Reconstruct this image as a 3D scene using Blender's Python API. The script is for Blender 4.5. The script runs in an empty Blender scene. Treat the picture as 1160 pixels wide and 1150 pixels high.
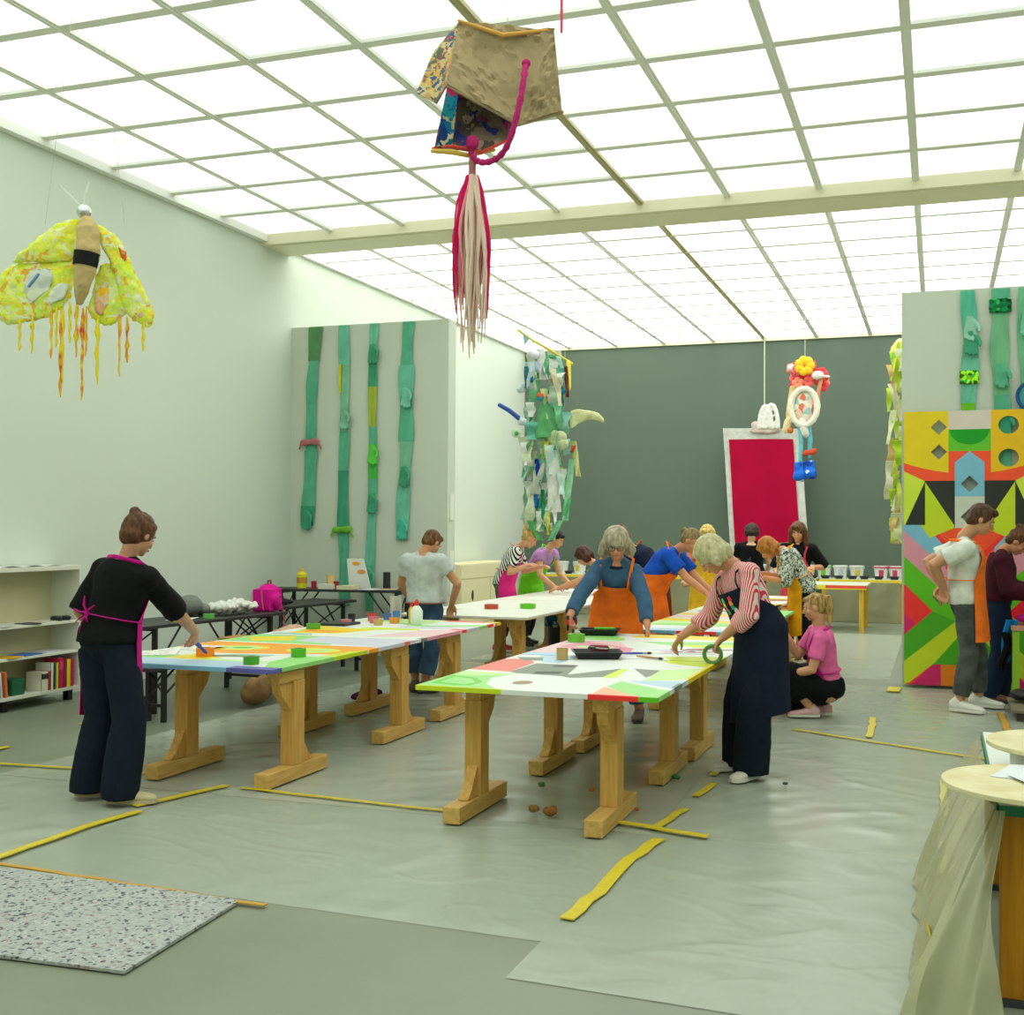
import bpy, bmesh, math, random
from mathutils import Vector as V, Matrix, noise as mnoise
random.seed(7)
PI = math.pi
SC = bpy.context.scene
COL = SC.collection

# ------------------------------------------------------------------ camera, world, exposure
cam_d = bpy.data.cameras.new('camera'); cam = bpy.data.objects.new('camera', cam_d); COL.objects.link(cam)
SC.camera = cam
cam_d.sensor_fit = 'HORIZONTAL'; cam_d.sensor_width = 36.0
cam_d.lens = 1353.0 / 1160.0 * 36.0
cam_d.clip_end = 100
yaw, pit, rol = 0.34311, 0.01764, 0.005528
F0 = V((-math.sin(yaw), math.cos(yaw), 0)); R0 = V((math.cos(yaw), math.sin(yaw), 0)); U0 = V((0, 0, 1))
F2 = F0 * math.cos(pit) + U0 * math.sin(pit); U2 = U0 * math.cos(pit) - F0 * math.sin(pit)
R2 = R0 * math.cos(rol) + U2 * math.sin(rol); U3 = U2 * math.cos(rol) - R0 * math.sin(rol)
cam.matrix_world = Matrix(((R2.x, U3.x, -F2.x, 0), (R2.y, U3.y, -F2.y, 0), (R2.z, U3.z, -F2.z, 1.6), (0, 0, 0, 1)))

w = bpy.data.worlds.new('world'); SC.world = w; w.use_nodes = True
w.node_tree.nodes['Background'].inputs[0].default_value = (.85, .95, .85, 1)
w.node_tree.nodes['Background'].inputs[1].default_value = .25
SC.view_settings.view_transform = 'Standard'; SC.view_settings.look = 'None'
SC.view_settings.gamma = 1; SC.view_settings.exposure = 1.2
PANEL_NEAR, PANEL_FAR = 0.72, 1.2      # strength of the luminous ceiling before / beyond the beam

# ------------------------------------------------------------------ materials
def lin(c):
    r = []
    for x in c[:3]:
        x /= 255.0
        r.append(x / 12.92 if x <= .04045 else ((x + .055) / 1.055) ** 2.4)
    return (*r, 1)
MATS = {}
def plain(name, c, rough=.6, var=.0, vs=8, bump=0, bs=40, metal=0, stretch=None, sheen=0, c2=None, detail=4, trans=0, spec=.5):
    """c sRGB 0-255; var: strength of a soft second tone; bump with noise"""
    if name in MATS: return MATS[name]
    m = bpy.data.materials.new(name); m.use_nodes = True; MATS[name] = m
    nt = m.node_tree; N = nt.nodes; L = nt.links; b = N['Principled BSDF']
    col = lin(c); m.diffuse_color = col
    b.inputs['Base Color'].default_value = col
    b.inputs['Roughness'].default_value = rough; b.inputs['Metallic'].default_value = metal
    b.inputs['Specular IOR Level'].default_value = spec
    tc = N.new('ShaderNodeTexCoord'); mp = N.new('ShaderNodeMapping'); L.new(tc.outputs['Object'], mp.inputs[0])
    if stretch: mp.inputs['Scale'].default_value = stretch
    if var or c2:
        n = N.new('ShaderNodeTexNoise'); n.inputs['Scale'].default_value = vs; n.inputs['Detail'].default_value = detail
        L.new(mp.outputs[0], n.inputs[0])
        mx = N.new('ShaderNodeMix'); mx.data_type = 'RGBA'
        cr = N.new('ShaderNodeMapRange'); cr.inputs[1].default_value = .35; cr.inputs[2].default_value = .65
        L.new(n.outputs[0], cr.inputs[0]); L.new(cr.outputs[0], mx.inputs[0])
        k = 1 - var
        mx.inputs[6].default_value = col
        mx.inputs[7].default_value = lin(c2) if c2 else (col[0] * k, col[1] * k, col[2] * k, 1)
        L.new(mx.outputs[2], b.inputs['Base Color'])
    if bump:
        n2 = N.new('ShaderNodeTexNoise'); n2.inputs['Scale'].default_value = bs; n2.inputs['Detail'].default_value = 5
        L.new(mp.outputs[0], n2.inputs[0])
        bp = N.new('ShaderNodeBump'); bp.inputs['Strength'].default_value = bump; bp.inputs['Distance'].default_value = .01
        L.new(n2.outputs[0], bp.inputs['Height']); L.new(bp.outputs[0], b.inputs['Normal'])
    if trans:
        b.inputs['Alpha'].default_value = 1 - trans
    return m
def cloth(c, name=None, bs=22, bump=.55, **k):
    return plain(name or 'cloth_%d_%d_%d' % tuple(c), c, .85, var=.22, vs=9, bump=bump, bs=bs, spec=.2, **k)
def skin(c, name=None): return plain(name or 'skin_%d_%d_%d' % tuple(c), c, .5, var=.12, vs=25, bump=.08, bs=120, spec=.35)
def hairm(c, c2, name=None): return plain(name or 'hair_%d_%d_%d' % tuple(c), c, .55, c2=c2, vs=26, bump=.9, bs=45, stretch=(1.6, 1.6, .35), spec=.3)
def woodm(name, c, c2, stretch=(14, 14, 1.1)):
    return plain(name, c, .55, c2=c2, vs=3.2, bump=.12, bs=20, stretch=stretch, spec=.3)
def stripes(name, c1, c2, vec, scale, ramp=.5, rough=.85, dist=1.2):
    if name in MATS: return MATS[name]
    m = plain(name, c1, rough, bump=.4, bs=22, spec=.2); nt = m.node_tree; N = nt.nodes; L = nt.links
    tc = N.new('ShaderNodeTexCoord'); mp = N.new('ShaderNodeMapping'); L.new(tc.outputs['Object'], mp.inputs[0])
    mp.inputs['Rotation'].default_value = vec
    wv = N.new('ShaderNodeTexWave'); wv.inputs['Scale'].default_value = scale; wv.inputs['Distortion'].default_value = dist
    wv.inputs['Detail'].default_value = 1; wv.inputs['Detail Scale'].default_value = .6
    L.new(mp.outputs[0], wv.inputs[0])
    cr = N.new('ShaderNodeValToRGB'); cr.color_ramp.interpolation = 'LINEAR'
    cr.color_ramp.elements[0].position = ramp - .06; cr.color_ramp.elements[1].position = ramp + .06
    cr.color_ramp.elements[0].color = lin(c1); cr.color_ramp.elements[1].color = lin(c2)
    L.new(wv.outputs[0], cr.inputs[0]); L.new(cr.outputs[0], N['Principled BSDF'].inputs['Base Color'])
    return m
def patches(name, cols, scale, rough=.8, rnd=1, dist=0, bump=.3):
    """irregular patches of several colours"""
    if name in MATS: return MATS[name]
    m = plain(name, cols[0], rough, bump=bump, bs=25, spec=.25); nt = m.node_tree; N = nt.nodes; L = nt.links
    tc = N.new('ShaderNodeTexCoord')
    src = tc.outputs['Object']
    if dist:
        ns = N.new('ShaderNodeTexNoise'); ns.inputs['Scale'].default_value = scale * .8; L.new(src, ns.inputs[0])
        ad = N.new('ShaderNodeVectorMath'); ad.operation = 'MULTIPLY_ADD'
        ad.inputs[1].default_value = (dist,) * 3
        L.new(ns.outputs['Color'], ad.inputs[0]); L.new(src, ad.inputs[2]); src = ad.outputs[0]
    vo = N.new('ShaderNodeTexVoronoi'); vo.inputs['Scale'].default_value = scale; vo.inputs['Randomness'].default_value = rnd
    L.new(src, vo.inputs['Vector'])
    cr = N.new('ShaderNodeValToRGB'); cr.color_ramp.interpolation = 'CONSTANT'
    e = cr.color_ramp.elements
    sp = N.new('ShaderNodeSeparateColor'); L.new(vo.outputs['Color'], sp.inputs[0])
    for i, c in enumerate(cols):
        p = .12 + .76 * i / len(cols) if i else 0
        if i < 2: e[i].position = p; e[i].color = lin(c)
        else:
            x = e.new(p); x.color = lin(c)
    L.new(sp.outputs[0], cr.inputs[0]); L.new(cr.outputs[0], N['Principled BSDF'].inputs['Base Color'])
    return m
def glow(name, c, s):
    m = bpy.data.materials.new(name); m.use_nodes = True
    b = m.node_tree.nodes['Principled BSDF']; b.inputs['Base Color'].default_value = (.7, .7, .7, 1)
    b.inputs['Emission Color'].default_value = c; b.inputs['Emission Strength'].default_value = s
    return m
def film(name, c, cover, rough=.25, bump=.5, bs=6, dist=.02):
    """thin plastic film: part transparent, part milky and glossy, with wrinkles"""
    m = bpy.data.materials.new(name); m.use_nodes = True; MATS[name] = m
    nt = m.node_tree; N = nt.nodes; L = nt.links; b = N['Principled BSDF']
    b.inputs['Base Color'].default_value = lin(c); b.inputs['Roughness'].default_value = rough
    b.inputs['Specular IOR Level'].default_value = .6; b.inputs['Alpha'].default_value = cover
    tc = N.new('ShaderNodeTexCoord')
    n1 = N.new('ShaderNodeTexNoise'); n1.inputs['Scale'].default_value = bs; n1.inputs['Detail'].default_value = 6
    n1.noise_type = 'RIDGED_MULTIFRACTAL'; n1.inputs['Roughness'].default_value = .45
    L.new(tc.outputs['Object'], n1.inputs[0])
    bp = N.new('ShaderNodeBump'); bp.inputs['Strength'].default_value = bump; bp.inputs['Distance'].default_value = dist
    L.new(n1.outputs[0], bp.inputs['Height']); L.new(bp.outputs[0], b.inputs['Normal'])
    mr = N.new('ShaderNodeMapRange'); mr.inputs[1].default_value = .4; mr.inputs[2].default_value = 1.8
    mr.inputs[3].default_value = cover * .9; mr.inputs[4].default_value = min(1, cover * 1.25)
    L.new(n1.outputs[0], mr.inputs[0]); L.new(mr.outputs[0], b.inputs['Alpha'])
    return m

# ------------------------------------------------------------------ mesh collector
class M:
    def __init__(s): s.v = []; s.f = []; s.mi = []; s.m = 0
    def add(s, vs, fs):
        n = len(s.v); s.v += [tuple(v) for v in vs]
        s.f += [tuple(n + i for i in f) for f in fs]; s.mi += [s.m] * len(fs); return s
    def box(s, a, b, rz=0, c=None):
        x0, y0, z0 = a; x1, y1, z1 = b
        vs = [V((x, y, z)) for z in (z0, z1) for y in (y0, y1) for x in (x0, x1)]
        if rz:
            c = V(c) if c else V(((x0 + x1) / 2, (y0 + y1) / 2, 0)); R = Matrix.Rotation(rz, 3, 'Z')
            vs = [R @ (v - c) + c for v in vs]
        return s.add(vs, [(0, 2, 3, 1), (4, 5, 7, 6), (0, 1, 5, 4), (2, 6, 7, 3), (0, 4, 6, 2), (1, 3, 7, 5)])
    def prism(s, poly, z0, z1):
        n = len(poly)
        a = sum(poly[i][0] * poly[(i + 1) % n][1] - poly[(i + 1) % n][0] * poly[i][1] for i in range(n))
        if a < 0: poly = poly[::-1]
        return s.add([(x, y, z0) for x, y in poly] + [(x, y, z1) for x, y in poly],
                     [tuple(range(n - 1, -1, -1)), tuple(range(n, 2 * n))] + [(i, (i + 1) % n, n + (i + 1) % n, n + i) for i in range(n)])
    def slab(s, P, d):
        """polygon of 3D points P thickened by vector d"""
        n = len(P); P = [V(p) for p in P]; d = V(d)
        nm = V((0, 0, 0))
        for i in range(n): nm += P[i].cross(P[(i + 1) % n])
        if nm.dot(d) < 0: P = P[::-1]
        return s.add(P + [p + d for p in P], [tuple(range(n - 1, -1, -1)), tuple(range(n, 2 * n))] + [(i, (i + 1) % n, n + (i + 1) % n, n + i) for i in range(n)])
    def ell(s, c, r, X=(1, 0, 0), Y=(0, 1, 0), Z=(0, 0, 1), nu=14, nv=9):
        c = V(c); X, Y, Z = V(X), V(Y), V(Z); vs = [c - Z * r[2]]
        for j in range(1, nv):
            t = -PI / 2 + PI * j / nv
            for i in range(nu):
                p = 2 * PI * i / nu
                vs.append(c + X * (r[0] * math.cos(t) * math.cos(p)) + Y * (r[1] * math.cos(t) * math.sin(p)) + Z * (r[2] * math.sin(t)))
        vs.append(c + Z * r[2]); fs = []
        for i in range(nu): fs.append((0, 1 + (i + 1) % nu, 1 + i))
        for j in range(nv - 2):
            for i in range(nu):
                a = 1 + j * nu + i; b2 = 1 + j * nu + (i + 1) % nu
                fs.append((a, b2, b2 + nu, a + nu))
        t = len(vs) - 1; k = 1 + (nv - 2) * nu
        for i in range(nu): fs.append((k + i, k + (i + 1) % nu, t))
        return s.add(vs, fs)
    def rings(s, R, caps=True):
        """R: list of rings (lists of points, same length)"""
        n = len(R[0]); vs = [p for r in R for p in r]; fs = []
        for j in range(len(R) - 1):
            for i in range(n):
                a = j * n + i; b2 = j * n + (i + 1) % n
                fs.append((a, b2, b2 + n, a + n))
        if caps: fs += [tuple(range(n - 1, -1, -1)), tuple((len(R) - 1) * n + i for i in range(n))]
        return s.add(vs, fs)
    def ering(s, c, X, Y, rx, ry, n=16):
        return [c + X * (rx * math.cos(2 * PI * i / n)) + Y * (ry * math.sin(2 * PI * i / n)) for i in range(n)]
    def tube(s, P, R, n=10, flat=1.0, up=None, round_ends=True):
        P = [V(p) for p in P]
        if not hasattr(R, '__len__'): R = [R] * len(P)
        T = []
        for i in range(len(P)):
            t = (P[min(i + 1, len(P) - 1)] - P[max(i - 1, 0)]); T.append(t.normalized() if t.length > 1e-9 else V((0, 0, 1)))
        u = V(up) if up else (V((0, 0, 1)) if abs(T[0].z) < .9 else V((1, 0, 0)))
        X = T[0].cross(u).normalized(); rs = []
        fr = []
        for i, t in enumerate(T):
            X = (X - t * X.dot(t)).normalized(); fr.append((X.copy(), t.cross(X)))
        if round_ends:
            for k in (.9, .45): rs.append(s.ering(P[0] - T[0] * R[0] * k, *fr[0], R[0] * math.sqrt(1 - k * k), R[0] * flat * math.sqrt(1 - k * k), n))
        for p, r, (a, b2) in zip(P, R, fr): rs.append(s.ering(p, a, b2, r, r * flat, n))
        if round_ends:
            for k in (.45, .9): rs.append(s.ering(P[-1] + T[-1] * R[-1] * k, *fr[-1], R[-1] * math.sqrt(1 - k * k), R[-1] * flat * math.sqrt(1 - k * k), n))
        return s.rings(rs)
    def lathe(s, prof, c=(0, 0, 0), n=24):
        c = V(c); return s.rings([[c + V((r * math.cos(2 * PI * i / n), r * math.sin(2 * PI * i / n), z)) for i in range(n)] for r, z in prof])
    def grid(s, fn, nu, nv, th=None):
        """fn(u,v)->point, th: thickness vector fn or vector"""
        vs = [V(fn(i / nu, j / nv)) for j in range(nv + 1) for i in range(nu + 1)]
        q = nu + 1; fs = [(j * q + i, j * q + i + 1, (j + 1) * q + i + 1, (j + 1) * q + i) for j in range(nv) for i in range(nu)]
        if th is None: return s.add(vs, fs)
        # thickness along the vertex normals
        nr = [V((0, 0, 0)) for _ in vs]
        for f in fs:
            k = (vs[f[1]] - vs[f[0]]).cross(vs[f[3]] - vs[f[0]])
            for i in f: nr[i] += k
        nn = [(k.normalized() if k.length > 1e-12 else V((0, 0, 1))) for k in nr]
        m = len(vs); vs2 = vs + [v - k * th for v, k in zip(vs, nn)]
        fs2 = fs + [tuple(m + i for i in f[::-1]) for f in fs]
        bd = [i for i in range(nu)] + [nu + q * j for j in range(nv)] + [nv * q + i for i in range(nu, 0, -1)] + [q * j for j in range(nv, 0, -1)]
        for a, b2 in zip(bd, bd[1:] + bd[:1]): fs2.append((b2, a, m + a, m + b2))
        return s.add(vs2, fs2)
    def mesh(s, name, mats, smooth=True, off=None):
        me = bpy.data.meshes.new(name)
        vs = s.v if off is None else [(v[0] - off[0], v[1] - off[1], v[2] - off[2]) for v in s.v]
        me.from_pydata(vs, [], s.f)
        for m in (mats if isinstance(mats, (list, tuple)) else [mats]): me.materials.append(m)
        me.polygons.foreach_set('material_index', s.mi)
        me.update()
        if smooth: me.shade_auto(math.radians(38)) if hasattr(me, 'shade_auto') else None
        return me

def smooth_all(me): me.polygons.foreach_set('use_smooth', [True] * len(me.polygons)); me.update()
def auto_smooth(me, ang=35):
    smooth_all(me)
    try: me.set_sharp_from_angle(angle=math.radians(ang))
    except Exception: pass

def setp(o, label=None, cat=None, group=None, kind=None):
    if label: o['label'] = label
    if cat: o['category'] = cat
    if group: o['group'] = group
    if kind: o['kind'] = kind
    return o
def thing(name, label, cat, loc=(0, 0, 0), rz=0, group=None):
    o = bpy.data.objects.new(name, None); COL.objects.link(o); o.empty_display_size = .1
    o.location = loc; o.rotation_euler = (0, 0, rz); return setp(o, label, cat, group)
def obj(name, m, mats, parent=None, loc=None, smooth=True, ang=35, bevel=0, label=None):
    """m: collector in local coordinates of the parent"""
    me = m.mesh(name, mats, smooth=False)
    if smooth: auto_smooth(me, ang)
    o = bpy.data.objects.new(name, me); COL.objects.link(o)
    if parent: o.parent = parent
    if loc: o.location = loc
    if bevel:
        b = o.modifiers.new('bevel', 'BEVEL'); b.width = bevel; b.segments = 2; b.limit_method = 'ANGLE'; b.angle_limit = math.radians(40)
    if label: o['label'] = label
    return o
def solo(name, m, mats, label, cat, group=None, base=None, smooth=True, bevel=0, kind=None, ang=35):
    """one-mesh thing built in world coordinates; origin put at its base"""
    xs = [v[0] for v in m.v]; ys = [v[1] for v in m.v]; zs = [v[2] for v in m.v]
    b = V(base) if base else V(((min(xs) + max(xs)) / 2, (min(ys) + max(ys)) / 2, min(zs)))
    m.v = [(v[0] - b.x, v[1] - b.y, v[2] - b.z) for v in m.v]
    o = obj(name, m, mats, smooth=smooth, bevel=bevel, ang=ang); o.location = b
    return setp(o, label, cat, group, kind)
def struct(name, m, mats, bevel=0): return setp(obj(name, m, mats, bevel=bevel, smooth=False), kind='structure')
def copy_thing(r, loc=None, rz=None, label=None, group=None):
    c = r.copy(); COL.objects.link(c)
    if loc is not None: c.location = loc
    if rz is not None: c.rotation_euler = (0, 0, rz)
    if label: c['label'] = label
    if group: c['group'] = group
    for ch in list(r.children):
        k = ch.copy(); COL.objects.link(k); k.parent = c
        for g in list(ch.children):
            q = g.copy(); COL.objects.link(q); q.parent = k
    return c
_tex = {}
def voxel(m, size, it=3, disp=0, dsize=.1, smoothfac=.5, post=1):
    """fuse the overlapping closed pieces of collector m into one smooth skin; returns mesh"""
    me = m.mesh('tmp', [], smooth=False)
    o = bpy.data.objects.new('tmp', me); COL.objects.link(o)
    r = o.modifiers.new('r', 'REMESH'); r.mode = 'VOXEL'; r.voxel_size = size; r.adaptivity = 0
    if it:
        s = o.modifiers.new('s', 'SMOOTH'); s.factor = smoothfac; s.iterations = it
    if disp:
        key = round(dsize, 3)
        if key not in _tex:
            t = bpy.data.textures.new('folds', 'CLOUDS'); t.noise_scale = dsize; t.noise_depth = 2; _tex[key] = t
        d = o.modifiers.new('d', 'DISPLACE'); d.texture = _tex[key]; d.strength = disp; d.mid_level = .5
        if post: 
            s = o.modifiers.new('s2', 'SMOOTH'); s.factor = .5; s.iterations = post
    dg = bpy.context.evaluated_depsgraph_get()
    out = bpy.data.meshes.new_from_object(o.evaluated_get(dg))
    bpy.data.objects.remove(o); bpy.data.meshes.remove(me)
    smooth_all(out)
    return out
def obj_me(name, me, mat, parent=None, off=None, label=None):
    me.name = name; me.materials.clear(); 
    for k in (mat if isinstance(mat, (list, tuple)) else [mat]): me.materials.append(k)
    if off is not None: me.transform(Matrix.Translation(-V(off)))
    o = bpy.data.objects.new(name, me); COL.objects.link(o)
    if parent: o.parent = parent
    if label: o['label'] = label
    return o
# ------------------------------------------------------------------ room
CZ = 5.2
XL, XR, YF, YB = -7.85, 3.4, -2.6, 22.7
wallm = plain('wall_paint', (212, 221, 205), .85, var=.03, vs=.6)
greym = plain('grey_wall_paint', (92, 108, 92), .8, var=.08, vs=.5)
concm = plain('concrete', (128, 136, 114), .42, var=.12, vs=1.3, bump=.05, bs=30)
barm = plain('ceiling_bar', (246, 248, 240), .6)
beamm = plain('ceiling_beam', (236, 231, 200), .6)
darkbar = plain('ceiling_bar_dark', (190, 180, 138), .6)
m = M(); m.box((XL - .2, YF - .2, -.12), (XR + .2, YB + .2, 0)); struct('floor', m, concm)
m = M(); m.box((XL - .2, YF, 0), (XL, YB, CZ + .1)); struct('wall_left', m, wallm)
m = M(); m.box((XL - .2, YB, 0), (XR + .2, YB + .2, CZ + .1)); struct('wall_back', m, greym)
m = M(); m.box((XR, YF, 0), (XR + .2, YB, CZ + .1)); struct('wall_right', m, wallm)
m = M(); m.box((XL - .2, YF - .2, 0), (XR + .2, YF, CZ + .1)); struct('wall_front', m, wallm)
m = M(); m.box((XL - .2, YF - .2, CZ + .1), (XR + .2, YB + .2, CZ + .2)); struct('ceiling', m, wallm)
PM = plain('partition_paint', (202, 210, 194), .85)
m = M(); m.box((XL, 13.5, 0), (-5.66, 13.74, 4.17)); struct('wall_inner_left', m, PM)
m = M(); m.box((-.36, 13.0, 0), (XR, 13.22, 4.07)); struct('wall_inner_right', m, PM)
# white cover plates on the end of the left partition
wp = plain('white_plastic', (228, 234, 222), .4)
for z0, z1, lab in ((1.7, 2.02, 'upper white cover plate on the end face of the ribbon partition'), (.78, 1.32, 'lower long white cover plate on the end face of the ribbon partition')):
    m = M(); m.box((-5.66, 13.56, z0), (-5.645, 13.68, z1))
    solo('cover_plate', m, wp, lab, 'wall plate', bevel=.003)
# ceiling grid
cx = [XL + .954 * k for k in range(12)]
ry = [12.738 - .968 * k for k in range(17)]
DY = .921; fy = [13.39 + DY * k for k in range(11)]
n = 0
def trim(m, mat):
    global n; n += 1; return struct('trim_%d' % n, m, mat)
m = M(); m.box((XL, 12.738, CZ - .13), (XR, 13.39, CZ + .05)); m.box((XL, 12.80, CZ - .14), (XR, 12.82, CZ - .13)); trim(m, beamm)
m = M(); m.box((XL, YF, CZ - .09), (XL + .09, 12.74, CZ + .02)); m.box((XL, 13.39, CZ - .06), (XL + .06, YB, CZ + .02)); trim(m, barm)
m = M(); m.box((XL, YB - .05, CZ - .05), (XR, YB, CZ + .02)); trim(m, beamm)
for i, x in enumerate(cx):
    if i == 0 or x > XR: continue
    dk = i == 5
    m = M(); h = .03
    h = .036; m.box((x - h, YF, CZ - .035), (x + h, 12.738, CZ + .02)); m.box((x - .036, 13.39, CZ - .02), (x + .036, YB, CZ + .02))
    m.box((x - .012, YF, CZ - .045), (x + .012, 12.738, CZ - .035)); m.box((x - .012, 13.39, CZ - .038), (x + .012, YB, CZ - .03))
    trim(m, darkbar if dk else barm)
for k, y in enumerate(ry):
    if k == 0 or y < YF: continue
    m = M(); m.box((XL, y - .05, CZ - .028), (XR, y + .05, CZ + .02)); trim(m, barm)
for k, y in enumerate(fy[1:-1]):
    m = M(); m.box((XL, y - .04, CZ - .022), (XR, y + .04, CZ + .02)); trim(m, barm)
# luminous panels, one by one; a few tubes behind the near ones are weaker
gN = [glow('panel_glow_near_%d' % i, (.95, 1, .955, 1), PANEL_NEAR * f) for i, f in enumerate((1, .82, .64, .54))]
gF = glow('panel_glow_far', (.985, 1, .97, 1), PANEL_FAR)
def panel_mesh(wx, wy, mat):
    m = M(); m.box((-wx / 2, -wy / 2, 0), (wx / 2, wy / 2, .02)); return m.mesh('ceiling_light_panel', mat)
pmN = [panel_mesh(.954, .968, g) for g in gN]; pmF = panel_mesh(.954, DY, gF)
dim = {(0, 1): 1, (0, 2): 2, (0, 3): 2, (0, 4): 1, (0, 5): 2, (0, 0): 3, (1, 0): 2, (2, 0): 2, (1, 1): 1, (4, 0): 2, (4, 1): 2, (4, 2): 2, (4, 3): 3, (5, 4): 2, (4, 4): 2, (5, 0): 2, (3, 0): 2,
       (6, 0): 2, (7, 0): 2, (8, 0): 2, (6, 4): 1, (8, 3): 2, (8, 4): 2, (5, 5): 1, (3, 5): 2, (4, 5): 2, (2, 5): 1, (7, 5): 2}
for i in range(len(cx) - 1):
    x = cx[i] + .477
    if x + .477 > XR + .5: continue
    for k in range(len(ry) - 1):
        y = (ry[k] + ry[k + 1]) / 2
        if y < YF + .3: continue
        d = dim.get((i, k), 0)
        o = bpy.data.objects.new('ceiling_light_panel', pmN[d]); COL.objects.link(o); o.location = (x, y, CZ)
        lab = ('glowing white square panel of the luminous ceiling on the near side of the beam', 'slightly dimmer square panel of the luminous ceiling on the near side of the beam', 'dim greyish square panel of the luminous ceiling on the near side of the beam', 'dimmest greyish square panel of the luminous ceiling near the beam')[d]
        setp(o, lab, 'ceiling light', ('bright near ceiling panels', 'slightly dim near ceiling panels', 'dim near ceiling panels', 'dimmest near ceiling panels')[d])
    for k in range(10):
        o = bpy.data.objects.new('ceiling_light_panel', pmF); COL.objects.link(o); o.location = (x, fy[k] + DY / 2, CZ)
        setp(o, 'bright white square panel of the luminous ceiling on the far side of the beam', 'ceiling light', 'far ceiling panels')

# ------------------------------------------------------------------ floor coverings
sheetm = film('floor_film', (208, 216, 196), .66, rough=.2, bump=.75, bs=2.6, dist=.025)
sheetm2 = film('floor_film_near', (192, 202, 182), .64, rough=.34, bump=.8, bs=3.4, dist=.025)
def ridge(x, y, s=1.0, o=0):
    wx = mnoise.noise(V((x * .7, y * .7, o + 5))) * .8; wy = mnoise.noise(V((x * .6, y * .6, o + 9))) * .8
    a = mnoise.noise(V((x * .8 + o + wx, y * 1.3 + wy, o))); b = mnoise.noise(V((x * 2.1 + wx, y * 2.9 + o + wy, 3 + o))); c = mnoise.noise(V((x * .5 + wx, y * .5 + wy, 6 + o))); d = mnoise.noise(V((x * 4.3 + wy, y * 5.2 + wx, 8 + o)))
    k = max(0, c + .35)
    return (max(0, .35 - abs(a) * 9) * .035 + max(0, .4 - abs(b) * 7) * .016 + max(0, .4 - abs(d) * 7) * .013) * k + .003 * mnoise.noise(V((x * 5, y * 5, o)))
def sheet(name, label, poly_fn, nu, nv, mat, o, z=.004, amp=1.0):
    z = .002 if z < .01 else .004
    """poly_fn(u,v) -> (x,y)"""
    m = M()
    def f(u, v):
        x, y = poly_fn(u, v); e = min(u, 1 - u, v, 1 - v)
        return (x, y, z + ridge(x, y, 1, o) * amp * min(1, e * 12 + .25))
    m.grid(f, nu, nv)
    return solo(name, m, mat, label, 'plastic sheet', 'plastic sheets taped over the floor')
def quad(a, b, c, d):
    def f(u, v):
        return (a[0] * (1 - u) * (1 - v) + b[0] * u * (1 - v) + c[0] * u * v + d[0] * (1 - u) * v,
                a[1] * (1 - u) * (1 - v) + b[1] * u * (1 - v) + c[1] * u * v + d[1] * (1 - u) * v)
    return f
sheet('plastic_sheet', 'clear plastic sheet on the floor in front of the near work tables', quad((-4.20, 4.52), (-1.452, 4.42), (-1.452, 6.14), (-4.20, 6.14)), 150, 110, sheetm2, 0, .006, .9)
sheet('plastic_sheet', 'clear plastic sheet at the front right, its straight edge at the bottom of the view', quad((-1.45, 4.02), (1.5, 3.9), (1.5, 6.2), (-1.45, 6.2)), 150, 120, sheetm2, 7, .010, .9)
sheet('plastic_sheet', 'large clear plastic sheet under the two rows of work tables', quad((-5.7, 6.15), (-1.435, 6.15), (-1.435, 13.3), (-5.6, 13.3)), 150, 190, sheetm, 3, .003, .55)
sheet('plastic_sheet', 'clear plastic sheet on the aisle floor in front of the painted mural', quad((-1.43, 6.21), (1.9, 6.21), (1.9, 12.8), (-1.43, 12.85)), 130, 170, sheetm, 11, .007, .6)
sheet('plastic_sheet', 'clear plastic sheet on the floor between the bookshelf and the felt mat', quad((-6.9, 4.5), (-4.21, 4.5), (-4.21, 6.13), (-6.6, 6.14)), 90, 90, sheetm, 19, .008, .5)
sheet('plastic_sheet', 'clear plastic sheet on the far floor in front of the grey wall', quad((-5.4, 13.6), (-.5, 13.4), (-.5, 19.2), (-5.4, 19.2)), 90, 120, sheetm, 23, .004, .4)
# felt mat
feltm = plain('felt', (170, 174, 166), .95, bump=.5, bs=90)
nt = feltm.node_tree
tc = nt.nodes.new('ShaderNodeTexCoord'); vo = nt.nodes.new('ShaderNodeTexVoronoi'); vo.inputs['Scale'].default_value = 75
cr = nt.nodes.new('ShaderNodeValToRGB'); cr.color_ramp.interpolation = 'CONSTANT'; sp = nt.nodes.new('ShaderNodeSeparateColor')
nt.links.new(tc.outputs['Object'], vo.inputs['Vector']); nt.links.new(vo.outputs['Color'], sp.inputs[0]); nt.links.new(sp.outputs[0], cr.inputs[0])
cols = [(0, (164, 168, 161)), (.34, (150, 154, 148)), (.44, (172, 176, 170)), (.62, (104, 108, 106)), (.68, (170, 174, 168)), (.83, (160, 138, 132)), (.86, (184, 186, 180)), (.95, (70, 74, 80))]
for i, (p, c) in enumerate(cols):
    e = cr.color_ramp.elements[i] if i < 2 else cr.color_ramp.elements.new(p)
    e.position = p; e.color = lin(c)
nt.links.new(cr.outputs[0], nt.nodes['Principled BSDF'].inputs['Base Color'])
m = M(); m.prism([(-4.6, 4.47), (-2.82, 4.42), (-2.79, 4.38), (-2.73, 3.57), (-3.28, 3.54), (-4.6, 3.5)], .006, .018)
solo('felt_mat', m, feltm, 'speckled grey recycled felt mat lying on the bare concrete floor', 'mat')
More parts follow.
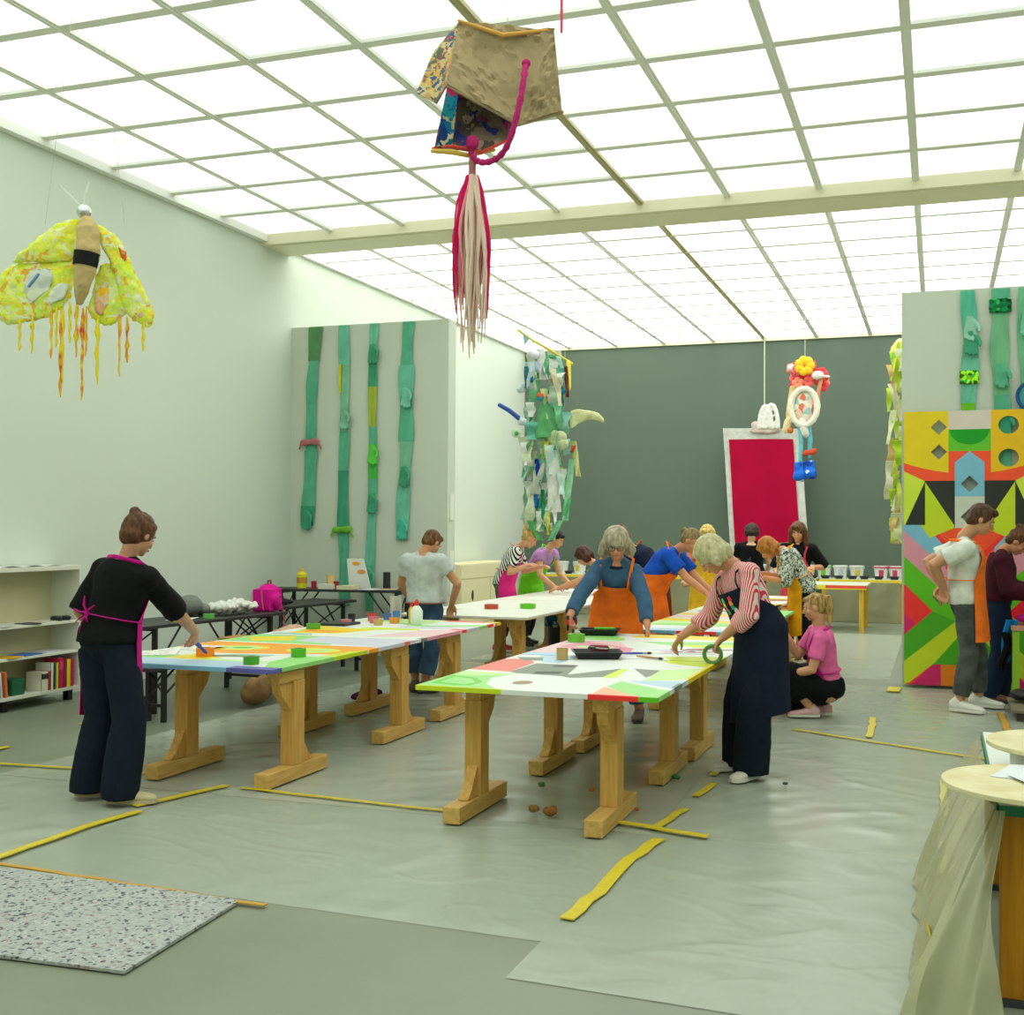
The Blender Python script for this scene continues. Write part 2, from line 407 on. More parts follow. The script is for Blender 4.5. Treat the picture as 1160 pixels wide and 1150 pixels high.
# floor tape
tapem = plain('yellow_tape', (220, 198, 44), .45, var=.12, vs=30); tapeo = plain('orange_tape', (196, 150, 46), .45); tapef = plain('faded_tape', (196, 192, 110), .5)
def tape(pts, wd, label, mat=tapem, z=.017, jit=.008):
    m = M(); L = []; R_ = []
    pts = [V((p[0], p[1], 0)) for p in pts]
    P = []
    for a, b in zip(pts, pts[1:]):
        k = max(2, int((b - a).length / .12))
        P += [a.lerp(b, i / k) for i in range(k)]
    P.append(pts[-1])
    for i, p in enumerate(P):
        t = (P[min(i + 1, len(P) - 1)] - P[max(i - 1, 0)]).normalized(); s = V((t.y, -t.x, 0))
        j = random.uniform(-jit, jit); L.append(p - s * (wd / 2 + j)); R_.append(p + s * (wd / 2 - j))
    vs = []; fs = []
    for a, b in zip(L, R_): vs += [(a.x, a.y, z), (b.x, b.y, z), (b.x, b.y, z - .006), (a.x, a.y, z - .006)]
    for i in range(len(L) - 1):
        for q in range(4): fs.append((4 * i + q, 4 * (i + 1) + q, 4 * (i + 1) + (q + 1) % 4, 4 * i + (q + 1) % 4))
    fs += [(0, 1, 2, 3), tuple(4 * (len(L) - 1) + q for q in (3, 2, 1, 0))]
    m.add(vs, fs)
    return solo('floor_tape', m, mat, label, 'tape', 'tape strips on the floor', smooth=False)
tape([(-1.43, 4.68), (-1.40, 5.2), (-1.415, 5.5), (-1.36, 6.05)], .062, 'broad yellow tape strip on the seam of the two front plastic sheets', jit=.012)
tape([(-1.7, 6.32), (-1.12, 6.16)], .05, 'short yellow tape strip crossing behind the front end of the seam tape', tapem, .024)
tape([(-1.42, 6.25), (-1.36, 6.75)], .045, 'yellow tape dash beside the front right trestle foot')
tape([(-1.36, 7.1), (-1.33, 7.5)], .045, 'yellow tape dash on the floor left of the striped shirt woman')
tape([(-1.38, 7.75), (-1.33, 8.2)], .045, 'yellow tape dash on the floor behind the heel of the striped shirt woman')
tape([(-4.24, 4.5), (-4.25, 5.2), (-4.2, 5.6)], .05, 'yellow tape strip running from the felt mat to the shoes of the woman in black')
tape([(-4.3, 5.7), (-4.12, 6.35)], .05, 'yellow tape strip running from the shoes of the woman in black to the trestle feet')
tape([(-4.2, 4.5), (-2.66, 4.4)], .028, 'thin orange tape strip along the edge of the speckled felt', tapeo)
tape([(-6.3, 6.35), (-4.7, 6.5)], .03, 'yellow tape line on the floor left of the woman in black')
tape([(-4.0, 6.32), (-2.55, 6.22)], .026, 'long thin yellow tape line under the front of the two table rows')
tape([(-6.3, 6.9), (-6.28, 6.3)], .04, 'yellow tape piece at the left edge of the view')
tape([(-6.5, 7.9), (-6.0, 7.82)], .04, 'yellow tape piece on the floor below the bookshelf')
tape([(-1.1, 9.75), (.35, 8.95)], .03, 'long pale yellow tape line across the aisle floor', tapem)
tape([(-.5, 9.6), (-.52, 10.6)], .05, 'yellow tape strip pointing away in the aisle right of the crouching woman')
tape([(.03, 7.1), (.02, 8.1)], .04, 'faded tape strip in the right aisle farther from the round discs', tapef)
tape([(.0, 5.9), (.02, 6.5)], .04, 'faded tape strip in the right aisle nearer to the round discs', tapef)
tape([(.52, 10.3), (.5, 11.3)], .05, 'orange yellow tape strip in front of the feet of the woman in burgundy', tapeo)
tape([(-.42, 12.4), (-.42, 12.75)], .12, 'short yellow tape patch at the lower left corner of the mural')
# ------------------------------------------------------------------ painted boards
W = lambda a, b, c: (a, b, c)
PC = {}
def paint(name, c, rough=.45):
    if name not in PC: PC[name] = plain('paint_' + name, c, rough, var=.05, vs=5, spec=.4)
    return PC[name]
pcol = dict(white=(226, 230, 222), offwhite=(208, 214, 198), cream=(222, 210, 196), yellow=(236, 208, 4), amber=(240, 190, 0), lime=(200, 220, 30), lime2=(212, 232, 60), lgreen=(150, 216, 120),
            palegreen=(196, 230, 150), green=(96, 194, 24), dgreen=(0, 160, 20), mgreen=(98, 196, 36), leaf=(76, 172, 26), coral=(232, 116, 100), redor=(255, 84, 44), red=(250, 52, 46), crimson=(240, 22, 50),
            pink=(226, 150, 168), magenta=(214, 20, 120), mag2=(220, 36, 110), blue=(126, 190, 216), pblue=(178, 206, 226), purple=(96, 96, 170), lav=(206, 206, 220), gray=(122, 130, 112),
            black=(40, 42, 34), dark=(22, 24, 20), orange=(246, 160, 20), dorange=(236, 132, 16), peach=(238, 176, 130), sage=(160, 196, 178), lpink=(232, 196, 200), brown=(150, 120, 80))
plym = woodm('plywood', (204, 184, 138), (188, 160, 106), (3, 3, 12))
def inside(p, poly):
    x, y = p; r = False; n = len(poly)
    for i in range(n):
        x1, y1 = poly[i]; x2, y2 = poly[(i + 1) % n]
        if (y1 > y) != (y2 > y) and x < (x2 - x1) * (y - y1) / (y2 - y1) + x1: r = not r
    return r
def ellp(cx_, cy_, rx, ry_, n=20, a0=0, a1=2 * PI): return [(cx_ + rx * math.cos(a0 + (a1 - a0) * i / n), cy_ + ry_ * math.sin(a0 + (a1 - a0) * i / n)) for i in range(n + (1 if a1 - a0 < 6 else 0))]
def painted(name, wd, ln, th, base, shapes, edge=None):
    """board wd x ln in local xy, painted with the polygons of shapes [(colour or 'hole', poly)]; later ones on top"""
    bm = bmesh.new()
    vs = [bm.verts.new(p) for p in ((0, 0, 0), (wd, 0, 0), (wd, ln, 0), (0, ln, 0))]; bm.faces.new(vs)
    for col, poly in shapes:
        x0, x1 = min(p[0] for p in poly), max(p[0] for p in poly); y0, y1 = min(p[1] for p in poly), max(p[1] for p in poly)
        n = len(poly)
        for i in range(n):
            a, b = poly[i], poly[(i + 1) % n]; d = V((b[0] - a[0], b[1] - a[1], 0))
            if d.length < 1e-6: continue
            fs = []
            for f in bm.faces:
                xs = [v.co.x for v in f.verts]; ys = [v.co.y for v in f.verts]
                if max(xs) > x0 + 1e-6 and min(xs) < x1 - 1e-6 and max(ys) > y0 + 1e-6 and min(ys) < y1 - 1e-6: fs.append(f)
            ge = set(); gv = set()
            for f in fs: ge.update(f.edges); gv.update(f.verts)
            if fs: bmesh.ops.bisect_plane(bm, geom=fs + list(ge) + list(gv), plane_co=(a[0], a[1], 0), plane_no=(-d.y, d.x, 0), dist=1e-5)
    names = [base]; 
    for c, _ in shapes:
        if c not in names and c != 'hole': names.append(c)
    names.append('wood_edge')
    kill = []
    for f in bm.faces:
        c = f.calc_center_median(); k = base
        for col, poly in shapes:
            if inside((c.x, c.y), poly): k = col
        if k == 'hole': kill.append(f)
        else: f.material_index = names.index(k)
    bmesh.ops.delete(bm, geom=kill, context='FACES')
    bmesh.ops.recalc_face_normals(bm, faces=bm.faces)
    if next(iter(bm.faces)).normal.z < 0: bmesh.ops.reverse_faces(bm, faces=bm.faces)
    top = list(bm.faces)
    bmesh.ops.solidify(bm, geom=top, thickness=th)
    for f in bm.faces:
        if f.normal.z < -.5 or (abs(f.normal.z) < .5 and edge == 'wood'): f.material_index = len(names) - 1
    zs = [v.co.z for v in bm.verts]; sh = -max(zs)
    for v in bm.verts: v.co.z += sh
    me = bpy.data.meshes.new(name); bm.to_mesh(me); bm.free()
    for k in names: me.materials.append(plym if k == 'wood_edge' else paint(k, pcol[k]))
    return me
def board(wpolys, x0, y0, x1, y1, base, label, rz=0, th=.026, z=.74):
    """table board from world-space polygons"""
    sh = [(c, [(p[0] - x0, p[1] - y0) for p in P]) for c, P in wpolys]
    me = painted('painted_board', x1 - x0, y1 - y0, th, base, sh)
    o = bpy.data.objects.new('painted_board', me); COL.objects.link(o); o.location = (x0, y0, z); o.rotation_euler = (0, 0, rz)
    return setp(o, label, 'painted board', 'painted wooden boards used as table tops')
R = lambda x0, y0, x1, y1: [(x0, y0), (x1, y0), (x1, y1), (x0, y1)]
board([('lgreen', [(-2.7, 6.0), (-2.7, 6.72), (-2.36, 6.68), (-2.43, 6.46), (-2.36, 6.2), (-2.22, 6.0)]), ('lime', [(-2.7, 5.99), (-2.7, 6.03), (-2.2, 6.03), (-2.2, 5.99)]),
       ('green', [(-2.66, 6.12), (-2.68, 6.5), (-2.5, 6.42), (-2.4, 6.25), (-2.42, 6.1), (-2.5, 6.07)]), ('palegreen', [(-2.68, 6.5), (-2.7, 6.72), (-2.36, 6.68), (-2.4, 6.6)]),
       ('lgreen', [(-2.63, 6.18), (-2.64, 6.44), (-2.52, 6.38), (-2.44, 6.24), (-2.46, 6.13)]),
       ('coral', [(-2.7, 6.80), (-2.7, 7.42), (-2.55, 7.5), (-2.44, 7.28), (-2.43, 6.77)]), ('gray', [(-2.43, 6.77), (-2.42, 7.26), (-2.14, 7.26), (-2.05, 6.68), (-2.37, 6.72)]),
       ('dark', [(-2.28, 6.84), (-2.13, 6.9), (-2.12, 6.78), (-2.27, 6.72)]), ('dark', [(-2.28, 7.2), (-2.15, 7.24), (-2.14, 7.14), (-2.27, 7.11)]), ('brown', ellp(-2.19, 6.32, .055, .085, 14)),
       ('pblue', [(-2.56, 7.75), (-2.28, 7.75), (-2.28, 7.3), (-2.41, 7.34)]), ('gray', [(-2.66, 7.56), (-2.49, 7.6), (-2.43, 7.42), (-2.55, 7.38)]),
       ('gray', [(-2.1, 6.7), (-1.84, 7.18), (-1.84, 6.73), (-2.0, 6.62)]), ('gray', [(-1.77, 7.21), (-1.56, 7.17), (-1.6, 6.8)]), ('lime2', [(-1.84, 7.14), (-1.80, 7.19), (-1.76, 6.72), (-1.84, 6.7)]),
       ('lime', [(-1.74, 7.75), (-1.35, 7.75), (-1.35, 7.43), (-1.62, 7.56)]), ('palegreen', [(-1.6, 7.2), (-1.35, 7.39), (-1.35, 6.79), (-1.58, 6.64)]), ('yellow', R(-1.37, 6.8, -1.34, 7.75)),
       ('pblue', [(-1.67, 6.61), (-1.35, 6.74), (-1.35, 6.38)]), ('lgreen', [(-1.69, 6.59), (-1.42, 6.34), (-1.35, 6.3), (-1.35, 5.98), (-1.46, 5.98), (-1.71, 6.34)]),
       ('peach', [(-1.72, 6.33), (-1.45, 6.0), (-1.7, 6.0)]), ('red', R(-1.72, 5.99, -1.45, 6.025)), ('green', R(-1.45, 5.99, -1.34, 6.02)), ('gray', R(-1.37, 6.42, -1.34, 6.62))],
      -2.70, 6.0, -1.35, 7.74, 'white', 'painted table top nearest the camera with green corner, coral patch and bow tie shapes')
board([('lpink', [(-2.7, 7.9), (-2.7, 8.9), (-2.3, 8.9), (-2.1, 8.4), (-2.0, 8.0)]), ('pink', [(-2.63, 8.4), (-2.53, 8.83), (-2.07, 8.42), (-2.03, 8.14), (-2.4, 8.16)]), ('palegreen', ellp(-2.36, 8.42, .15, .09, 16)),
       ('lgreen', [(-2.7, 8.95), (-2.7, 9.58), (-2.4, 9.3), (-2.3, 9.1), (-2.3, 8.95)]), ('yellow', R(-2.3, 9.28, -1.35, 9.6)), ('lgreen', [(-2.16, 8.96), (-1.35, 9.2), (-1.35, 9.02), (-1.8, 8.7)]),
       ('lime2', [(-1.8, 8.82), (-1.35, 9.0), (-1.35, 8.76), (-1.68, 8.64)]), ('lav', [(-1.96, 8.40), (-1.35, 8.64), (-1.35, 8.5), (-1.8, 8.3)]), ('brown', [(-1.72, 8.5), (-1.4, 8.62), (-1.38, 8.55), (-1.7, 8.45)]),
       ('pink', [(-1.85, 8.28), (-1.5, 8.4), (-1.5, 8.33), (-1.8, 8.22)]), ('sage', [(-1.9, 8.18), (-1.45, 8.27), (-1.45, 8.2), (-1.8, 8.12)]),
       ('lime', [(-1.76, 7.97), (-1.35, 8.12), (-1.35, 7.75), (-1.66, 7.75)]), ('yellow', R(-1.37, 7.74, -1.34, 8.05)), ('pblue', R(-2.7, 7.75, -2.45, 7.92))],
      -2.70, 7.76, -1.35, 9.6, 'white', 'painted table top behind the nearest one with pink diamond and yellow rear strip')
board([('red', R(-2.1, 10.03, -1.76, 10.07)), ('blue', R(-2.5, 10.03, -2.1, 10.07)), ('blue', R(-1.76, 10.03, -1.5, 10.07)), ('pblue', R(-2.5, 10.07, -1.45, 10.3)), ('white', R(-2.5, 10.3, -1.45, 10.6)),
       ('lgreen', R(-2.5, 10.6, -1.45, 11.0)), ('palegreen', [(-2.5, 10.8), (-1.45, 11.1), (-1.45, 11.3), (-2.5, 11.1)]), ('yellow', [(-2.5, 11.2), (-1.45, 10.9), (-1.45, 11.1), (-2.5, 11.5)]),
       ('lpink', R(-2.5, 11.6, -1.45, 11.9)), ('yellow', [(-2.5, 12.0), (-1.45, 11.7), (-1.45, 12.0), (-2.5, 12.25)]), ('gray', [(-2.4, 12.5), (-1.9, 12.6), (-1.9, 12.8), (-2.4, 12.7)]), ('lgreen', R(-1.9, 12.2, -1.45, 13.0))],
      -2.50, 10.04, -1.45, 13.0, 'offwhite', 'striped painted table top with a red and blue front edge behind the grey haired women')
board([('palegreen', R(-2.5, 13.05, -1.6, 13.6)), ('lgreen', R(-1.75, 13.05, -1.55, 13.9)), ('yellow', [(-2.5, 13.7), (-1.6, 13.9), (-1.6, 14.2), (-2.5, 14.0)]), ('yellow', R(-2.5, 15.0, -1.6, 15.3)), ('brown', ellp(-1.9, 14.9, .2, .25, 14)), ('lgreen', R(-2.4, 14.4, -2.0, 14.8))],
      -2.50, 13.03, -1.70, 15.9, 'white', 'farthest painted table top of the right row beside the leopard blouse')
board([('pblue', R(-5.15, 6.3, -4.1, 6.62)), ('blue', R(-5.15, 6.29, -4.1, 6.34)), ('purple', R(-4.1, 6.29, -3.77, 6.42)), ('palegreen', R(-4.5, 6.62, -3.98, 6.7)), ('lgreen', [(-5.15, 6.62), (-4.8, 6.62), (-4.78, 6.84), (-5.15, 6.8)]),
       ('yellow', [(-4.8, 6.66), (-4.74, 6.98), (-4.42, 6.76), (-4.56, 6.62)]), ('orange', [(-5.15, 7.3), (-5.15, 7.74), (-3.77, 7.78), (-3.8, 7.25), (-4.6, 7.02), (-4.9, 7.15)]), ('yellow', ellp(-4.68, 7.4, .2, .17, 20)), ('palegreen', ellp(-4.68, 7.4, .155, .125, 20)), ('green', ellp(-4.68, 7.4, .075, .06, 14)),
       ('lime2', ellp(-4.12, 7.42, .2, .16, 20)), ('palegreen', ellp(-4.12, 7.42, .13, .1, 20)), ('lime', ellp(-4.12, 7.42, .07, .05, 14)), ('sage', [(-4.62, 6.84), (-4.5, 7.02), (-4.2, 7.06), (-4.2, 6.92)]), ('gray', [(-4.66, 6.78), (-4.66, 6.9), (-4.3, 6.98), (-4.2, 6.9)]),
       ('lgreen', [(-3.77, 6.42), (-3.77, 7.1), (-4.05, 7.06), (-4.03, 6.68), (-3.9, 6.42)]), ('lime', [(-3.77, 7.1), (-3.77, 7.6), (-3.86, 7.4), (-3.9, 7.1)]), ('lgreen', [(-5.15, 7.8), (-5.15, 8.4), (-4.3, 8.4), (-4.2, 7.8)]),
       ('yellow', [(-5.1, 8.15), (-4.78, 8.33), (-4.63, 8.02), (-4.9, 7.88)]), ('leaf', ellp(-4.4, 8.05, .11, .07, 14)), ('lav', [(-4.6, 8.0), (-4.6, 8.4), (-3.77, 8.4), (-3.77, 7.75)]), ('coral', R(-3.8, 8.2, -3.76, 8.3))],
      -5.15, 6.3, -3.78, 8.38, 'white', 'painted table top with the orange band and rings beside the woman in black')
board([('yellow', [(-5.0, 8.6), (-5.1, 9.3), (-4.46, 9.1), (-4.6, 8.66)]), ('orange', [(-4.95, 8.7), (-5.0, 8.95), (-4.6, 8.9), (-4.7, 8.72)]), ('lpink', [(-4.3, 8.5), (-3.78, 8.7), (-3.78, 9.5), (-4.1, 9.2)]), ('pink', R(-3.8, 8.6, -3.77, 9.3)),
       ('lime2', [(-4.6, 9.1), (-4.1, 9.2), (-4.2, 9.4), (-4.7, 9.3)]), ('lav', [(-4.4, 9.3), (-3.78, 9.5), (-3.78, 9.8), (-4.4, 9.6)]), ('lgreen', [(-4.8, 10.0), (-4.2, 9.7), (-3.78, 10.0), (-3.78, 9.75), (-4.3, 9.55)]), ('palegreen', R(-5.0, 9.9, -4.3, 10.25)),
       ('coral', R(-4.3, 10.15, -3.78, 10.3)), ('red', R(-3.9, 9.35, -3.76, 9.45)), ('red', R(-3.8, 9.95, -3.76, 10.1)), ('yellow', R(-3.9, 10.2, -3.76, 10.3)), ('sage', [(-5.1, 8.45), (-4.7, 8.45), (-4.8, 8.6), (-5.1, 8.6)]), ('gray', R(-3.82, 8.5, -3.77, 8.62))],
      -5.15, 8.40, -3.78, 10.3, 'white', 'painted table top with yellow and pink shapes in front of the person in jeans')
for y0, y1, lab in ((10.92, 13.6, 'plain off white table top holding a red and a green tape roll'), (13.63, 16.5, 'plain off white table top where two women in bright aprons lean')):
    m = M(); m.m = 0; m.box((-5.12, y0, .722), (-3.74, y1, .74)); m.m = 1; m.box((-5.12, y0, .714), (-3.74, y1, .722))
    solo('table_board', m, [plain('offwhite_board', (222, 224, 208), .5, var=.04, vs=3), plym], lab, 'table top', 'plain table tops of the left row', smooth=False)

# trestles
pinem = woodm('pine', (214, 170, 92), (198, 148, 68)); pineh = woodm('pine_foot', (218, 178, 102), (198, 154, 78), (14, 1.2, 14))
def make_trestle(label):
    t = thing('trestle', label, 'trestle', (0, 0, 0), group='wooden trestles under the table tops')
    for sx in (-1, 1):
        x = sx * .395
        m = M(); m.box((x - .05, -.375, .0), (x + .05, .375, .09)); obj('foot', m, pineh, t, bevel=.005, smooth=False)
        m = M(); m.box((x - .05, -.065, .09), (x + .05, .065, .622)); obj('post', m, pinem, t, bevel=.004, smooth=False)
        m = M(); m.box((x - .045, -.065 if sx < 0 else -.24, .622), (x + .045, .24 if sx < 0 else .065, .690)); obj('head_beam', m, pineh, t, bevel=.004, smooth=False)
        s = sx
        m = M()
        for e in (1, -1):
            y0, y1 = (.065, .20) if e * s > 0 else (-.20, -.065)
            if e > 0: P = [(x - .03, .066 * s, .094), (x - .03, .21 * s, .094), (x - .03, .15 * s, .14), (x - .03, .066 * s, .26)]
            else: P = [(x - .03, -.066 * s, .624), (x - .03, -.22 * s, .624), (x - .03, -.19 * s, .55), (x - .03, -.066 * s, .43)]
            m2 = M(); m2.slab(P, (.06, 0, 0)); obj('gusset', m2, pinem, t, smooth=False)
    m = M(); m.box((-.43, -.05, .691), (.43, .05, .702)); obj('crossbar', m, pinem, t, smooth=False)
    return t
T0 = None
tr = [(-2.07, 6.33, 'wooden trestle under the front edge of the nearest painted table top'), (-2.05, 7.70, 'wooden trestle under the middle joint of the right table row'), (-2.02, 8.55, 'wooden trestle under the yellow striped rear end of the right front table'),
      (-1.98, 10.75, 'wooden trestle under the table edge painted red and blue'), (-1.98, 12.4, 'wooden trestle under the rear half of the striped right table'), (-2.03, 13.9, 'wooden trestle beside the crouching woman in pink'), (-2.03, 15.4, 'farthest wooden trestle of the right table row'),
      (-4.26, 6.70, 'wooden trestle beside the woman in black, under the blue front edge'), (-4.28, 8.34, 'wooden trestle at the joint of the two left painted table tops'), (-4.30, 9.45, 'wooden trestle in front of the person in jeans'),
      (-4.35, 11.3, 'wooden trestle under the front end of the plain white table'), (-4.35, 12.9, 'wooden trestle under the plain white table near the black waste bin'), (-4.4, 14.9, 'wooden trestle under the far plain white table')]
for x, y, lab in tr:
    if T0 is None: T0 = make_trestle(lab); T0.location = (x, y, .011)
    else: copy_thing(T0, (x, y, .011), 0, lab)

# ------------------------------------------------------------------ things on the tables
def tape_roll(x, y, z, c, label, r=.05, h=.05):
    t = thing('tape_roll', label, 'tape roll', (x, y, z + .001))
    m = M(); m.lathe([(r * .62, 0), (r, 0), (r, h), (r * .62, h), (r * .62, 0)], n=28); obj('tape', m, plain('tape_%d_%d_%d' % tuple(c), c, .4), t, smooth=True)
    m = M(); m.lathe([(r * .55, .001), (r * .615, .001), (r * .615, h - .001), (r * .55, h - .001), (r * .55, .001)], n=24); obj('core', m, plain('cardboard_core', (170, 140, 96), .8), t)
    return t
TZ = .74
tape_roll(-4.60, 6.82, TZ, (240, 140, 20), 'orange tape roll by the hand of the woman in black', .06, .055)
tape_roll(-4.06, 6.52, TZ, (70, 160, 30), 'green tape roll near the purple corner of the painted table', .05, .05)
tape_roll(-4.01, 7.02, TZ, (84, 180, 40), 'green tape roll in front of the orange band', .05, .055)
tape_roll(-5.0, 9.0, TZ, (84, 170, 50), 'green tape roll by the pink backpack on the second left table', .06, .045)
tape_roll(-4.50, 11.96, TZ, (196, 74, 58), 'red tape roll on the plain white table', .075, .05)
tape_roll(-4.17, 12.2, TZ, (100, 196, 24), 'lime green tape roll on the plain white table', .085, .05)
tape_roll(-2.6, 8.75, TZ, (104, 196, 50), 'light green tape roll in front of the woman in the orange apron', .065, .06)
papm = plain('paper', (232, 234, 228), .8)
def paper(x, y, z, w_, l_, rz, label, mat=papm, curl=.01):
    m = M(); m.grid(lambda u, v: ((u - .5) * w_, (v - .5) * l_, .0015 + curl * (u * u) * v), 6, 6, .001)
    o = obj('paper_sheet', m, mat, None); o.location = (x, y, z + .001); o.rotation_euler = (0, 0, rz)
    return setp(o, label, 'paper')
pdr = patches('drawing_paper', [(232, 234, 226), (228, 230, 222), (220, 220, 190), (214, 226, 190), (206, 200, 206)], 18, dist=.2)
paper(-5.0, 6.86, TZ, .26, .30, .5, 'white drawing on the table corner right of the black sweater', pdr, .02)
paper(-4.95, 7.26, TZ, .28, .30, -.3, 'white sketch sheet partly over another beside the painting hand', pdr, .015)
paper(-1.62, 8.42, TZ, .34, .22, .3, 'patterned paper strip sheet under the hand of the striped shirt woman', patches('strip_paper', [(226, 228, 224), (190, 120, 130), (150, 120, 70), (220, 224, 220), (150, 170, 190)], 14), .01)
paper(-2.3, 7.88, TZ, .22, .3, .2, 'white sheet behind the black paint tray', papm)
paper(-4.9, 11.7, TZ, .3, .2, .2, 'white sheet at the near left corner of the plain table', plain('paper_cream', (214, 216, 180), .8), .004)
paper(-4.35, 14.3, TZ, .4, .3, .2, 'white sheet on the far plain table before the leaning women', pdr)
paper(-2.05, 14.3, TZ, .3, .4, .1, 'white sheet near the leopard blouse', papm)
# black paint tray with roller
def paint_tray(x, y, rz, label, liner):
    t = thing('paint_tray', label, 'paint tray', (x, y, TZ + .001), rz)
    bk = plain('black_plastic', (26, 27, 26), .35)
    m = M(); a = .16; b = .13
    out = [(-a, -b), (a, -b), (a, b), (-a, b)]; inn = [(-a * .82, -b * .8), (a * .82, -b * .8), (a * .82, b * .8), (-a * .82, b * .8)]
    rg = lambda P, z: [V((p[0], p[1], z)) for p in P]
    m.rings([rg(inn, 0), rg(out, .045), rg([(p[0] * 1.06, p[1] * 1.06) for p in out], .047), rg([(p[0] * .96, p[1] * .96) for p in out], .047), rg([(p[0] * .95, p[1] * .95) for p in inn], .006), rg([(p[0] * .1, p[1] * .1) for p in inn], .006)])
    obj('tray', m, bk, t, smooth=False, bevel=.002)
    m = M(); m.box((-.1, -.09, .0065), (.1, .08, .012)); obj('paint_puddle', m, liner, t)
    return t
tray1 = paint_tray(-2.15, 7.72, .35, 'black paint tray in the middle of the near right table', plain('grey_liner', (170, 176, 172), .3))
tray2 = paint_tray(-2.60, 9.42, .2, 'black paint tray against the orange apron at the rear table edge', plain('pink_paint', (196, 40, 90), .3))
t = thing('paint_roller', 'small paint roller with dark red sleeve lying across the near paint tray', 'paint roller', (-2.12, 7.66, TZ + .05))
m = M(); m.tube([(-.05, 0, .02), (.05, 0, .02)], .022, 16); obj('roller_sleeve', m, plain('roller_red', (120, 40, 44), .8), t)
m = M(); m.tube([(.05, 0, .02), (.075, 0, .02), (.075, -.06, .025), (0, -.08, .03), (0, -.12, .035)], .004, 8); obj('wire_frame', m, plain('steel', (160, 165, 160), .3, metal=1), t)
m = M(); m.tube([(0, -.12, .035), (0, -.22, .04)], [.011, .014], 10); obj('handle', m, plain('black_plastic', (26, 27, 26), .35), t)
m = M(); m.tube([(-2.62, 9.36, .795), (-2.48, 9.40, .795)], .012, 10)
solo('brush_handle', m, plain('green_plastic', (90, 200, 50), .4), 'bright green handle lying across the rear black paint tray', 'handle')
t = thing('paint_tin', 'small wooden coloured tin standing left of the near paint tray', 'tin', (-2.33, 7.52, TZ + .001))
m = M(); m.lathe([(.001, 0), (.038, 0), (.038, .075), (.034, .075), (.034, .01), (.001, .01)]); obj('can', m, plain('tan_tin', (190, 160, 96), .5), t)
m = M(); m.lathe([(.001, .011), (.033, .011), (.033, .06), (.001, .06)]); obj('paint', m, plain('cream_paint', (220, 214, 160), .3), t)
def brush(a, b, c1, label, r=.007):
    a, b = V(a), V(b); d = (b - a)
    t = thing('paint_brush', label, 'brush', a); d2 = d
    m = M(); m.tube([(0, 0, 0), d2 * .4, d2 * .72], [r * .7, r * 1.2, r], 8); obj('handle', m, c1, t)
    m = M(); m.tube([d2 * .72, d2 * .84], r * 1.15, 8); obj('ferrule', m, plain('steel', (160, 165, 160), .3, metal=1), t)
    m = M(); m.tube([d2 * .84, d2 * .93, d2], [r * 1.1, r * 1.3, r * .3], 8); obj('bristles', m, plain('bristle', (70, 54, 40), .9), t)
wh = plain('brush_wood', (190, 150, 90), .5); blh = plain('brush_blue', (70, 84, 170), .4)
brush((-1.9, 7.82, .752), (-1.70, 7.72, .752), wh, 'thin brush lying on the white area beside the grey triangle')
brush((-2.05, 7.95, .752), (-1.85, 8.05, .752), blh, 'blue handled brush lying behind the near paint tray')
# clutter on the second left table
cl = [('pot', (-4.92, 9.95), .04, .07, (210, 60, 60), 'red paint pot on the second left table behind the pink ones'), ('pot', (-4.8, 9.75), .045, .06, (220, 110, 130), 'pink paint pot with lid on the second left table'), ('pot', (-4.72, 10.05), .035, .09, (70, 130, 200), 'blue paint pot on the second left table'),
      ('pot', (-4.62, 9.8), .05, .05, (232, 150, 60), 'orange paint pot near the white bottle'), ('pot', (-5.0, 9.7), .035, .08, (30, 32, 34), 'black paint pot on the second left table'), ('pot', (-4.86, 10.15), .04, .06, (90, 110, 190), 'violet blue paint pot at the far edge of the table'),
      ('pot', (-4.55, 10.1), .03, .1, (226, 196, 40), 'yellow marker pot left of the white bottle'), ('pot', (-4.95, 9.5), .05, .045, (226, 150, 160), 'flat pink paint bowl nearest on the second left table'), ('pot', (-4.66, 9.55), .045, .05, (200, 170, 90), 'tan paint bowl on the second left table')]
for k, (x, y), r, h, c, lab in cl:
    t = thing('paint_pot', lab, 'paint pot', (x, y, TZ + .001), group='paint pots on the second left table')
    m = M(); m.lathe([(.001, 0), (r * .85, 0), (r, h), (r * .9, h), (r * .8, .01), (.001, .01)], n=16); obj('cup', m, plain('pot_%d_%d_%d' % c, c, .4), t)
    m = M(); m.lathe([(.001, .011), (r * .82, .011), (r * .88, h * .8), (.001, h * .8)], n=16); obj('paint', m, plain('pp_%d_%d_%d' % c, tuple(min(255, int(v * 1.1)) for v in c), .25), t)
t = thing('bottle', 'white squeeze bottle with red cap in front of the person in jeans', 'bottle', (-4.38, 9.75, TZ + .001))
m = M(); m.lathe([(.001, 0), (.05, 0), (.055, .02), (.055, .12), (.03, .16), (.016, .17), (.001, .17)]); obj('bottle_body', m, plain('white_plastic', (228, 234, 222), .4), t)
m = M(); m.lathe([(.001, .17), (.02, .17), (.018, .205), (.008, .225), (.001, .225)]); obj('cap', m, plain('red_plastic', (220, 40, 36), .4), t)
t = thing('bottle', 'yellow bottle with red top next to the white squeeze bottle', 'bottle', (-4.48, 9.86, TZ + .001))
m = M(); m.lathe([(.001, 0), (.026, 0), (.028, .12), (.012, .15), (.001, .15)]); obj('bottle_body', m, plain('yellow_plastic', (226, 190, 50), .4), t)
m = M(); m.lathe([(.001, .15), (.014, .15), (.012, .19), (.001, .19)]); obj('cap', m, plain('red_plastic', (220, 40, 36), .4), t)
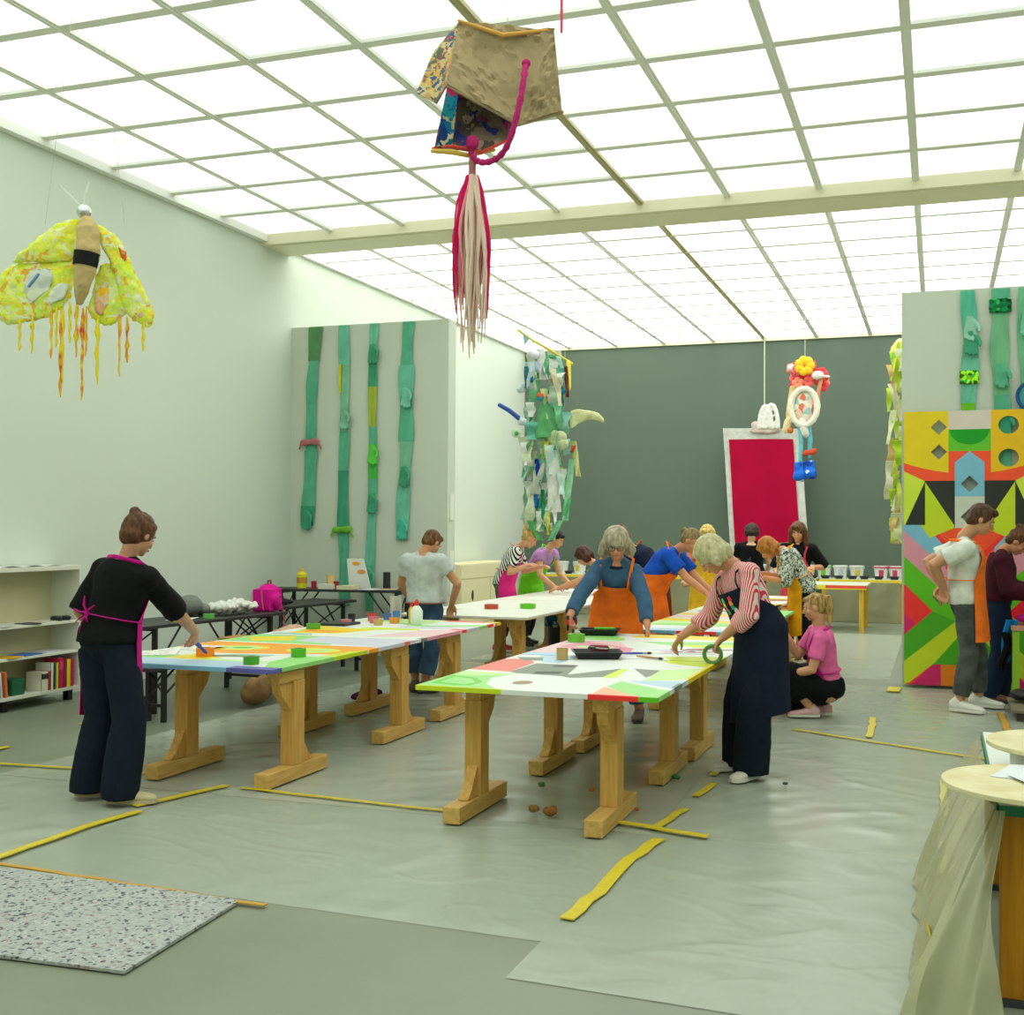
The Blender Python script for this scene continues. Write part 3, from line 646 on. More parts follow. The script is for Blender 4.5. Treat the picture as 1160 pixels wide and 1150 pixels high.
m = M(); m.box((-5.12, 9.3, .742), (-4.86, 9.6, .762)); solo('black_folder', m, plain('black_card', (34, 36, 38), .5), 'thin dark folder on the left edge of the second left table', 'folder')
# crumpled tape balls and bits on the floor
def ball(x, y, r, c, label):
    m = M(); random.seed(int(abs(x * 1000)))
    for i in range(5): m.ell((x + random.uniform(-r, r) * .5, y + random.uniform(-r, r) * .5, r * (.75 + .3 * random.random())), (r * .7, r * .55, r * .6))
    me = voxel(m, r / 6, 1, r * .25, r * .7)
    zmin = min(v.co.z for v in me.vertices); me.transform(Matrix.Translation((-x, -y, -zmin)))
    o = obj_me('crumpled_tape', me, plain('crumple_%d_%d_%d' % c, c, .7, var=.3, vs=40)); o.location = (x, y, .014)
    setp(o, label, 'crumpled tape', 'crumpled tape bits under the near table')
ball(-2.13, 6.36, .032, (150, 110, 50), 'left one of the two crumpled brown tape balls under the near table')
ball(-2.02, 6.30, .040, (156, 104, 40), 'larger right one of the two crumpled brown tape balls under the near table')
ball(-2.05, 6.44, .022, (140, 100, 50), 'small brown crumple just behind the two tape balls')
ball(-2.3, 7.0, .024, (90, 130, 60), 'small green crumpled bit left under the near table')
ball(-1.97, 6.98, .018, (210, 120, 50), 'small orange crumpled bit under the near table')
ball(-1.6, 6.6, .014, (190, 110, 60), 'tiny orange crumb by the front right trestle')
ball(-1.57, 7.5, .026, (40, 120, 60), 'dark green crumpled bit beside the right trestle foot')
ball(-.9, 7.6, .016, (60, 90, 70), 'tiny dark speck on the sheet right of the striped shirt woman')
ball(-1.62, 8.4, .02, (190, 70, 50), 'small red crumpled bit near a trestle post')

# ------------------------------------------------------------------ mural board
Wm, Hm = 1.26, 2.79
def mir(poly): return [(Wm - x, y) for x, y in poly]
S = []
def both(c, P, c2=None): S.append((c, P)); S.append((c2 or c, mir(P)))
both('redor', R(0, 2.0, .63, 2.5))
both('yellow', [(0, 2.265), (.1, 2.232), (.2, 2.205), (.3, 2.182), (.43, 2.162), (.43, 2.80), (0, 2.80)], 'amber')
S += [('cream', R(.43, 2.6, .83, 2.8)), ('mgreen', R(.43, 2.38, .83, 2.6)), ('dgreen', [(.44, 2.6)] + ellp(.63, 2.6, .19, .155, 14, PI, 2 * PI) + [(.82, 2.6)]), ('redor', R(.43, 2.08, .83, 2.38))]
both('lime2', [(0, 2.18), (.2, 2.08), (.2, 1.63), (0, 1.63)])
both('black', [(.2, 2.08), (.49, 2.08), (.49, 1.60), (.2, 1.60)])
both('black', [(.2, 2.065), (.012, 1.63), (.2, 1.63)])
# lower field
both('blue', R(0, 1.2, .4, 1.63))
both('pink', [(0, 1.57), (.63, .97), (.63, .6), (0, 1.2)])
both('red', [(.3, 1.52), (.49, 1.60), (.63, 1.60), (.63, 1.15), (.42, 1.38)])
both('redor', [(.34, 1.53), (.5, 1.62), (.63, 1.62), (.63, 1.25), (.41, 1.45)])
both('lime', [(.205, 2.07), (.483, 1.63), (.483, 1.60), (.246, 1.496), (.163, 1.63), (.205, 1.63)])
both('green', [(0, 1.31), (.63, .72), (.63, .2), (0, .2)])
both('leaf', [(0, .503), (.277, .753), (.63, .6), (.63, .2), (0, .2)])
both('red', [(0, 1.03), (.277, .753), (0, .503)], 'crimson')
both('mag2', [(0, .72), (.11, .63), (0, .503)])
both('lime', [(0, .235), (.52, .675), (.6, .6), (.3, .235), (.05, .02), (0, 0)])
both('leaf', [(.28, .215), (.56, .45), (.63, .4), (.63, .215)])
both('mag2', [(.06, 0), (.355, 0), (.355, .215), (.285, .215)], 'magenta')
S.append(('dorange', R(.355, 0, .905, .215)))
S += [('blue', [(.49, 1.92), (.77, 1.92), (.77, 2.265), (.63, 2.38), (.49, 2.265)]), ('offwhite', R(.49, 1.60, .77, 1.92))]
dm = lambda x, y, r: [(x - r, y), (x, y - r), (x + r, y), (x, y + r)]
S += [('hole', dm(.338, 2.626, .078)), ('hole', dm(.338, 2.374, .078)), ('hole', dm(.63, 2.047, .085)), ('hole', dm(.63, 1.714, .085)), ('hole', dm(.351, .904, .08)), ('hole', dm(Wm - .351, .904, .08)),
      ('hole', ellp(.995, 2.636, .095, .09, 24)), ('hole', ellp(.995, 2.307, .095, .09, 24))]
me = painted('painted_mural_board', Wm, Hm, .03, 'redor', S)
o = bpy.data.objects.new('painted_mural_board', me); COL.objects.link(o); o.location = (-.335, 12.90, .03); o.rotation_euler = (PI / 2, 0, 0)
setp(o, 'tall mural board of bright geometric shapes with diamond and round holes', 'mural')
# ------------------------------------------------------------------ people
def ik(a, c, l1, l2, pole):
    a, c, pole = V(a), V(c), V(pole); d = c - a; L = d.length
    if L > (l1 + l2) * .995:
        k = L / ((l1 + l2) * .995); l1 *= k; l2 *= k
    if L < 1e-4: L = 1e-4
    u = d / d.length; x = (l1 * l1 - l2 * l2 + L * L) / (2 * L); h = math.sqrt(max(0, l1 * l1 - x * x))
    p = pole - u * pole.dot(u)
    if p.length < 1e-5: p = V((0, 0, -1)) - u * (-u.z)
    return a + u * x + p.normalized() * h
def hand(m, w_, d, pn, side, curl=.35, s=1.0, fat=1.0, spread=1.0):
    """palm and five fingers from wrist w_, direction d, palm normal pn; side +1: thumb towards d x pn"""
    d = V(d).normalized(); pn = V(pn); pn = (pn - d * pn.dot(d)).normalized(); lat = d.cross(pn) * side
    P = lambda a, b, c: w_ + d * (a * s) + lat * (b * s) + pn * (c * s)
    m.rings([m.ering(P(-.015, 0, 0), lat, pn, .024 * s, .019 * s, 12), m.ering(P(.02, .002, 0), lat, pn, .033 * s, .018 * s, 12), m.ering(P(.055, 0, 0), lat, pn, .041 * s, .016 * s, 12),
             m.ering(P(.088, -.002, 0), lat, pn, .04 * s, .012 * s, 12), m.ering(P(.094, -.002, 0), lat, pn, .03 * s, .006 * s, 12)])
    for k, (off, ln) in enumerate(((.031, .070), (.0105, .079), (-.0105, .074), (-.031, .058))):
        c = curl * (1 + .12 * k); fan = (off * 2.2) * spread
        p = P(.078, off, 0); dd = (d + lat * fan).normalized(); pts = [p]; ax = dd.cross(pn)
        a = 0
        for j, q in enumerate((.5, .3, .22)):
            a += c * (1.0, 1.2, .8)[j]
            pts.append(pts[-1] + (dd * math.cos(a) + pn * math.sin(a)) * (ln * s * q))
        m.tube(pts, [.0098 * s * fat, .0092 * s * fat, .0084 * s * fat, .0074 * s * fat], 8)
    a0 = P(.022, .028, .004); a1 = P(.05, .050, .014); a2 = P(.078, .058, .03); a3 = P(.098, .054, .042)
    m.tube([a0, a1, a2, a3], [.015 * s, .0125 * s * fat, .0105 * s * fat, .0085 * s * fat], 8)
def frame_of(h_yaw, pitch, roll=0):
    f = V((math.cos(h_yaw), math.sin(h_yaw), 0)); r = V((f.y, -f.x, 0)); u = V((0, 0, 1))
    f2 = f * math.cos(pitch) - u * math.sin(pitch); u2 = u * math.cos(pitch) + f * math.sin(pitch)
    r2 = r * math.cos(roll) + u2 * math.sin(roll); u3 = u2 * math.cos(roll) - r * math.sin(roll)
    return r2, f2, u3
TR = [(-.20, .06, .05, .0), (-.14, .13, .095, -.005), (-.04, .168, .118, -.008), (.08, .165, .118, -.004), (.26, .138, .102, .004), (.40, .135, .098, .004), (.56, .150, .106, .006), (.72, .160, .108, .004), (.86, .150, .095, -.004), (.95, .105, .075, -.006), (1.02, .062, .06, 0)]
MTR = [(-.20, .06, .05, .0), (-.14, .13, .095, 0), (-.04, .160, .115, 0), (.08, .160, .118, 0), (.26, .150, .112, .004), (.40, .152, .110, .004), (.56, .168, .115, .006), (.72, .182, .118, .004), (.86, .172, .10, -.004), (.95, .115, .08, -.006), (1.02, .066, .062, 0)]
def person(label, hip, neck, head, heading, look, hands, feet, s=1.0, male=False, skinc=(214, 160, 122), fine=.0075, hairf=None, haircol=None, clothes=(), curl=(.4, .4),
           hdir=(None, None), pal=(None, None), elb=(None, None), feetyaw=(0, 0), bare_feet=False, twist=0, kneepole=None, shoulders=None, glasses=False, eyecol=(50, 40, 30)):
    hip, neck, head = V(hip), V(neck), V(head); h = math.radians(heading)
    fw = V((math.cos(h), math.sin(h), 0)); rt = V((fw.y, -fw.x, 0)); up = V((0, 0, 1))
    h2 = h + math.radians(twist); rt2 = V((math.sin(h2), -math.cos(h2), 0))
    base = V(((feet[0][0] + feet[1][0]) / 2, (feet[0][1] + feet[1][1]) / 2, 0)); base.z = .012
    hand_t = [V(q) for q in hands]; feet = [V((q[0], q[1], q[2] if len(q) > 2 else .014)) for q in feet]
    T = (neck - hip); TL = T.length
    bend = hip + T * .5 + (T.normalized().cross(rt) * -1) * 0
    lean = max(0, T.normalized().dot(fw)); mid = hip + T * .5 - fw * (.05 * lean) + up * (.06 * lean)
    def spine(t):
        if t < 0: return hip + up * (t * TL)
        if t > 1: return neck + (neck - mid).normalized() * ((t - 1) * TL)
        return hip * (1 - t) ** 2 + mid * (2 * t * (1 - t)) + neck * t * t
    def sframe(t):
        a = spine(t + .02) - spine(t - .02)
        if t < .02: a = up * .5 + a.normalized() * .5 if t > -.06 else up.copy()
        a.normalize(); r = rt.lerp(rt2, max(0, min(1, t))); r = (r - a * r.dot(a)).normalized(); f = a.cross(r) ; 
        return spine(t), r, f, a
    prof = MTR if male else TR
    def rad(t):
        for a, b in zip(prof, prof[1:]):
            if a[0] <= t <= b[0]:
                k = (t - a[0]) / (b[0] - a[0]); return [(a[i] + (b[i] - a[i]) * k) * s for i in (1, 2, 3)]
        q = prof[0] if t < prof[0][0] else prof[-1]; return [q[1] * s, q[2] * s, q[3] * s]
    def torso(m, t0, t1, inf=0, flare=0, n=20, minr=None):
        ts = [t0 + (t1 - t0) * i / 11 for i in range(12)]; rs = []
        for t in ts:
            c, r, f, a = sframe(t); rx, ry, o = rad(t); fl = flare * max(0, .45 - t)
            if minr: rx = max(rx, minr[0] * s) if t < .8 else rx; ry = max(ry, minr[1] * s) if t < .8 else ry
            rs.append(m.ering(c + f * o, r, f, rx + inf + fl, ry + inf + fl, n))
        m.rings(rs)
    # arms
    shw = (.192 if male else .172) * s; c, r1, f1, a1 = sframe(.9)
    SH = []
    for sd in (-1, 1):     # -1 left, +1 right
        p = spine(.90) + r1 * (sd * shw) + a1 * (.0)
        if shoulders and shoulders[(sd + 1) // 2]: p = p + V(shoulders[(sd + 1) // 2])
        # let the shoulder follow the hand a little
        dv = (hand_t[(sd + 1) // 2] - p); p = p + dv.normalized() * .02 * s; SH.append(p)
    la, lf = .285 * s, .25 * s
    EL = []
    for k, sd in enumerate((-1, 1)):
        pole = V(elb[k]) if elb[k] else (rt * sd * .6 - fw * .5 - up * .6)
        EL.append(ik(SH[k], hand_t[k], la, lf, pole))
    ar = 1.12 if male else 1.0
    def arm(m, k, inf=0, a=0, b=2, loose=0, wr=0, re=True):
        pts = []; rr = []
        for i in range(13):
            q = 2 * i / 12
            if q < a or q > b: continue
            if q <= 1: p = SH[k].lerp(EL[k], q); r = .052 - .010 * q
            else: p = EL[k].lerp(hand_t[k], q - 1); r = .042 + .004 * math.sin((q - 1) * 2.5) - .016 * (q - 1)
            pts.append(p); rr.append(r * s * ar + inf + loose * min(1, q) + (wr if q > b - .12 else 0))
        m.tube(pts, rr, 12, round_ends=re)
        m.tube([spine(.985), (spine(.93) + SH[k]) / 2 + a1 * .008 * s, SH[k]], [.046 * s + inf * .6, .047 * s + inf * .8, .048 * s + inf], 10)
    # legs
    ll, ls = .43 * s, .41 * s; KN = []; HJ = []; AN = []
    for k, sd in enumerate((-1, 1)):
        hj = hip + rt * (sd * .088 * s) - up * .045 * s; an = feet[k] + up * .075 * s
        fy = h + math.radians(feetyaw[k]); ff = V((math.cos(fy), math.sin(fy), 0))
        pole = V(kneepole[k]) if kneepole else ff
        dl = (an - hj).length
        if dl > .86 * (ll + ls): q_ = dl / .992 / (ll + ls); l1_, l2_ = ll * q_, ls * q_
        else: l1_, l2_ = ll, ls
        KN.append(ik(hj, an, l1_, l2_, pole)); HJ.append(hj); AN.append(an)
    def leg(m, k, r0, r1, r2, end=2.0, inf=0, flat=1.0, re=True):
        pts = []; rr = []
        for i in range(15):
            q = 2 * i / 14
            if q > end: break
            if q <= 1: p = HJ[k].lerp(KN[k], q); r = r0 + (r1 - r0) * q
            else: p = KN[k].lerp(AN[k], q - 1); r = r1 + (r2 - r1) * (q - 1) + .006 * math.sin((q - 1) * PI)
            pts.append(p); rr.append(r * s + inf)
        if end > 1.99:
            pts.append(AN[k] + (pts[-1] - pts[-2]).normalized() * 0 - up * .045 * s); rr.append(rr[-1])
        m.tube(pts, rr, 14, round_ends=re)
    # head
    hy = h + math.radians(look[0]); hr, hf, hu = frame_of(hy, math.radians(look[1]), math.radians(look[2]) if len(look) > 2 else 0)
    hs = s * (1.03 if male else 1.0)
    Hd = lambda x, y, z: head + hr * (x * hs) + hf * (y * hs) + hu * (z * hs)
    B = M()
    torso(B, -.19, 1.02)
    for k in (0, 1):
        arm(B, k); leg(B, k, .088, .056, .037)
        B.ell(SH[k], (.056 * s * ar,) * 3)
        fy = h + math.radians(feetyaw[k]); ff = V((math.cos(fy), math.sin(fy), 0)); fr = V((ff.y, -ff.x, 0))
        B.tube([AN[k], feet[k] - ff * .02 * s + up * .035 * s, feet[k] + ff * .07 * s + up * .034 * s, feet[k] + ff * .16 * s + up * .022 * s], [.036 * s, .036 * s, .036 * s, .024 * s], 12)
        d = V(hdir[k]) if hdir[k] else (hand_t[k] - EL[k]).normalized() + V((0, 0, -.1))
        pn = V(pal[k]) if pal[k] else (V((0, 0, -1)) - fw * .2)
        if abs(d.normalized().dot(pn.normalized())) > .95: pn = rt * (-(k * 2 - 1))
        sd = 1 if k == 0 else -1
        hand(B, hand_t[k], d, pn, sd, curl[k], s * (1.05 if male else .97), 1.0 if fine < .008 else 1.15)
    B.tube([spine(.93), spine(1.04), Hd(0, -.025, -.075), Hd(0, -.02, -.03)], [.062 * s, .052 * s * ar, .052 * s * ar, .055 * s], 14)
    B.ell(Hd(0, -.012, .026), (.076 * hs, .095 * hs, .092 * hs), hr, hf, hu, 20, 14)
    B.ell(Hd(0, .018, -.035), (.059 * hs, .068 * hs, .080 * hs), hr, hf, hu, 20, 14)
    B.ell(Hd(0, .058, -.090), (.027 * hs, .022 * hs, .021 * hs), hr, hf, hu)
    B.ell(Hd(0, .070, .030), (.052 * hs, .016 * hs, .013 * hs), hr, hf, hu)
    B.tube([Hd(0, .082, .014), Hd(0, .096, -.010), Hd(0, .104, -.030)], [.008 * hs, .010 * hs, .0135 * hs], 8)
    B.ell(Hd(0, .085, -.058), (.023 * hs, .010 * hs, .006 * hs), hr, hf, hu); B.ell(Hd(0, .083, -.068), (.020 * hs, .010 * hs, .007 * hs), hr, hf, hu)
    for sx in (-1, 1):
        B.ell(Hd(sx * .037, .058, -.028), (.026 * hs, .022 * hs, .026 * hs), hr, hf, hu)
        B.ell(Hd(sx * .077, -.008, -.008), (.009 * hs, .020 * hs, .031 * hs), hr, hf, hu); 
    me = voxel(B, fine, 2)
    body = obj_me('person', me, skin(skinc), off=base); body.location = base
    setp(body, label, 'person')
    def child(name, me, mat, lab=None): return obj_me(name, me, mat, body, off=base, label=lab)
    def childM(name, m, mat, smooth=True, lab=None):
        m.v = [(v[0] - base.x, v[1] - base.y, v[2] - base.z) for v in m.v]
        return obj(name, m, mat, body, smooth=smooth, label=lab)
    # face features
    for sx in (-1, 1):
        m = M(); m.ell(Hd(sx * .031, .0815, .004), (.0125 * hs, .008 * hs, .0065 * hs), hr, hf, hu, 12, 8); e = childM('eye', m, plain('eye_white', (225, 222, 214), .2))
        m = M(); m.ell(Hd(sx * .031, .0885, .003), (.0055 * hs, .003 * hs, .0055 * hs), hr, hf, hu, 10, 6)
        m.v = [(v[0] - base.x, v[1] - base.y, v[2] - base.z) for v in m.v]; obj('iris', m, plain('iris_%d' % eyecol[0], eyecol, .2), e)
    m = M(); m.tube([Hd(-.021, .0895, -.062), Hd(-.01, .0945, -.060), Hd(0, .0955, -.062), Hd(.01, .0945, -.060), Hd(.021, .0895, -.062)], [.002 * hs, .0045 * hs, .005 * hs, .0045 * hs, .002 * hs], 8)
    childM('lips', m, plain('lips', (176, 92, 84), .45))
    if haircol:
        for sx in (-1, 1):
            m = M(); m.tube([Hd(sx * .014, .0905, .022), Hd(sx * .032, .0895, .028), Hd(sx * .050, .078, .024)], [.0025 * hs, .0035 * hs, .002 * hs], 6); childM('eyebrow', m, hairm(haircol[0], haircol[1]))
    if glasses:
        m = M()
        for sx in (-1, 1):
            pts = [Hd(sx * .034 + .026 * math.cos(a * PI / 8), .099, -.002 + .020 * math.sin(a * PI / 8)) for a in range(17)]
            m.tube(pts, .0026 * hs, 6); m.tube([Hd(sx * .060, .099, .004), Hd(sx * .078, .06, .004), Hd(sx * .084, -.01, .006)], .0024 * hs, 6)
        m.tube([Hd(-.009, .1, .003), Hd(0, .106, .007), Hd(.009, .1, .003)], .0025 * hs, 6)
        childM('glasses', m, plain('dark_frame', (36, 30, 30), .3))
    if hairf:
        m = M(); hairf(m, Hd, hs, hr, hf, hu)
        me = voxel(m, .0085 if fine < .008 else .011, 2, .012, .03)
        child('hair', me, hairm(*haircol))
    K = dict(locals())
    for c_ in clothes: c_(K)
    return body

# hair styles (in head coordinates)
def cap(m, Hd, hs, hr, hf, hu, g=0.0, low=0.0):
    m.ell(Hd(0, -.024, .034 + low), ((.084 + g) * hs, (.098 + g) * hs, (.094 + g) * hs), hr, hf, hu, 20, 14)
    m.ell(Hd(0, -.055, -.020), ((.074 + g) * hs, (.060 + g) * hs, (.068 + g) * hs), hr, hf, hu, 18, 12)
def h_short(m, Hd, hs, hr, hf, hu):
    cap(m, Hd, hs, hr, hf, hu, .002); m.ell(Hd(0, .045, .088), (.06 * hs, .05 * hs, .035 * hs), hr, hf, hu)
    for sx in (-1, 1): m.ell(Hd(sx * .072, .01, .02), (.014 * hs, .03 * hs, .04 * hs), hr, hf, hu)
def h_bun(m, Hd, hs, hr, hf, hu, at=(0, -.105, .09), r=.036):
    cap(m, Hd, hs, hr, hf, hu); m.ell(Hd(*at), (r * hs, r * hs, r * .95 * hs), hr, hf, hu); m.ell(Hd(at[0] * .85, at[1] * .85, at[2] * .85), (.028 * hs,) * 3)
    m.ell(Hd(.0, .05, .078), (.055 * hs, .04 * hs, .03 * hs), hr, hf, hu)
def h_pony(m, Hd, hs, hr, hf, hu, drop=.26, start=(0, -.115, .05)):
    cap(m, Hd, hs, hr, hf, hu, -.002); a = Hd(*start); m.ell(a, (.026 * hs,) * 3)
    b = a - hf * .05 * hs; pts = [a, a - hf * (.035 * hs) + hu * .012, a - hf * (.05 * hs) - V((0, 0, drop * .35)), a - hf * (.045 * hs) - V((0, 0, drop * .75)), a - hf * (.04 * hs) - V((0, 0, drop))]
    m.tube(pts, [.02 * hs, .026 * hs, .03 * hs, .024 * hs, .008 * hs], 10); m.ell(Hd(0, .05, .078), (.052 * hs, .04 * hs, .026 * hs), hr, hf, hu)
def h_bob(m, Hd, hs, hr, hf, hu, ln=.12, wide=.02, fringe=True, g=.012):
    cap(m, Hd, hs, hr, hf, hu, g)
    for sx in (-1, 1):
        m.tube([Hd(sx * .065, .0, .06), Hd(sx * (.082 + wide * .5), -.004, 0), Hd(sx * (.080 + wide), -.004, -ln * .6), Hd(sx * (.066 + wide), .0, -ln)], [.034 * hs, .034 * hs, .034 * hs, .018 * hs], 10)
        m.tube([Hd(sx * .055, -.05, .05), Hd(sx * (.066 + wide * .5), -.05, -.03), Hd(sx * (.055 + wide * .5), -.05, -ln)], [.045 * hs, .044 * hs, .022 * hs], 10)
    m.tube([Hd(0, -.08, .03), Hd(0, -.092, -.05), Hd(0, -.08, -ln)], [.05 * hs, .05 * hs, .03 * hs], 10)
    if fringe: m.ell(Hd(.012, .048, .080), (.064 * hs, .046 * hs, .032 * hs), hr, hf, hu)
def h_long(m, Hd, hs, hr, hf, hu):
    h_bob(m, Hd, hs, hr, hf, hu, .22, .02, True, .012)
    for sx in (-1, 1): m.tube([Hd(sx * .09, .0, -.06), Hd(sx * .10, .01, -.15), Hd(sx * .095, .03, -.25)], [.034 * hs, .038 * hs, .016 * hs], 10)

# clothes
def top(mat, hem=-.1, sleeve=.55, inf=.016, loose=.012, flare=0, name='shirt', fold=.014, cuff=0, minr=None, hi=.985):
    def f(K):
        s = K['s']; m = M(); K['torso'](m, hem, hi, inf * s, flare * s, minr=minr)
        for k in (0, 1):
            if sleeve > 0: K['arm'](m, k, inf * .9 * s, 0, sleeve, loose * s, cuff, re=False)
            m.ell(K['SH'][k] - V((0, 0, .004)), ((.058 + inf) * s,) * 3)
        me = voxel(m, .011, 4, fold, .09); K['child'](name, me, mat)
    return f
def trousers(mat, r0=.102, r1=.072, r2=.062, end=1.93, inf=.012, fold=.016, t1=.12, name='trousers'):
    def f(K):
        s = K['s']; m = M(); K['torso'](m, -.2, t1, inf * s)
        for k in (0, 1): K['leg'](m, k, r0, r1, r2, end, re=False)
        m.ell((K['HJ'][0] + K['HJ'][1]) / 2 - K['fw'] * .02, (.10 * s, .10 * s, .10 * s))
        me = voxel(m, .012, 3, fold, .11); K['child'](name, me, mat)
    return f
def shoes(mat, sole, sz=1.0, sandal=False):
    def f(K):
        s = K['s'] * sz
        for k in (0, 1):
            fy = K['h'] + math.radians(K['feetyaw'][k]); ff = V((math.cos(fy), math.sin(fy), 0)); fr = V((ff.y, -ff.x, 0)); p = K['feet'][k]; up = K['up']
            m = M()
            prof = [(-.075, .026, .030, .045), (-.06, .036, .042, .05), (-.02, .040, .046, .052), (.04, .042, .040, .045), (.09, .048, .030, .036), (.14, .050, .025, .030), (.18, .042, .020, .026), (.20, .024, .012, .020)]
            m.rings([m.ering(p + ff * (a * s) + up * (z * s), fr, up, rx * s, ry_ * s, 16) for a, rx, ry_, z in prof])
            if not sandal: m.tube([p + up * .04 * s - ff * .01, p + up * .08 * s - ff * .012], [.042 * s, .043 * s], 14)
            me = voxel(m, .008, 2); o = K['child']('shoe', me, mat)
            m = M(); poly = [(-.08, .0), (-.07, .026), (-.02, .036), (.05, .038), (.1, .046), (.15, .047), (.19, .034), (.206, .0)]
            pl = [(a, b) for a, b in poly] + [(a, -b) for a, b in poly[-2:0:-1]]
            b = K['base']; P = [p + ff * (a * s) + fr * (q * s) - b for a, q in pl]
            m.slab([(q.x, q.y, q.z) for q in P], (0, 0, .022 * s)); obj('sole', m, sole, o, smooth=False, bevel=.004)
    return f
def apron(mat, top_t=.72, length=.45, w0=34, w1=80, inf=.036, flare=.05, ties=True, bow=False, strap=True, tmid=.28, name='apron', hang=None, nudge=0):
    """bib, skirt panel, neck strap and waist tie"""
    def f(K):
        s = K['s']; sframe = K['sframe']; rad = K['rad']; up = K['up']; nt_ = 9; nb = 12
        m = M(); hipc, r_, f_, a_ = sframe(.04)
        def pt(t, ph, d=0):
            c, r, f, a = sframe(t); rx, ry_, o = rad(t); return c + f * o + r * (math.sin(ph) * (rx + (inf + d) * s)) + f * (math.cos(ph) * (ry_ + (inf + d) * s))
        fwd = K['fw']; rt = K['rt']
        def fn(u, v):
            q = u * 2 - 1
            if v < .5:
                t = top_t + (.04 - top_t) * (v / .5)
                if t > tmid: k = (top_t - t) / (top_t - tmid); wd = w0 + (w1 - w0) * k ** 1.6
                else: wd = w1
                return pt(t, math.radians(wd) * q)
            k = (v - .5) / .5; p = pt(.04, math.radians(w1) * q)
            d = (hang if hang else -up)
            out = (p - hipc); out.z = 0
            fold_ = .010 * math.sin(q * 9 + k * 2) * k
            return p + V(d) * (length * s * k) + out.normalized() * ((flare * k + fold_) * s) + fwd * nudge * k
        m.grid(fn, 22, 24, .004)
        o = K['childM'](name, m, mat)
        b = K['base']
        if strap:
            m = M()
            for sx in (-1, 1):
                pts = [pt(top_t - .02, math.radians(w0 * .92) * sx), pt(top_t + .12, math.radians(w0 * .9) * sx, .006), pt(.95, math.radians(50) * sx, .012), pt(1.0, math.radians(100) * sx, .008), pt(1.01, math.radians(178) * sx, .006)]
                m.tube(pts, .012 * s, 8, flat=.35, up=(0, 0, 1))
            m.v = [(v[0] - b.x, v[1] - b.y, v[2] - b.z) for v in m.v]; obj('neck_strap', m, mat, o)
        if ties:
            m = M(); pts = [pt(tmid, math.radians(w1 + (360 - 2 * w1) * i / 14), .002) for i in range(15)]
            m.tube(pts, .010 * s, 8, flat=.4)
            if bow:
                k = pt(tmid, PI * 1.12, .012)
                bk = -fwd
                for dx, dz, ln in ((-1, .25, .10), (1, .9, .07), (-.2, 1.0, .1), (-.5, -1, .12), (-.9, -.6, .1), (.1, -.9, .05)):
                    d = (rt * dx + up * dz).normalized()
                    m.tube([k, k + d * ln * .5 * s + bk * .015, k + d * ln * s], [.007 * s, .009 * s, .004 * s], 8, flat=.5)
                m.ell(k, (.014 * s,) * 3)
            m.v = [(v[0] - b.x, v[1] - b.y, v[2] - b.z) for v in m.v]; obj('waist_tie', m, mat, o)
        K['apron_pt'] = pt; K['apron_obj'] = o
    return f
def belt(mat, t=.1, inf=.03):
    def f(K):
        s = K['s']; m = M(); pts = []
        for i in range(25):
            c, r, f_, a = K['sframe'](t); rx, ry_, o = K['rad'](t); ph = 2 * PI * i / 24
            pts.append(c + f_ * o + r * (math.sin(ph) * (rx + inf * s)) + f_ * (math.cos(ph) * (ry_ + inf * s)))
        m.tube(pts, .02 * s, 8, flat=.35, round_ends=False); K['childM']('belt', m, mat)
    return f
WHS = plain('white_shoe', (214, 212, 196), .6); WSO = plain('white_sole', (222, 222, 210), .6); BEI = plain('beige_shoe', (188, 176, 136), .7); BLK = plain('black_shoe', (24, 24, 26), .5); DSO = plain('dark_sole', (60, 56, 50), .7)
PINKA = cloth((206, 24, 140), 'apron_magenta'); ORA = cloth((255, 122, 34), 'apron_orange'); BLC = cloth((14, 15, 17), 'black_knit'); NAVY = cloth((18, 27, 42), 'dark_denim'); NAVYB = cloth((24, 34, 52), 'blue_black_denim')

# woman in black at the left
person('person in black sweater and magenta apron painting at the left table', hip=(-4.60, 5.83, .93), neck=(-4.53, 5.90, 1.40), head=(-4.485, 5.96, 1.548), heading=88, look=(-10, 26),
       hands=[(-4.84, 6.06, .97), (-4.46, 6.50, .93)], feet=[(-4.70, 5.80), (-4.42, 5.72)], feetyaw=(-42, -62), s=1.0, hairf=lambda *a: (h_bun(*a, at=(-.01, -.085, .112), r=.036), cap(*a, .008)), haircol=((110, 70, 36), (62, 36, 20)), skinc=(204, 150, 116),
       shoulders=((.015, 0, -.02), (-.015, 0, -.02)), elb=((-.4, -.5, -.8), (.75, -.2, -.65)), hdir=(None, (-.25, .35, -.85)), pal=(None, (-.7, .1, -.2)), curl=(.5, .75),
       clothes=[trousers(NAVY, .106, .098, .110, 2.0, fold=.012), top(BLC, -.02, 1.12, .022, .018, .02, name='sweater', fold=.012), apron(PINKA, .74, .50, 36, 88, bow=True, inf=.044, flare=.015), shoes(BEI, BEI, 1.05)])
t = thing('paint_brush', 'blue paint brush held by the woman in black', 'brush', (-4.55, 6.60, .87))
m = M(); m.tube([(0, 0, 0), (.02, .05, -.045)], [.012, .016], 10); obj('handle', m, blh, t)
m = M(); m.tube([(.02, .05, -.045), (.035, .09, -.085)], [.016, .02], 10, flat=.5); obj('bristles', m, plain('bristle_blue', (60, 80, 180), .8), t)
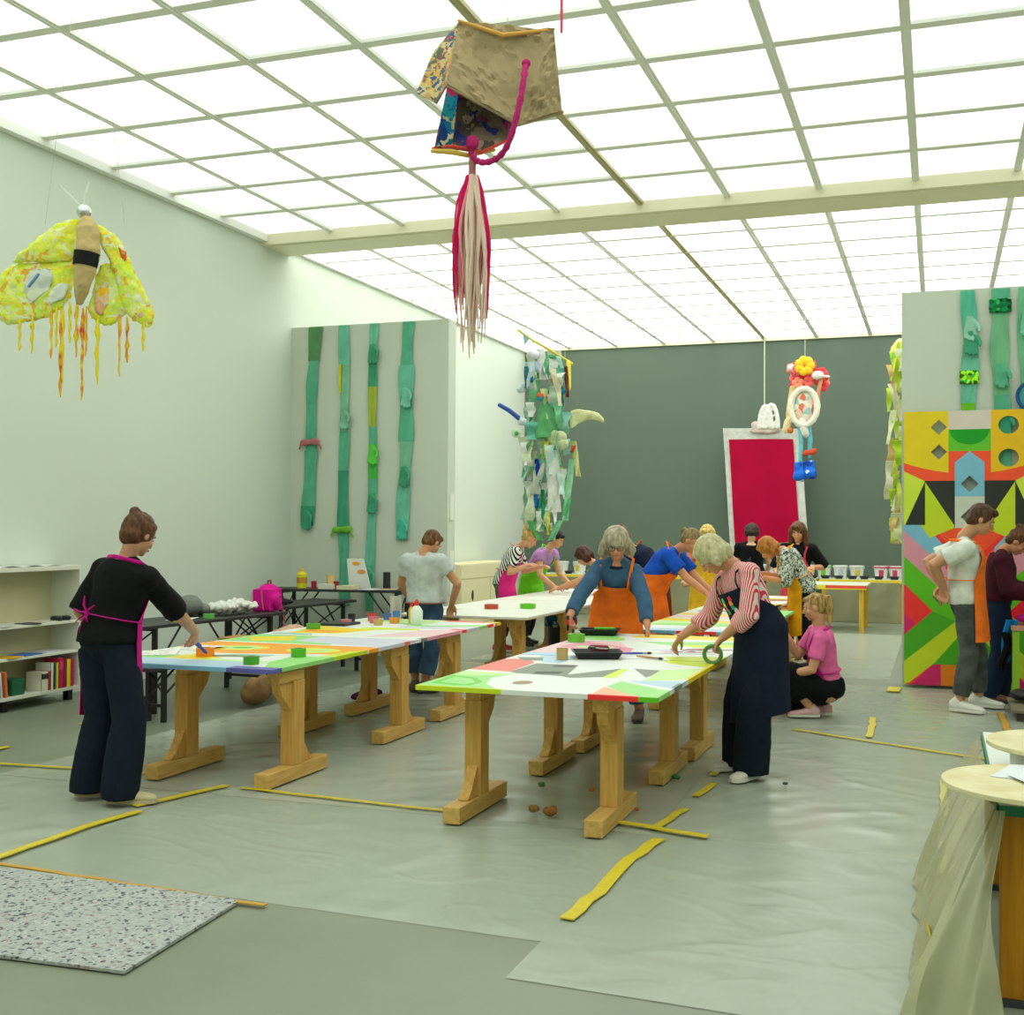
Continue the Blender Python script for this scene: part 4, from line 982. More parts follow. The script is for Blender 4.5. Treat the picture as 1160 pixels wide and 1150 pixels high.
# person in the grey t-shirt and jeans
p2_ = person('person in light grey t-shirt and jeans, back turned, beside the left table', hip=(-4.68, 10.62, .88), neck=(-4.68, 10.56, 1.345), head=(-4.62, 10.64, 1.458), heading=100, look=(-30, 40),
       hands=[(-4.90, 10.80, .86), (-4.46, 10.76, .86)], feet=[(-4.80, 10.66), (-4.66, 10.56)], feetyaw=(30, -30), s=.97, hairf=h_short, haircol=((124, 84, 40), (70, 44, 22)), skinc=(206, 148, 108),
       elb=((-1, -.25, -.1), (1, -.1, -.1)), fine=.009,
       clothes=[trousers(plain('jeans', (66, 98, 128), .85, c2=(40, 66, 96), vs=7, bump=.4, bs=30), .10, .084, .074, 1.75, fold=.02), top(cloth((196, 204, 200), 'grey_tee'), -.02, .62, .026, .022, .0, name='t_shirt', fold=.02, minr=(.16, .1)),
                belt(plain('leather', (120, 60, 40), .6), .0, .026), shoes(plain('taupe_shoe', (110, 96, 80), .8), DSO, 1.05)])
m = M(); m.grid(lambda u, v: (-.26 + .12 * u + .02 * math.sin(v * 5) - 0, -.12 - .03 * math.sin(u * 7 + v * 3) - .02 * v, .93 - .50 * v), 8, 14, .008)
obj('white_rag', m, cloth((214, 210, 196), 'rag_white'), p2_)
# striped top and pink apron
person('person with striped top and pink apron at the far white table', hip=(-5.34, 14.62, .90), neck=(-5.16, 14.68, 1.34), head=(-5.00, 14.70, 1.47), heading=12, look=(10, 38),
       hands=[(-4.94, 14.95, 1.10), (-4.96, 14.45, 1.13)], feet=[(-5.42, 14.75), (-5.36, 14.5)], s=1.0, hairf=lambda *a: h_pony(*a, drop=.13, start=(0, -.10, .07)), haircol=((206, 178, 104), (150, 112, 56)), skinc=(216, 160, 120), fine=.010,
       elb=((-.3, .5, -1), (-.5, -.3, -1)), clothes=[trousers(plain('olive_grey', (88, 90, 78), .9), .10, .078, .07, 1.8), top(stripes('bw_stripes', (222, 224, 214), (34, 36, 34), (0, .5, .3), 9, dist=.5), -.05, .75, .022, .02), apron(cloth((226, 40, 130), 'apron_pink'), .66, .42, 40, 100, inf=.046, flare=.07), shoes(plain('pink_shoe', (200, 60, 90), .6), WSO)])
# lilac top and green apron
person('person in lilac top and bright green apron leaning on the far white table', hip=(-5.28, 15.55, .90), neck=(-5.00, 15.45, 1.30), head=(-4.86, 15.42, 1.46), heading=-12, look=(5, 32),
       hands=[(-4.72, 15.62, .83), (-4.82, 15.18, .83)], feet=[(-5.40, 15.7), (-5.36, 15.4)], s=1.0, hairf=lambda *a: h_bun(*a, at=(0, -.1, .04), r=.03), haircol=((40, 30, 28), (20, 16, 16)), skinc=(218, 166, 124), fine=.010,
       elb=((-.2, .4, -.8), (-.2, -.4, -.8)), hdir=((1, 0, -.1), (1, -.2, -.1)), pal=((0, 0, -1), (0, 0, -1)), clothes=[trousers(plain('dark_trousers', (44, 44, 48), .9), .10, .078, .07), top(cloth((186, 134, 196), 'lilac_top'), -.05, .45, .022, .016), apron(cloth((112, 208, 36), 'apron_green'), .66, .42, 36, 108, inf=.046, flare=.06), shoes(BLK, DSO)])
# half hidden person bending over the table from the right
person('person with dark brown bob bending low over the far white table, half hidden', hip=(-3.52, 15.1, .90), neck=(-4.18, 15.15, 1.10), head=(-4.42, 15.18, 1.24), heading=178, look=(8, 42),
       hands=[(-4.68, 14.92, .82), (-4.66, 15.45, .82)], feet=[(-3.5, 14.95), (-3.48, 15.25)], s=1.0, hairf=lambda *a: h_bob(*a, ln=.1), haircol=((86, 46, 32), (50, 26, 20)), skinc=(212, 150, 110), fine=.010,
       elb=((0, -.4, -.5), (0, .4, -.5)), hdir=((-1, .1, -.1), (-1, 0, -.1)), pal=((0, 0, -1), (0, 0, -1)), clothes=[trousers(plain('dark_trousers', (44, 44, 48), .9)), top(cloth((150, 156, 60), 'olive_top'), -.05, .55), shoes(BLK, DSO)])
# central woman
person('person with wavy grey hair, glasses, blue cardigan and orange apron behind the near table', hip=(-2.58, 9.86, .90), neck=(-2.52, 9.66, 1.35), head=(-2.49, 9.52, 1.475), heading=-84, look=(6, 20, -3),
       hands=[(-2.20, 9.40, .83), (-2.79, 9.20, .90)], feet=[(-2.36, 9.80), (-2.70, 9.84)], s=1.0, hairf=lambda *a: h_bob(*a, ln=.11, wide=.048, fringe=False, g=.026), shoulders=((-.035, 0, -.035), (.035, 0, -.035)), haircol=((188, 180, 156), (140, 130, 104)), skinc=(214, 146, 112), glasses=True,
       elb=((1, .2, -.3), (-1, .2, -.3)), hdir=((.1, -.1, -1), (.1, -.2, -1)), pal=((-1, 0, 0), (1, 0, 0)), curl=(.35, .7),
       clothes=[trousers(plain('jeans', (66, 98, 128), .85), .10, .082, .07), top(cloth((30, 42, 62), 'navy_top'), .3, 0, .008, 0, name='top', fold=.006, hi=.955), top(cloth((66, 100, 132), 'blue_cardigan'), -.08, 1.9, .020, .008, .012, name='cardigan', fold=.018, hi=.9),
                apron(ORA, .60, .42, 36, 82, inf=.054, flare=.06), shoes(plain('taupe_shoe', (110, 96, 80), .8), DSO)])
t = thing('marker', 'thick black and red marker held over the green tape roll', 'marker', (-2.78, 9.12, .80))
m = M(); m.tube([(0, 0, 0), (.0, .0, .10)], .012, 10); obj('barrel', m, plain('black_plastic', (26, 27, 26), .35), t)
m = M(); m.tube([(0, 0, .045), (0, 0, .07)], .0135, 10); obj('band', m, plain('red_plastic', (220, 40, 36), .4), t)
# striped shirt woman
def pins(K):
    pt = K['apron_pt']; b = K['base']; random.seed(5)
    cols_ = [(230, 30, 60), (90, 200, 60), (250, 150, 20), (240, 230, 60), (40, 160, 120), (240, 90, 140), (200, 220, 210), (60, 180, 60), (230, 60, 40)]
    for i, c in enumerate(cols_):
        t = .62 - .065 * (i // 2); ph = math.radians(-14 + 22 * (i % 2) + random.uniform(-3, 3))
        p = pt(t, ph, .004); q = pt(t, ph + .15, .004); r = (q - p).normalized(); a = K['sframe'](t)[3]; n_ = r.cross(a)
        m = M(); m.slab([p + r * x * .018 + a * y * .018 - b for x, y in ((-1, -.8), (.9, -1), (1, .6), (-.3, 1))], n_ * .004)
        obj('badge', m, plain('badge_%d' % i, c, .4), K['apron_obj'], smooth=False)
person('person with pale bob, red striped shirt and long navy apron bending over the table', hip=(-1.08, 7.86, .93), neck=(-1.25, 7.84, 1.355), head=(-1.40, 7.80, 1.43), heading=222, look=(-40, 50),
       hands=[(-1.31, 7.70, .905), (-1.63, 7.94, .88)], feet=[(-1.13, 7.72), (-1.24, 7.98)], feetyaw=(22, -8), s=.98, hairf=lambda *a: h_bob(*a, ln=.085, wide=.012, g=.014), haircol=((206, 200, 158), (172, 164, 118)), skinc=(206, 146, 112),
       elb=((.8, -.5, -.5), (.2, .7, -.6)), hdir=((-.6, 0, -.75), (-.5, .2, -.7)), pal=((.3, -.2, -.8), (.3, 0, -.8)), curl=(.8, .45),
       clothes=[trousers(NAVY, .105, .108, .118, 2.0, fold=.016), top(stripes('rw_stripes', (230, 206, 198), (210, 60, 80), (0, 0, .6), 24, dist=.2), -.1, 1.5, .016, .012, .008, name='shirt', fold=.018),
                apron(cloth((20, 30, 50), 'apron_navy'), .72, .56, 44, 116, inf=.060, flare=.035, nudge=0), pins, shoes(WHS, WSO, 1.02)])
t = thing('tape_roll', 'green tape roll hanging from the hand of the striped shirt woman', 'tape roll', (-1.365, 7.66, .78))
m = M(); m.tube([(math.cos(a * PI / 12) * .056, 0, math.sin(a * PI / 12) * .056 + .02) for a in range(25)], .011, 8, round_ends=False); obj('tape', m, plain('green_ring', (70, 130, 60), .4), t)
m = M(); m.tube([(math.cos(a * PI / 12) * .044, 0, math.sin(a * PI / 12) * .044 + .02) for a in range(25)], .004, 8, round_ends=False); obj('core', m, plain('cardboard_core', (170, 140, 96), .8), t)
# crouching woman in pink
person('person with blonde ponytail and pink t-shirt crouching on the floor by the right table', hip=(-.90, 10.55, .26), neck=(-.96, 10.50, .76), head=(-1.00, 10.47, .945), heading=192, look=(-6, 14),
       hands=[(-1.22, 10.38, .37), (-1.26, 10.62, .70)], feet=[(-1.02, 10.44), (-.93, 10.62)], feetyaw=(0, -5), s=.95, hairf=lambda *a: h_pony(*a, drop=.26, start=(0, -.11, .06)), haircol=((200, 166, 92), (120, 86, 48)), skinc=(216, 160, 122),
       elb=((.6, -.4, -.6), (.1, .3, -1)), kneepole=((-1, -.2, .5), (-1, .1, .5)), fine=.008,
       clothes=[trousers(BLC, .135, .115, .085, 1.8, fold=.02, t1=.16, inf=.034), top(cloth((236, 110, 168), 'pink_tee'), .02, .72, .020, .016), apron(PINKA, .62, .02, 34, 74, inf=.034, flare=.0), shoes(plain('pink_sneaker', (226, 176, 180), .6), WSO)])
# leopard blouse
person('person with ginger hair, speckled blouse and yellow apron bending beside the right table', hip=(-1.46, 13.95, .95), neck=(-1.66, 13.88, 1.36), head=(-1.84, 13.84, 1.385), heading=190, look=(0, 50),
       hands=[(-1.86, 13.66, 1.06), (-1.90, 13.98, 1.10)], feet=[(-1.36, 13.85), (-1.36, 14.1)], s=1.0, hairf=lambda *a: h_bob(*a, ln=.09, wide=.01, g=.014), haircol=((198, 130, 44), (140, 78, 26)), skinc=(214, 140, 96), fine=.010,
       elb=((.6, -.3, -1), (.4, .3, -1)), clothes=[trousers(BLC, .10, .075, .06), top(patches('leopard', [(204, 210, 196), (52, 56, 48), (196, 202, 186), (60, 62, 54), (210, 214, 200), (120, 124, 108)], 58, dist=.06), -.14, 1.25, .028, .024, .03, name='blouse', fold=.02),
                apron(cloth((240, 166, 10), 'apron_yellow'), .72, .52, 34, 80, inf=.056, flare=.02), shoes(BLK, DSO)])
# blue t-shirt, orange apron
person('person in royal blue t-shirt and orange apron bending over the striped table', hip=(-2.84, 12.2, .98), neck=(-2.56, 12.18, 1.37), head=(-2.38, 12.12, 1.485), heading=-8, look=(-4, 40),
       hands=[(-2.16, 12.30, .92), (-2.20, 11.98, .96)], feet=[(-2.86, 12.32), (-2.90, 12.08)], s=1.02, hairf=lambda *a: h_pony(*a, drop=.06, start=(0, -.1, .03)), haircol=((158, 136, 92), (110, 88, 56)), skinc=(212, 146, 104), fine=.009,
       elb=((0, .4, -1), (-.2, -.3, -1)), clothes=[trousers(plain('dark_trousers', (44, 44, 48), .9)), top(cloth((24, 84, 196), 'blue_tee'), -.02, .68, .026, .024, minr=(.17, .12)), apron(ORA, .62, .42, 40, 110, inf=.066, flare=.08), shoes(BLK, DSO)])
# navy person bending left
person('person with bun, navy top and orange apron bending between the two table rows', hip=(-2.98, 13.25, 1.02), neck=(-3.26, 13.28, 1.36), head=(-3.42, 13.26, 1.50), heading=172, look=(0, 30),
       hands=[(-3.48, 13.1, .9), (-3.46, 13.5, .9)], feet=[(-2.92, 13.12), (-2.92, 13.4)], s=1.03, hairf=lambda *a: h_bun(*a, at=(0, -.07, .12), r=.028), haircol=((140, 96, 50), (90, 56, 30)), skinc=(212, 150, 112), fine=.010,
       clothes=[trousers(plain('dark_trousers', (44, 44, 48), .9)), top(cloth((22, 30, 56), 'navy_tee'), .05, .7, .026, .024, minr=(.17, .12)), apron(ORA, .62, .45, 40, 110, inf=.064, flare=.08), shoes(BLK, DSO)])
# three far people
person('person with blonde hair facing the camera far behind the blue t-shirt', hip=(-2.93, 16.0, .92), neck=(-2.92, 15.96, 1.38), head=(-2.91, 15.90, 1.53), heading=-90, look=(10, 22),
       hands=[(-2.66, 15.7, .95), (-3.16, 15.7, .95)], feet=[(-2.82, 16.0), (-3.04, 16.0)], s=1.0, hairf=lambda *a: h_bob(*a, ln=.15), haircol=((222, 196, 110), (180, 146, 70)), skinc=(220, 160, 120), fine=.011,
       clothes=[trousers(plain('dark_trousers', (44, 44, 48), .9)), top(cloth((220, 130, 110), 'salmon_top'), -.05, .8), apron(cloth((240, 190, 40), 'apron_gold'), .66, .42, 38, 80, inf=.046), shoes(BLK, DSO)])
person('person with short dark hair and black top seen from behind before the red cloth', hip=(-2.47, 17.0, .96), neck=(-2.48, 16.96, 1.42), head=(-2.475, 16.98, 1.565), heading=92, look=(0, 22),
       hands=[(-2.62, 17.3, 1.0), (-2.32, 17.3, 1.0)], feet=[(-2.58, 17.0), (-2.36, 17.0)], s=1.0, hairf=lambda *a: h_bob(*a, ln=.06, g=0, wide=-.01), haircol=((64, 48, 40), (40, 28, 24)), skinc=(216, 176, 140), fine=.011,
       clothes=[trousers(BLC), top(BLC, -.08, .6, .02, .02, fold=.01, hi=.93), shoes(BLK, DSO)])
person('person with long brown hair and black top facing the camera near the paint buckets', hip=(-1.74, 16.05, .95), neck=(-1.73, 16.0, 1.42), head=(-1.73, 15.94, 1.575), heading=-88, look=(-8, 14),
       hands=[(-1.53, 15.86, 1.12), (-1.95, 15.8, 1.0)], feet=[(-1.62, 16.05), (-1.86, 16.05)], s=1.02, hairf=h_long, haircol=((120, 76, 40), (70, 40, 24)), skinc=(222, 156, 118), fine=.010, elb=((.6, .3, -1), (-.6, .3, -1)),
       clothes=[trousers(BLC), top(BLC, -.08, 1.1, .02, .02, fold=.01), apron(cloth((214, 70, 90), 'apron_rose'), .66, .4, 30, 74, inf=.036), shoes(BLK, DSO)])
# man with white t-shirt
person('person in white t-shirt and orange apron, hands behind the back, before the mural', hip=(.22, 11.38, 1.0), neck=(.21, 11.36, 1.52), head=(.36, 11.33, 1.70), heading=8, look=(-6, 28),
       hands=[(.03, 11.50, 1.10), (.04, 11.30, 1.09)], feet=[(.34, 11.62), (.17, 11.26)], feetyaw=(-18, -30), s=1.07, male=True, hairf=h_short, haircol=((92, 62, 36), (54, 36, 22)), skinc=(206, 150, 110), fine=.008,
       elb=((-1, .3, .1), (-1, -.35, .15)), hdir=((-.1, -.2, -1), (0, .3, -1)), curl=(.8, .8),
       clothes=[trousers(plain('grey_jeans', (84, 88, 84), .9, c2=(52, 56, 54), vs=7, bump=.4, bs=30), .102, .078, .064, 1.86, fold=.018), top(cloth((224, 228, 214), 'white_tee'), -.1, .72, .022, .022, .02, name='t_shirt', fold=.02), apron(ORA, .84, .36, 42, 74, inf=.045, flare=.03, tmid=.34), shoes(plain('white_sneaker', (222, 222, 210), .6), WSO, 1.05)])
m = M(); m.tube([(.03, 11.36, 1.06), (.035, 11.33, 1.0), (.02, 11.32, .93)], [.006, .008, .005], 8); m.tube([(.06, 11.36, 1.06), (.07, 11.34, 1.0), (.075, 11.33, .95)], [.006, .008, .005], 8)
solo('apron_strings', m, cloth((226, 90, 110), 'apron_string_pink'), 'loose pink strings in the hands of the person in white t-shirt', 'string')
person('person with brown bun, burgundy sweater and dark jeans looking down beside the white t-shirt', hip=(.53, 12.15, .95), neck=(.56, 12.12, 1.40), head=(.70, 12.08, 1.50), heading=-6, look=(-8, 44),
       hands=[(.86, 12.28, 1.02), (.84, 11.98, 1.02)], feet=[(.56, 12.26), (.46, 12.06)], feetyaw=(-10, -14), s=1.0, hairf=lambda *a: h_bun(*a, at=(0, -.085, .11), r=.04), haircol=((110, 66, 36), (66, 38, 22)), skinc=(206, 142, 106), fine=.009,
       elb=((-.7, .4, -.5), (-.7, -.4, -.5)), clothes=[trousers(cloth((22, 40, 66), 'blue_jeans'), .104, .088, .080, 2.0), top(cloth((70, 18, 36), 'burgundy'), .0, 1.9, .026, .02, fold=.014, name='sweater', minr=(.15, .11)), shoes(plain('brown_sandal', (120, 76, 52), .7), DSO, .95, True)])
# ------------------------------------------------------------------ bookshelf and books
whm = plain('shelf_white', (222, 224, 208), .5)
t = thing('bookshelf', 'low white open bookshelf against the left wall', 'bookshelf', (-7.66, 8.2, 0))
def P_(name, a, b, mat=whm, **k):
    m = M(); m.box(a, b); return obj(name, m, mat, t, smooth=False, bevel=.002, **k)
P_('top_board', (-.17, -.95, 1.20), (.17, .90, 1.24)); P_('base_board', (-.17, -.95, .10), (.17, .90, .13))
for z in (.46, .735): P_('shelf_board', (-.17, -.93, z - .022), (.17, .88, z))
P_('side_panel', (-.17, .88, .13), (.17, .90, 1.20)); P_('side_panel', (-.17, -.95, .13), (.17, -.93, 1.20)); P_('divider', (-.168, .02, .13), (.0, .04, 1.20)); P_('back_panel', (-.17, -.93, .13), (-.155, .88, 1.20), plain('shelf_back', (206, 200, 160), .7))
for y in (-.85, -.02, .8): P_('leg', (.06, y, 0), (.12, y + .06, .10), plain('black_metal', (24, 25, 26), .45))
def book(x, y, z, w_, h, d, c, label, lean=0, c2=None, flat=False):
    """upright: w_ thickness along y, h height, d depth in x"""
    b = thing('book', label, 'book', (x, y, z)); b.rotation_euler = (lean, 0, 0)
    cm = plain('cover_%d_%d_%d' % c, c, .5)
    m = M(); m.box((-d / 2, -w_ / 2, 0), (d / 2, -w_ / 2 + .003, h)); m.box((-d / 2, w_ / 2 - .003, 0), (d / 2, w_ / 2, h)); m.box((d / 2 - .003, -w_ / 2, 0), (d / 2, w_ / 2, h)); obj('cover', m, cm, b, smooth=False)
    m = M(); m.box((-d / 2 + .003, -w_ / 2 + .0032, .003), (d / 2 - .0032, w_ / 2 - .0032, h - .003)); obj('pages', m, plain('pages', (222, 218, 200), .8), b, smooth=False)
    if c2:
        m = M(); m.box((d / 2 + .0002, -w_ / 2 + .002, h * .62), (d / 2 + .0012, w_ / 2 - .002, h * .9)); obj('spine_label', m, plain('cover_%d_%d_%d' % c2, c2, .5), b, smooth=False)
    return b
y = 8.60; bz = .131
for w_, h, c, lab, c2 in ((.07, .17, (226, 222, 196), 'thick cream book at the left end of the colourful row on the bottom shelf', (40, 48, 40)), (.022, .17, (206, 40, 44), 'thin red book right of the thick cream one on the bottom shelf', None), (.028, .24, (226, 228, 220), 'thin tall white book in the row on the bottom shelf', None), (.02, .24, (30, 90, 50), 'thin dark green book in the row on the bottom shelf', None),
                          (.03, .235, (226, 208, 60), 'yellow book between dark green and magenta books on the bottom shelf', None), (.05, .27, (206, 20, 84), 'wide magenta book in the row on the bottom shelf', (226, 60, 110)), (.028, .26, (160, 30, 70), 'dark crimson book between magenta and yellow books', None), (.045, .25, (236, 216, 20), 'bright yellow book right of the crimson one on the bottom shelf', None), (.03, .25, (210, 30, 90), 'magenta book at the right end of the bottom shelf row', None)):
    w_ *= 1.22; book(-7.58, y + w_ / 2, bz, w_, h, .17, c, lab, 0, c2); y += w_ + .003
book(-7.58, 8.19, bz, .03, .22, .16, (226, 120, 60), 'leaning orange book at the left end of the bottom shelf', .10)
book(-7.58, 8.13, bz, .025, .22, .16, (222, 224, 226), 'white book left of the leaning orange one', .10); book(-7.58, 8.09, bz, .025, .21, .16, (60, 60, 140), 'violet blue book at the view edge on the bottom shelf', .10)
m = M(); m.box((-7.66, 8.27, .131), (-7.52, 8.42, .27)); solo('green_box', m, plain('box_green', (24, 100, 66), .5), 'small dark green box on the bottom shelf', 'box', smooth=False, bevel=.003)
m = M(); m.slab([(-7.56, 8.03, .462), (-7.56, 8.16, .462), (-7.62, 8.20, .64), (-7.62, 8.07, .64)], (-.03, 0, 0)); solo('magazine', m, patches('mag_cover', [(150, 140, 120), (206, 60, 40), (50, 54, 50), (190, 180, 160)], 16), 'leaning magazine with dark and red cover on the middle shelf', 'magazine', smooth=False)
def flatmag(x, y, z, wx, wy, rz, c, lab, h=.008, nm='magazine'):
    m = M(); m.box((x - wx / 2, y - wy / 2, z + .001), (x + wx / 2, y + wy / 2, z + h), rz); return solo(nm, m, plain('fm_%d_%d_%d' % c, c, .5), lab, 'magazine', smooth=False)
flatmag(-7.58, 8.27, .46, .2, .2, .2, (224, 180, 30), 'flat yellow magazine on the middle shelf')
flatmag(-7.6, 8.5, .46, .2, .24, .1, (60, 110, 190), 'flat blue magazine on the middle shelf')
flatmag(-7.6, 8.78, .46, .2, .18, -.1, (210, 214, 220), 'flat pale magazine right of the blue one')
flatmag(-7.6, 8.22, .735, .22, .26, .1, (206, 208, 204), 'flat grey white magazine on the upper shelf')
flatmag(-7.56, 8.50, .735, .16, .16, -.2, (44, 46, 48), 'flat black magazine on the upper shelf')
flatmag(-7.6, 8.72, .735, .2, .18, .1, (216, 210, 190), 'flat cream magazine on the upper shelf')
m = M(); m.lathe([(.001, 0), (.05, 0), (.055, .03), (.04, .045), (.001, .045)], (-7.58, 8.88, .736)); m.lathe([(.001, 0), (.045, 0), (.05, .03), (.03, .04), (.001, .04)], (-7.58, 9.0, .736)); solo('black_trays', m, plain('black_plastic', (26, 27, 26), .35), 'pair of joined small black bowls at the right end of the upper shelf', 'bowl')
m = M(); m.grid(lambda u, v: (-7.75 + u * .24, 8.1 + v * .8, 1.242 + .012 * abs(math.sin(v * 9)) * u), 6, 40, .003); solo('paper_strip', m, papm, 'long rumpled white paper on top of the bookshelf', 'paper')

# ------------------------------------------------------------------ black folding tables and benches
blk = plain('black_metal', (24, 25, 26), .45)
def beer_table(loc, rz, L, wd, h, label, name='folding_table', cat='table', top=(36, 38, 36), grp='black folding tables and benches'):
    t = thing(name, label, cat, loc, rz, grp)
    m = M(); m.box((-wd / 2, -L / 2, h - .028), (wd / 2, L / 2, h)); obj('table_top' if name == 'folding_table' else 'seat_board', m, plain('blacktop_%d' % top[0], top, .5), t, smooth=False, bevel=.003)
    for sy in (-1, 1):
        y = sy * (L / 2 - .22)
        for sx in (-1, 1):
            m = M(); m.box((sx * (wd / 2 - .05) - .018, y - .018, 0), (sx * (wd / 2 - .05) + .018, y + .018, h - .028)); obj('leg', m, blk, t, smooth=False)
        m = M(); m.box((-wd / 2 + .05, y - .012, .12), (wd / 2 - .05, y + .012, .145)); m.box((-wd / 2 + .04, y - .014, h - .055), (wd / 2 - .04, y + .014, h - .028)); obj('rail', m, blk, t, smooth=False)
        m = M()
        for sx in (-1, 1): m.tube([(sx * (wd / 2 - .06), y, h * .45), (sx * (wd / 2 - .06), y - sy * .34, h - .04)], .010, 6)
        m.tube([(-wd / 2 + .06, y, h * .5), (wd / 2 - .06, y, h - .05)], .008, 6); m.tube([(wd / 2 - .06, y, h * .5), (-wd / 2 + .06, y, h - .05)], .008, 6)
        obj('brace', m, blk, t)
    return t
beer_table((-6.50, 9.45, 0), -.08, 2.1, .62, .76, 'black folding table beside the bookshelf with white papers and a grey felt bag')
beer_table((-6.75, 11.6, 0), -.06, 1.9, .6, .76, 'black folding table with bare top behind the pink backpack')
beer_table((-6.78, 12.95, 0), -1.45, 1.9, .5, .86, 'black folding table against the ribbon partition with a display board on it')
beer_table((-5.98, 9.1, 0), -.08, 2.1, .26, .46, 'low black bench in front of the table with white papers', 'folding_bench', 'bench')
beer_table((-6.1, 11.3, 0), -.06, 1.9, .26, .46, 'low black bench right of the beige jacket', 'folding_bench', 'bench')
TB = .76
def blob(name, ells, mat, label, cat, size=.012, disp=.03, ds=.12, it=3, zb=None):
    m = M()
    for c, r in ells: m.ell(c, r)
    me = voxel(m, size, it, disp, ds); xs = [v.co for v in me.vertices]; z0 = min(v.z for v in xs)
    b = V((sum(v.x for v in xs) / len(xs), sum(v.y for v in xs) / len(xs), z0)); o = obj_me(name, me, mat, off=b); b.z = zb if zb is not None else b.z; o.location = b
    return setp(o, label, cat)
blob('felt_bag', [((-6.62, 9.55, .86), (.12, .14, .10)), ((-6.58, 9.68, .82), (.1, .1, .06)), ((-6.66, 9.48, .84), (.1, .1, .08))], plain('grey_felt', (118, 124, 114), .95, var=.15, vs=20), 'slumped grey felt bag on the black table right of the black sweater', 'bag', zb=TB)
blob('crumpled_paper', [((-6.45, 9.80, .80), (.16, .12, .05)), ((-6.4, 9.98, .81), (.13, .12, .06)), ((-6.38, 10.15, .80), (.12, .1, .04))], plain('crumple_white', (222, 222, 212), .85), 'heap of crumpled white paper on the black table', 'paper', zb=TB, disp=.09, ds=.045, it=1)
paper(-6.45, 9.2, TB, .2, .3, .2, 'white sheet with green tape roll beside it on the black table', papm)
tape_roll(-6.32, 9.42, TB, (100, 190, 80), 'pale green tape roll on the black table behind the reaching arm', .05, .04)
tape_roll(-6.30, 8.95, TB, (220, 180, 40), 'yellow tape roll on the black table behind the reaching arm', .06, .05)
# cardboard box on the bench
m = M(); m.box((-6.14, 9.30, .462), (-5.92, 9.62, .60)); solo('cardboard_box', m, plain('cardboard', (186, 132, 68), .8, var=.1, vs=6), 'brown cardboard box on the low black bench', 'box', smooth=False, bevel=.004)
# pink backpack
t = thing('backpack', 'bright magenta backpack on the black table', 'backpack', (-6.36, 10.52, TB + .002), .1)
m = M(); m.box((-.10, -.15, .02), (.08, .15, .22)); m.ell((0, 0, .2), (.10, .14, .07)); m.ell((.08, 0, .1), (.05, .11, .09)); m.box((-.1, -.14, 0), (.08, .14, .05))
me = voxel(m, .01, 5, .012, .08); obj_me('bag_body', me, cloth((226, 20, 150), 'backpack_magenta'), t)
m = M(); m.tube([(.01, -.04, .26), (.01, -.03, .30), (.01, .03, .30), (.01, .04, .26)], .009, 8); obj('top_loop', m, plain('dark_red_loop', (120, 30, 60), .7), t)
m = M(); m.tube([(.0, .15, .22), (.02, .20, .14), (.05, .23, 0), (.08, .22, -.12), (.08, .17, -.2)], .012, 8, flat=.5); m.tube([(-.06, .1, .24), (-.05, .18, .2), (0, .2, .1)], .012, 8, flat=.5); m.tube([(0, -.15, .2), (.02, -.18, .1), (.03, -.17, .02)], .012, 8, flat=.5); obj('strap', m, cloth((206, 110, 130), 'strap_pink'), t)
m = M(); m.tube([(.128, -.08, .13), (.132, 0, .15), (.128, .08, .13)], .004, 6); obj('zip', m, plain('dark_zip', (130, 10, 90), .5), t)
blob('black_coat', [((-6.55, 10.95, .80), (.1, .14, .05)), ((-6.5, 10.85, .86), (.07, .12, .06)), ((-6.52, 11.1, .80), (.1, .15, .035))], cloth((28, 30, 32), 'coat_black'), 'black coat heaped behind the magenta backpack', 'coat', zb=TB, disp=.05)
blob('beige_jacket', [((-5.80, 9.80, .56), (.16, .2, .07)), ((-5.74, 9.9, .58), (.15, .22, .10)), ((-5.68, 10.15, .55), (.13, .18, .06)), ((-5.64, 9.95, .46), (.1, .3, .09)), ((-5.84, 9.76, .53), (.1, .16, .04))], cloth((206, 170, 140), 'jacket_beige'), 'beige jacket lying over the low bench behind the left painted table', 'jacket', disp=.07, ds=.1)
blob('brown_bag', [((-5.75, 9.3, .13), (.10, .19, .11)), ((-5.74, 9.42, .16), (.08, .12, .12)), ((-5.72, 9.22, .17), (.07, .09, .10))], plain('bag_tan', (146, 110, 66), .8, var=.2, vs=10), 'tan shoulder bag standing under the low bench', 'bag', zb=0.012)
blob('magenta_pouch', [((-4.95, 9.9, .05), (.12, .2, .04)), ((-4.9, 10.0, .06), (.06, .08, .04))], cloth((70, 10, 60), 'pouch_dark_magenta'), 'dark magenta pouch on the floor under the second left table', 'pouch', zb=.014)
